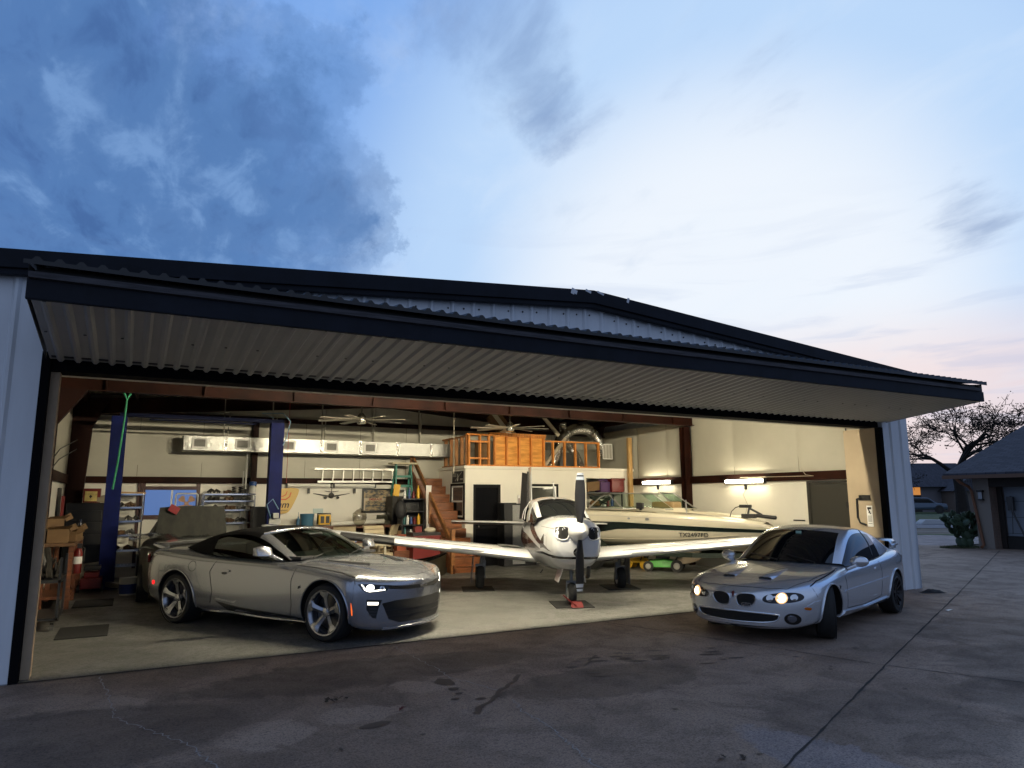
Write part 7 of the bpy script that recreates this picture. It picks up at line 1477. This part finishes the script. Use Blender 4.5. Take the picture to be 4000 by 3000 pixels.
# prickly pear
t = thing('prickly_pear', 'prickly pear cactus growing by the brick garage corner', 'cactus', (26.15, 5.75, 0)); PAD = mat('cactus_pad_green', (.035, .065, .035), .6, 0, .2, 8)
r = random.Random(12)
b = MB(); n = 0
def pads(p, d, lv):
    L = r.uniform(.10, .15)*(1.0 if lv else 1.25); c = p+d*L; u = d.cross(Vector((r.uniform(-1, 1), r.uniform(-1, 1), .2))).normalized(); w = d.cross(u)
    prof = []; vs = []; fs = []; m_, k_ = 8, 12
    for i in range(m_+1):
        a = math.pi*i/m_
        for k in range(k_): q = 2*math.pi*k/k_; vs.append(c - d*(L*math.cos(a)) + (u*math.cos(q)*L*.78 + w*math.sin(q)*L*.20)*math.sin(a))
    for i in range(m_):
        for k in range(k_): fs.append((i*k_+k, i*k_+(k+1) % k_, (i+1)*k_+(k+1) % k_, (i+1)*k_+k))
    b.add(vs, fs)
    if lv < 4:
        for _ in range(r.choice((1, 2, 2, 3))): pads(p+d*L*1.85, (d+Vector((r.uniform(-.8, .8), r.uniform(-.8, .8), r.uniform(-.15, .5)))).normalized(), lv+1)
for _ in range(5): pads(Vector((r.uniform(-.18, .18), r.uniform(-.15, .15), .02)), Vector((r.uniform(-.5, .5), r.uniform(-.5, .5), 1)).normalized(), 0)
b.build('pad_cluster', PAD, t, smooth=60)
b = MB(); r2 = random.Random(3)
for k in range(1500):
    a = r2.uniform(0, 6.28); q = math.sqrt(r2.random()); x, y = 25.9+1.0*q*math.cos(a), 5.75+.55*q*math.sin(a); h = r2.uniform(.03, .09); dx, dy = r2.uniform(-.03, .03), r2.uniform(-.03, .03); b.add([(x-.006, y, 0), (x+.006, y, 0), (x+dx, y+dy, h)], [(0, 1, 2)])
tag(b.build('grass', LAWN, fix=False), kind='stuff')
# bare oak
def tree(loc, H, label, seed, spread=1.0):
    r = random.Random(seed); t = thing('oak_tree', label, 'tree', loc); trunk = MB(); crown = MB(); tips = []
    def grow(p, d, L, rad, lv):
        n = 4; pts = [p]; dd = d.copy()
        for i in range(n):
            dd = (dd+Vector((r.uniform(-.28, .28), r.uniform(-.28, .28), r.uniform(-.10, .16)))*(.5+.25*lv/3)).normalized(); pts.append(pts[-1]+dd*L/n)
        r1 = rad*.62; (trunk if lv < 2 else crown).tube(pts, [rad+(r1-rad)*i/n for i in range(n+1)], 7 if lv < 3 else 4, caps=False)
        if lv >= 7: tips.append(pts[-1]); return
        kids = 3 if lv < 5 else 2
        for k in range(kids + (1 if r.random() < .35 else 0)):
            q = pts[r.choice((2, 3, 4, 4))] if k else pts[-1]; a = r.uniform(0, 6.28); tilt = r.uniform(.45, 1.0) if lv else r.uniform(.5, 1.05); side = dd.orthogonal().normalized(); side.rotate(Matrix.Rotation(a, 3, dd)); nd = (dd*math.cos(tilt)+side*math.sin(tilt)); nd = Vector((nd.x*spread, nd.y*spread, nd.z*.8+.10)).normalized()
            grow(q, nd, L*r.uniform(.62, .82), max(.022, r1*r.uniform(.55, .8)), lv+1)
    grow(Vector((0, 0, -.1)), Vector((.05, 0, 1)).normalized(), H*.30, H*.045, 0)
    BARK = mat('dark_bark', (.016, .012, .010), .95, 0, .3, 6); trunk.build('trunk', BARK, t, smooth=60)
    for p in tips:
        for k in range(1):
            c = p+Vector((r.uniform(-.3, .3), r.uniform(-.3, .3), r.uniform(-.2, .25))); s = r.uniform(.03, .08); a = r.uniform(0, 3); crown.add([c+Vector((s*math.cos(a), s*math.sin(a), 0)), c+Vector((0, 0, s)), c-Vector((s*math.cos(a), s*math.sin(a), 0)), c-Vector((0, 0, s))], [(0, 1, 2, 3)])
    crown.build('crown', BARK, t, smooth=60, fix=False); return t
tree((62.2, 25.97, -.014), 12.6, 'large bare oak tree on the far lawn behind the brick house', 5, 1.25)
# far house and the car before it
fr = Vector((fy, -fx, 0)); ff = Vector((fx, fy, 0))
def farpt(d, s, z=0): p = Vector((.9, -8.39, 0))+ff*d+fr*s; return (p.x, p.y, z)
px = lambda u, d: (u-2000)/2761*d
t = thing('far_house', 'low house with dark roof and a warm lit window beyond the street', 'house', farpt(80, px(3620, 80), -.014), -YAW)
b = MB(); b.box((-9, 0, 0), (9, 6, 2.9)); b.build('wall', mat('pale_far_wall', (.17, .16, .18), .8, 0, .05, 1), t); b = MB(); b.loft([[(-9.6, -.8, 2.8), (9.6, -.8, 2.8), (9.6, 7, 2.8), (-9.6, 7, 2.8)], [(-5.5, 3.0, 5.6), (5.5, 3.0, 5.6), (5.5, 3.2, 5.6), (-5.5, 3.2, 5.6)]]); b.build('roof', SHIN, t)
b = MB(); b.box((-1.9, -.04, 1.9), (-.75, -.01, 2.75)); b.build('lit_window', mat('lit_warm_window', (.4, .2, .05), .5, emit=(1.0, .38, .08), estr=.55), t); b = MB(); b.box((-2.6, -.03, 0), (-.70, -.008, 1.88)); b.box((2.6, -.03, 0), (3.6, -.008, 2.0)); b.build('door', mat('dark_far_door', (.02, .02, .02), .7), t)
b = MB(); b.loft([[(1.2, -2.8, 2.3), (7.5, -2.8, 2.3), (7.5, 1, 2.3), (1.2, 1, 2.3)], [(4.0, -2.6, 4.4), (4.6, -2.6, 4.4), (4.6, 1, 4.4), (4.0, 1, 4.4)]]); b.build('porch_roof', SHIN, t); b = MB(); b.box((1.6, -2.4, 0), (7.1, -.01, 2.3)); b.build('porch_wall', mat('brown_far_wall', (.12, .10, .09), .8), t)
t = thing('suv', 'dark blue sport utility car parked side-on before the far house', 'car', farpt(73, px(3585, 73), -.014), -YAW)
SV = mat('dark_blue_paint', (.05, .08, .12), .25, .6, coat=.6); b = MB(); pr = [(-2.35, .35), (2.35, .35), (2.40, .70), (2.30, .98), (1.25, 1.08), (.45, 1.60), (-1.6, 1.68), (-2.25, 1.15), (-2.38, .8)]
b.loft([[(x, y*w, z) for x, z in pr] if abs(y) < 1 else [(x*.985, y*.93, z if z < 1.0 else z-.05) for x, z in pr] for y, w in ((-1, 1), (-.8, 1.12), (.8, 1.12), (1, 1))]); b.build('body', SV, t, bevel=.05, smooth=40)
b = MB(); b.prism([(-2.0, -.94, 1.12), (1.05, -.94, 1.08), (.42, -.94, 1.52), (-1.5, -.94, 1.58)], (0, -.012, 0)); b.build('side_window', TINT, t); b = MB(); b.box((-2.2, -.95, .38), (2.2, -.93, .48)); b.build('sill_trim', BLACK, t)
for x in (-1.45, 1.5):
    b = MB(); b.lathe([(.2, -.12), (.38, -.12), (.39, 0), (.38, .12), (.2, .12)], (x, -.86, .39), 'Y', 24, caps=False); w = b.build('wheel', RUBBER, t, smooth=40); b = MB(); b.lathe([(0, -.10), (.22, -.09), (.22, .09), (0, .1)], (x, -.86, .39), 'Y', 18); b.build('rim', STEEL, w); b = MB(); b.lathe([(.40, -.02), (.46, -.02), (.46, .02), (.40, .02)], (x, -.955, .40), 'Y', 24); b.build('arch_trim', BLACK, w)
b = MB(); b.prism([(-.85, 0, 0), (1.0, 0, 0), (.62, 0, .27), (-.55, 0, .30), (-.80, 0, .12)], (0, .7, 0)); one(b, 'culvert_cap', mat('white_concrete', (.42, .44, .46), .7), 'low white concrete cap with sloping ends beside the street', 'culvert', farpt(44.5, px(3640, 44.5), -.01), -YAW, bevel=.03)
b = MB(); r = random.Random(2)
for k in range(5):
    x = 2.2*k; b.sphere((0, 0, 0), .01) if 0 else None
# small things lying on the apron
def leaf(b, x, y, z, s, a, tilt):
    M = Matrix.Translation((x, y, z)) @ Matrix.Rotation(a, 4, 'Z') @ Matrix.Rotation(tilt, 4, 'X'); P = [(0, -s), (s*.45, -s*.3), (s*.8, .0), (s*.35, s*.2), (s*.5, s*.7), (0, s), (-s*.5, s*.7), (-s*.35, s*.2), (-s*.8, 0), (-s*.45, -s*.3)]
    b.add([M @ Vector((u, v, .25*abs(u))) for u, v in P]+[M @ Vector((0, 0, 0))], [(i, (i+1) % 10, 10) for i in range(10)])
LEAF = mat('dead_leaf_brown', (.035, .022, .012), .8); b = MB(); r = random.Random(9)
for k in range(7): leaf(b, r.uniform(-.10, .10), r.uniform(-.03, .03), .015+r.uniform(0, .02), r.uniform(.02, .04), r.uniform(0, 6), r.uniform(-.6, .6))
one(b, 'dead_leaves', LEAF, 'small clump of dead leaves lying on the apron before the convertible', 'leaves', (2.57, -2.08, .005), fix=False)
for x, y, m, lab in ((4.47, -4.66, LEAF, 'dead brown leaf on the apron, left one of two near the joint'), (4.60, -4.73, LEAF, 'dead brown leaf on the apron, right one of two near the joint'), (2.98, -2.58, mat('red_leaf', (.10, .02, .015), .8), 'small reddish leaf beside the oval stain on the apron')):
    b = MB(); leaf(b, 0, 0, .010, .03, random.uniform(0, 6), .35); leaf(b, .03, .01, .012, .022, random.uniform(0, 6), -.3); one(b, 'dead_leaf', m, lab, 'leaf', (x, y, .004), fix=False, group='single leaves on the apron')
b = MB(); n = 12; vs = []
for i in range(n+1):
    for q in range(n+1): u, v = -1+2*i/n, -1+2*q/n; e = max(0, 1-(u*u+v*v)); vs.append((.22*u, .10*v, .005+e*(.05+.035*noise.noise(Vector((u*3, v*3, .5))))))
b.add(vs, [(i*(n+1)+q, i*(n+1)+q+1, (i+1)*(n+1)+q+1, (i+1)*(n+1)+q) for i in range(n) for q in range(n)]); one(b, 'dark_rag', mat('dark_rag', (.02, .02, .022), .9), 'dark rag lying at the foot of the right hangar wall', 'rag', (13.78, -.48, .003), -.4, smooth=60, fix=False)
b = MB(); b.prism([(0, 0, .004), (.16, .03, .012), (.15, .08, .006), (.01, .05, .01)], (0, 0, .002)); one(b, 'paper_scrap', WHITE, 'white paper scrap on the apron near the coupe rear wheel', 'paper', (11.92, -1.84, .002))
# ------------------------------------------------------------------ every separate piece of these parts becomes a part of its own
def split_pieces(o, tol):
    me = o.data; n = len(me.vertices); par = list(range(n))
    def find(a):
        while par[a] != a: par[a] = par[par[a]]; a = par[a]
        return a
    for e in me.edges:
        a, b = find(e.vertices[0]), find(e.vertices[1])
        if a != b: par[a] = b
    roots = sorted({find(i) for i in range(n)})
    if len(roots) < 2: return
    bb = {}
    for v in me.vertices:
        q = bb.setdefault(find(v.index), [v.co.copy(), v.co.copy()])
        for k in range(3): q[0][k] = min(q[0][k], v.co[k]); q[1][k] = max(q[1][k], v.co[k])
    if tol is not None:
        for i, a in enumerate(roots):
            for c in roots[i+1:]:
                if all(bb[a][0][k] <= bb[c][1][k]+tol and bb[c][0][k] <= bb[a][1][k]+tol for k in range(3)): par[find(c)] = find(a)
    gr = [find(i) for i in range(n)]; ids = sorted(set(gr))
    if len(ids) < 2: return
    for k, g in enumerate(ids):
        bm = bmesh.new(); bm.from_mesh(me); bm.verts.ensure_lookup_table()
        bmesh.ops.delete(bm, geom=[v for v in bm.verts if gr[v.index] != g], context='VERTS')
        m2 = bpy.data.meshes.new(o.name); bm.to_mesh(m2); bm.free()
        for m in me.materials: m2.materials.append(m)
        if k == 0: first = m2
        else:
            c = o.copy(); c.data = m2; COL.objects.link(c); c.parent = o.parent
    o.data = first
LOOSE = {'side_window', 'wheel_arch_lip', 'end_cap', 'windshield_pillar', 'side_skirt', 'rocker_insert', 'sill_blade', 'outer_side_wall', 'eave_gutter', 'end_panel', 'roof_purlin', 'step', 'rung', 'rail', 'drawer', 'foil_tape', 'wiper', 'window', 'gunwale', 'hanger_strap', 'wall_girt', 'wall_panel', 'back_wall_insulation', 'right_wall_insulation', 'inner_front_wall', 'deck_fitting', 'stall_strip', 'grille_bar', 'duct_fin', 'screw_row', 'soffit_screw'}
TOUCH = {'roof_rafter': .03, 'left_column': .05, 'side_moulding': .01, 'window_divider': .01, 'panel_gap': .006, 'post': .0}
for o in list(bpy.data.objects):
    if o.type != 'MESH' or o.parent is None: continue
    nm = o.name.split('.')[0]
    if nm in LOOSE and not (nm == 'post' ) and not (nm == 'window' and o.parent.name != 'hangar') and not (nm == 'side_window' and o.parent.name.startswith('airplane') and False): split_pieces(o, None)
    elif nm == 'post' and o.parent.name.startswith('wire_shelf'): split_pieces(o, None)
    elif nm in TOUCH and nm != 'post': split_pieces(o, TOUCH[nm])
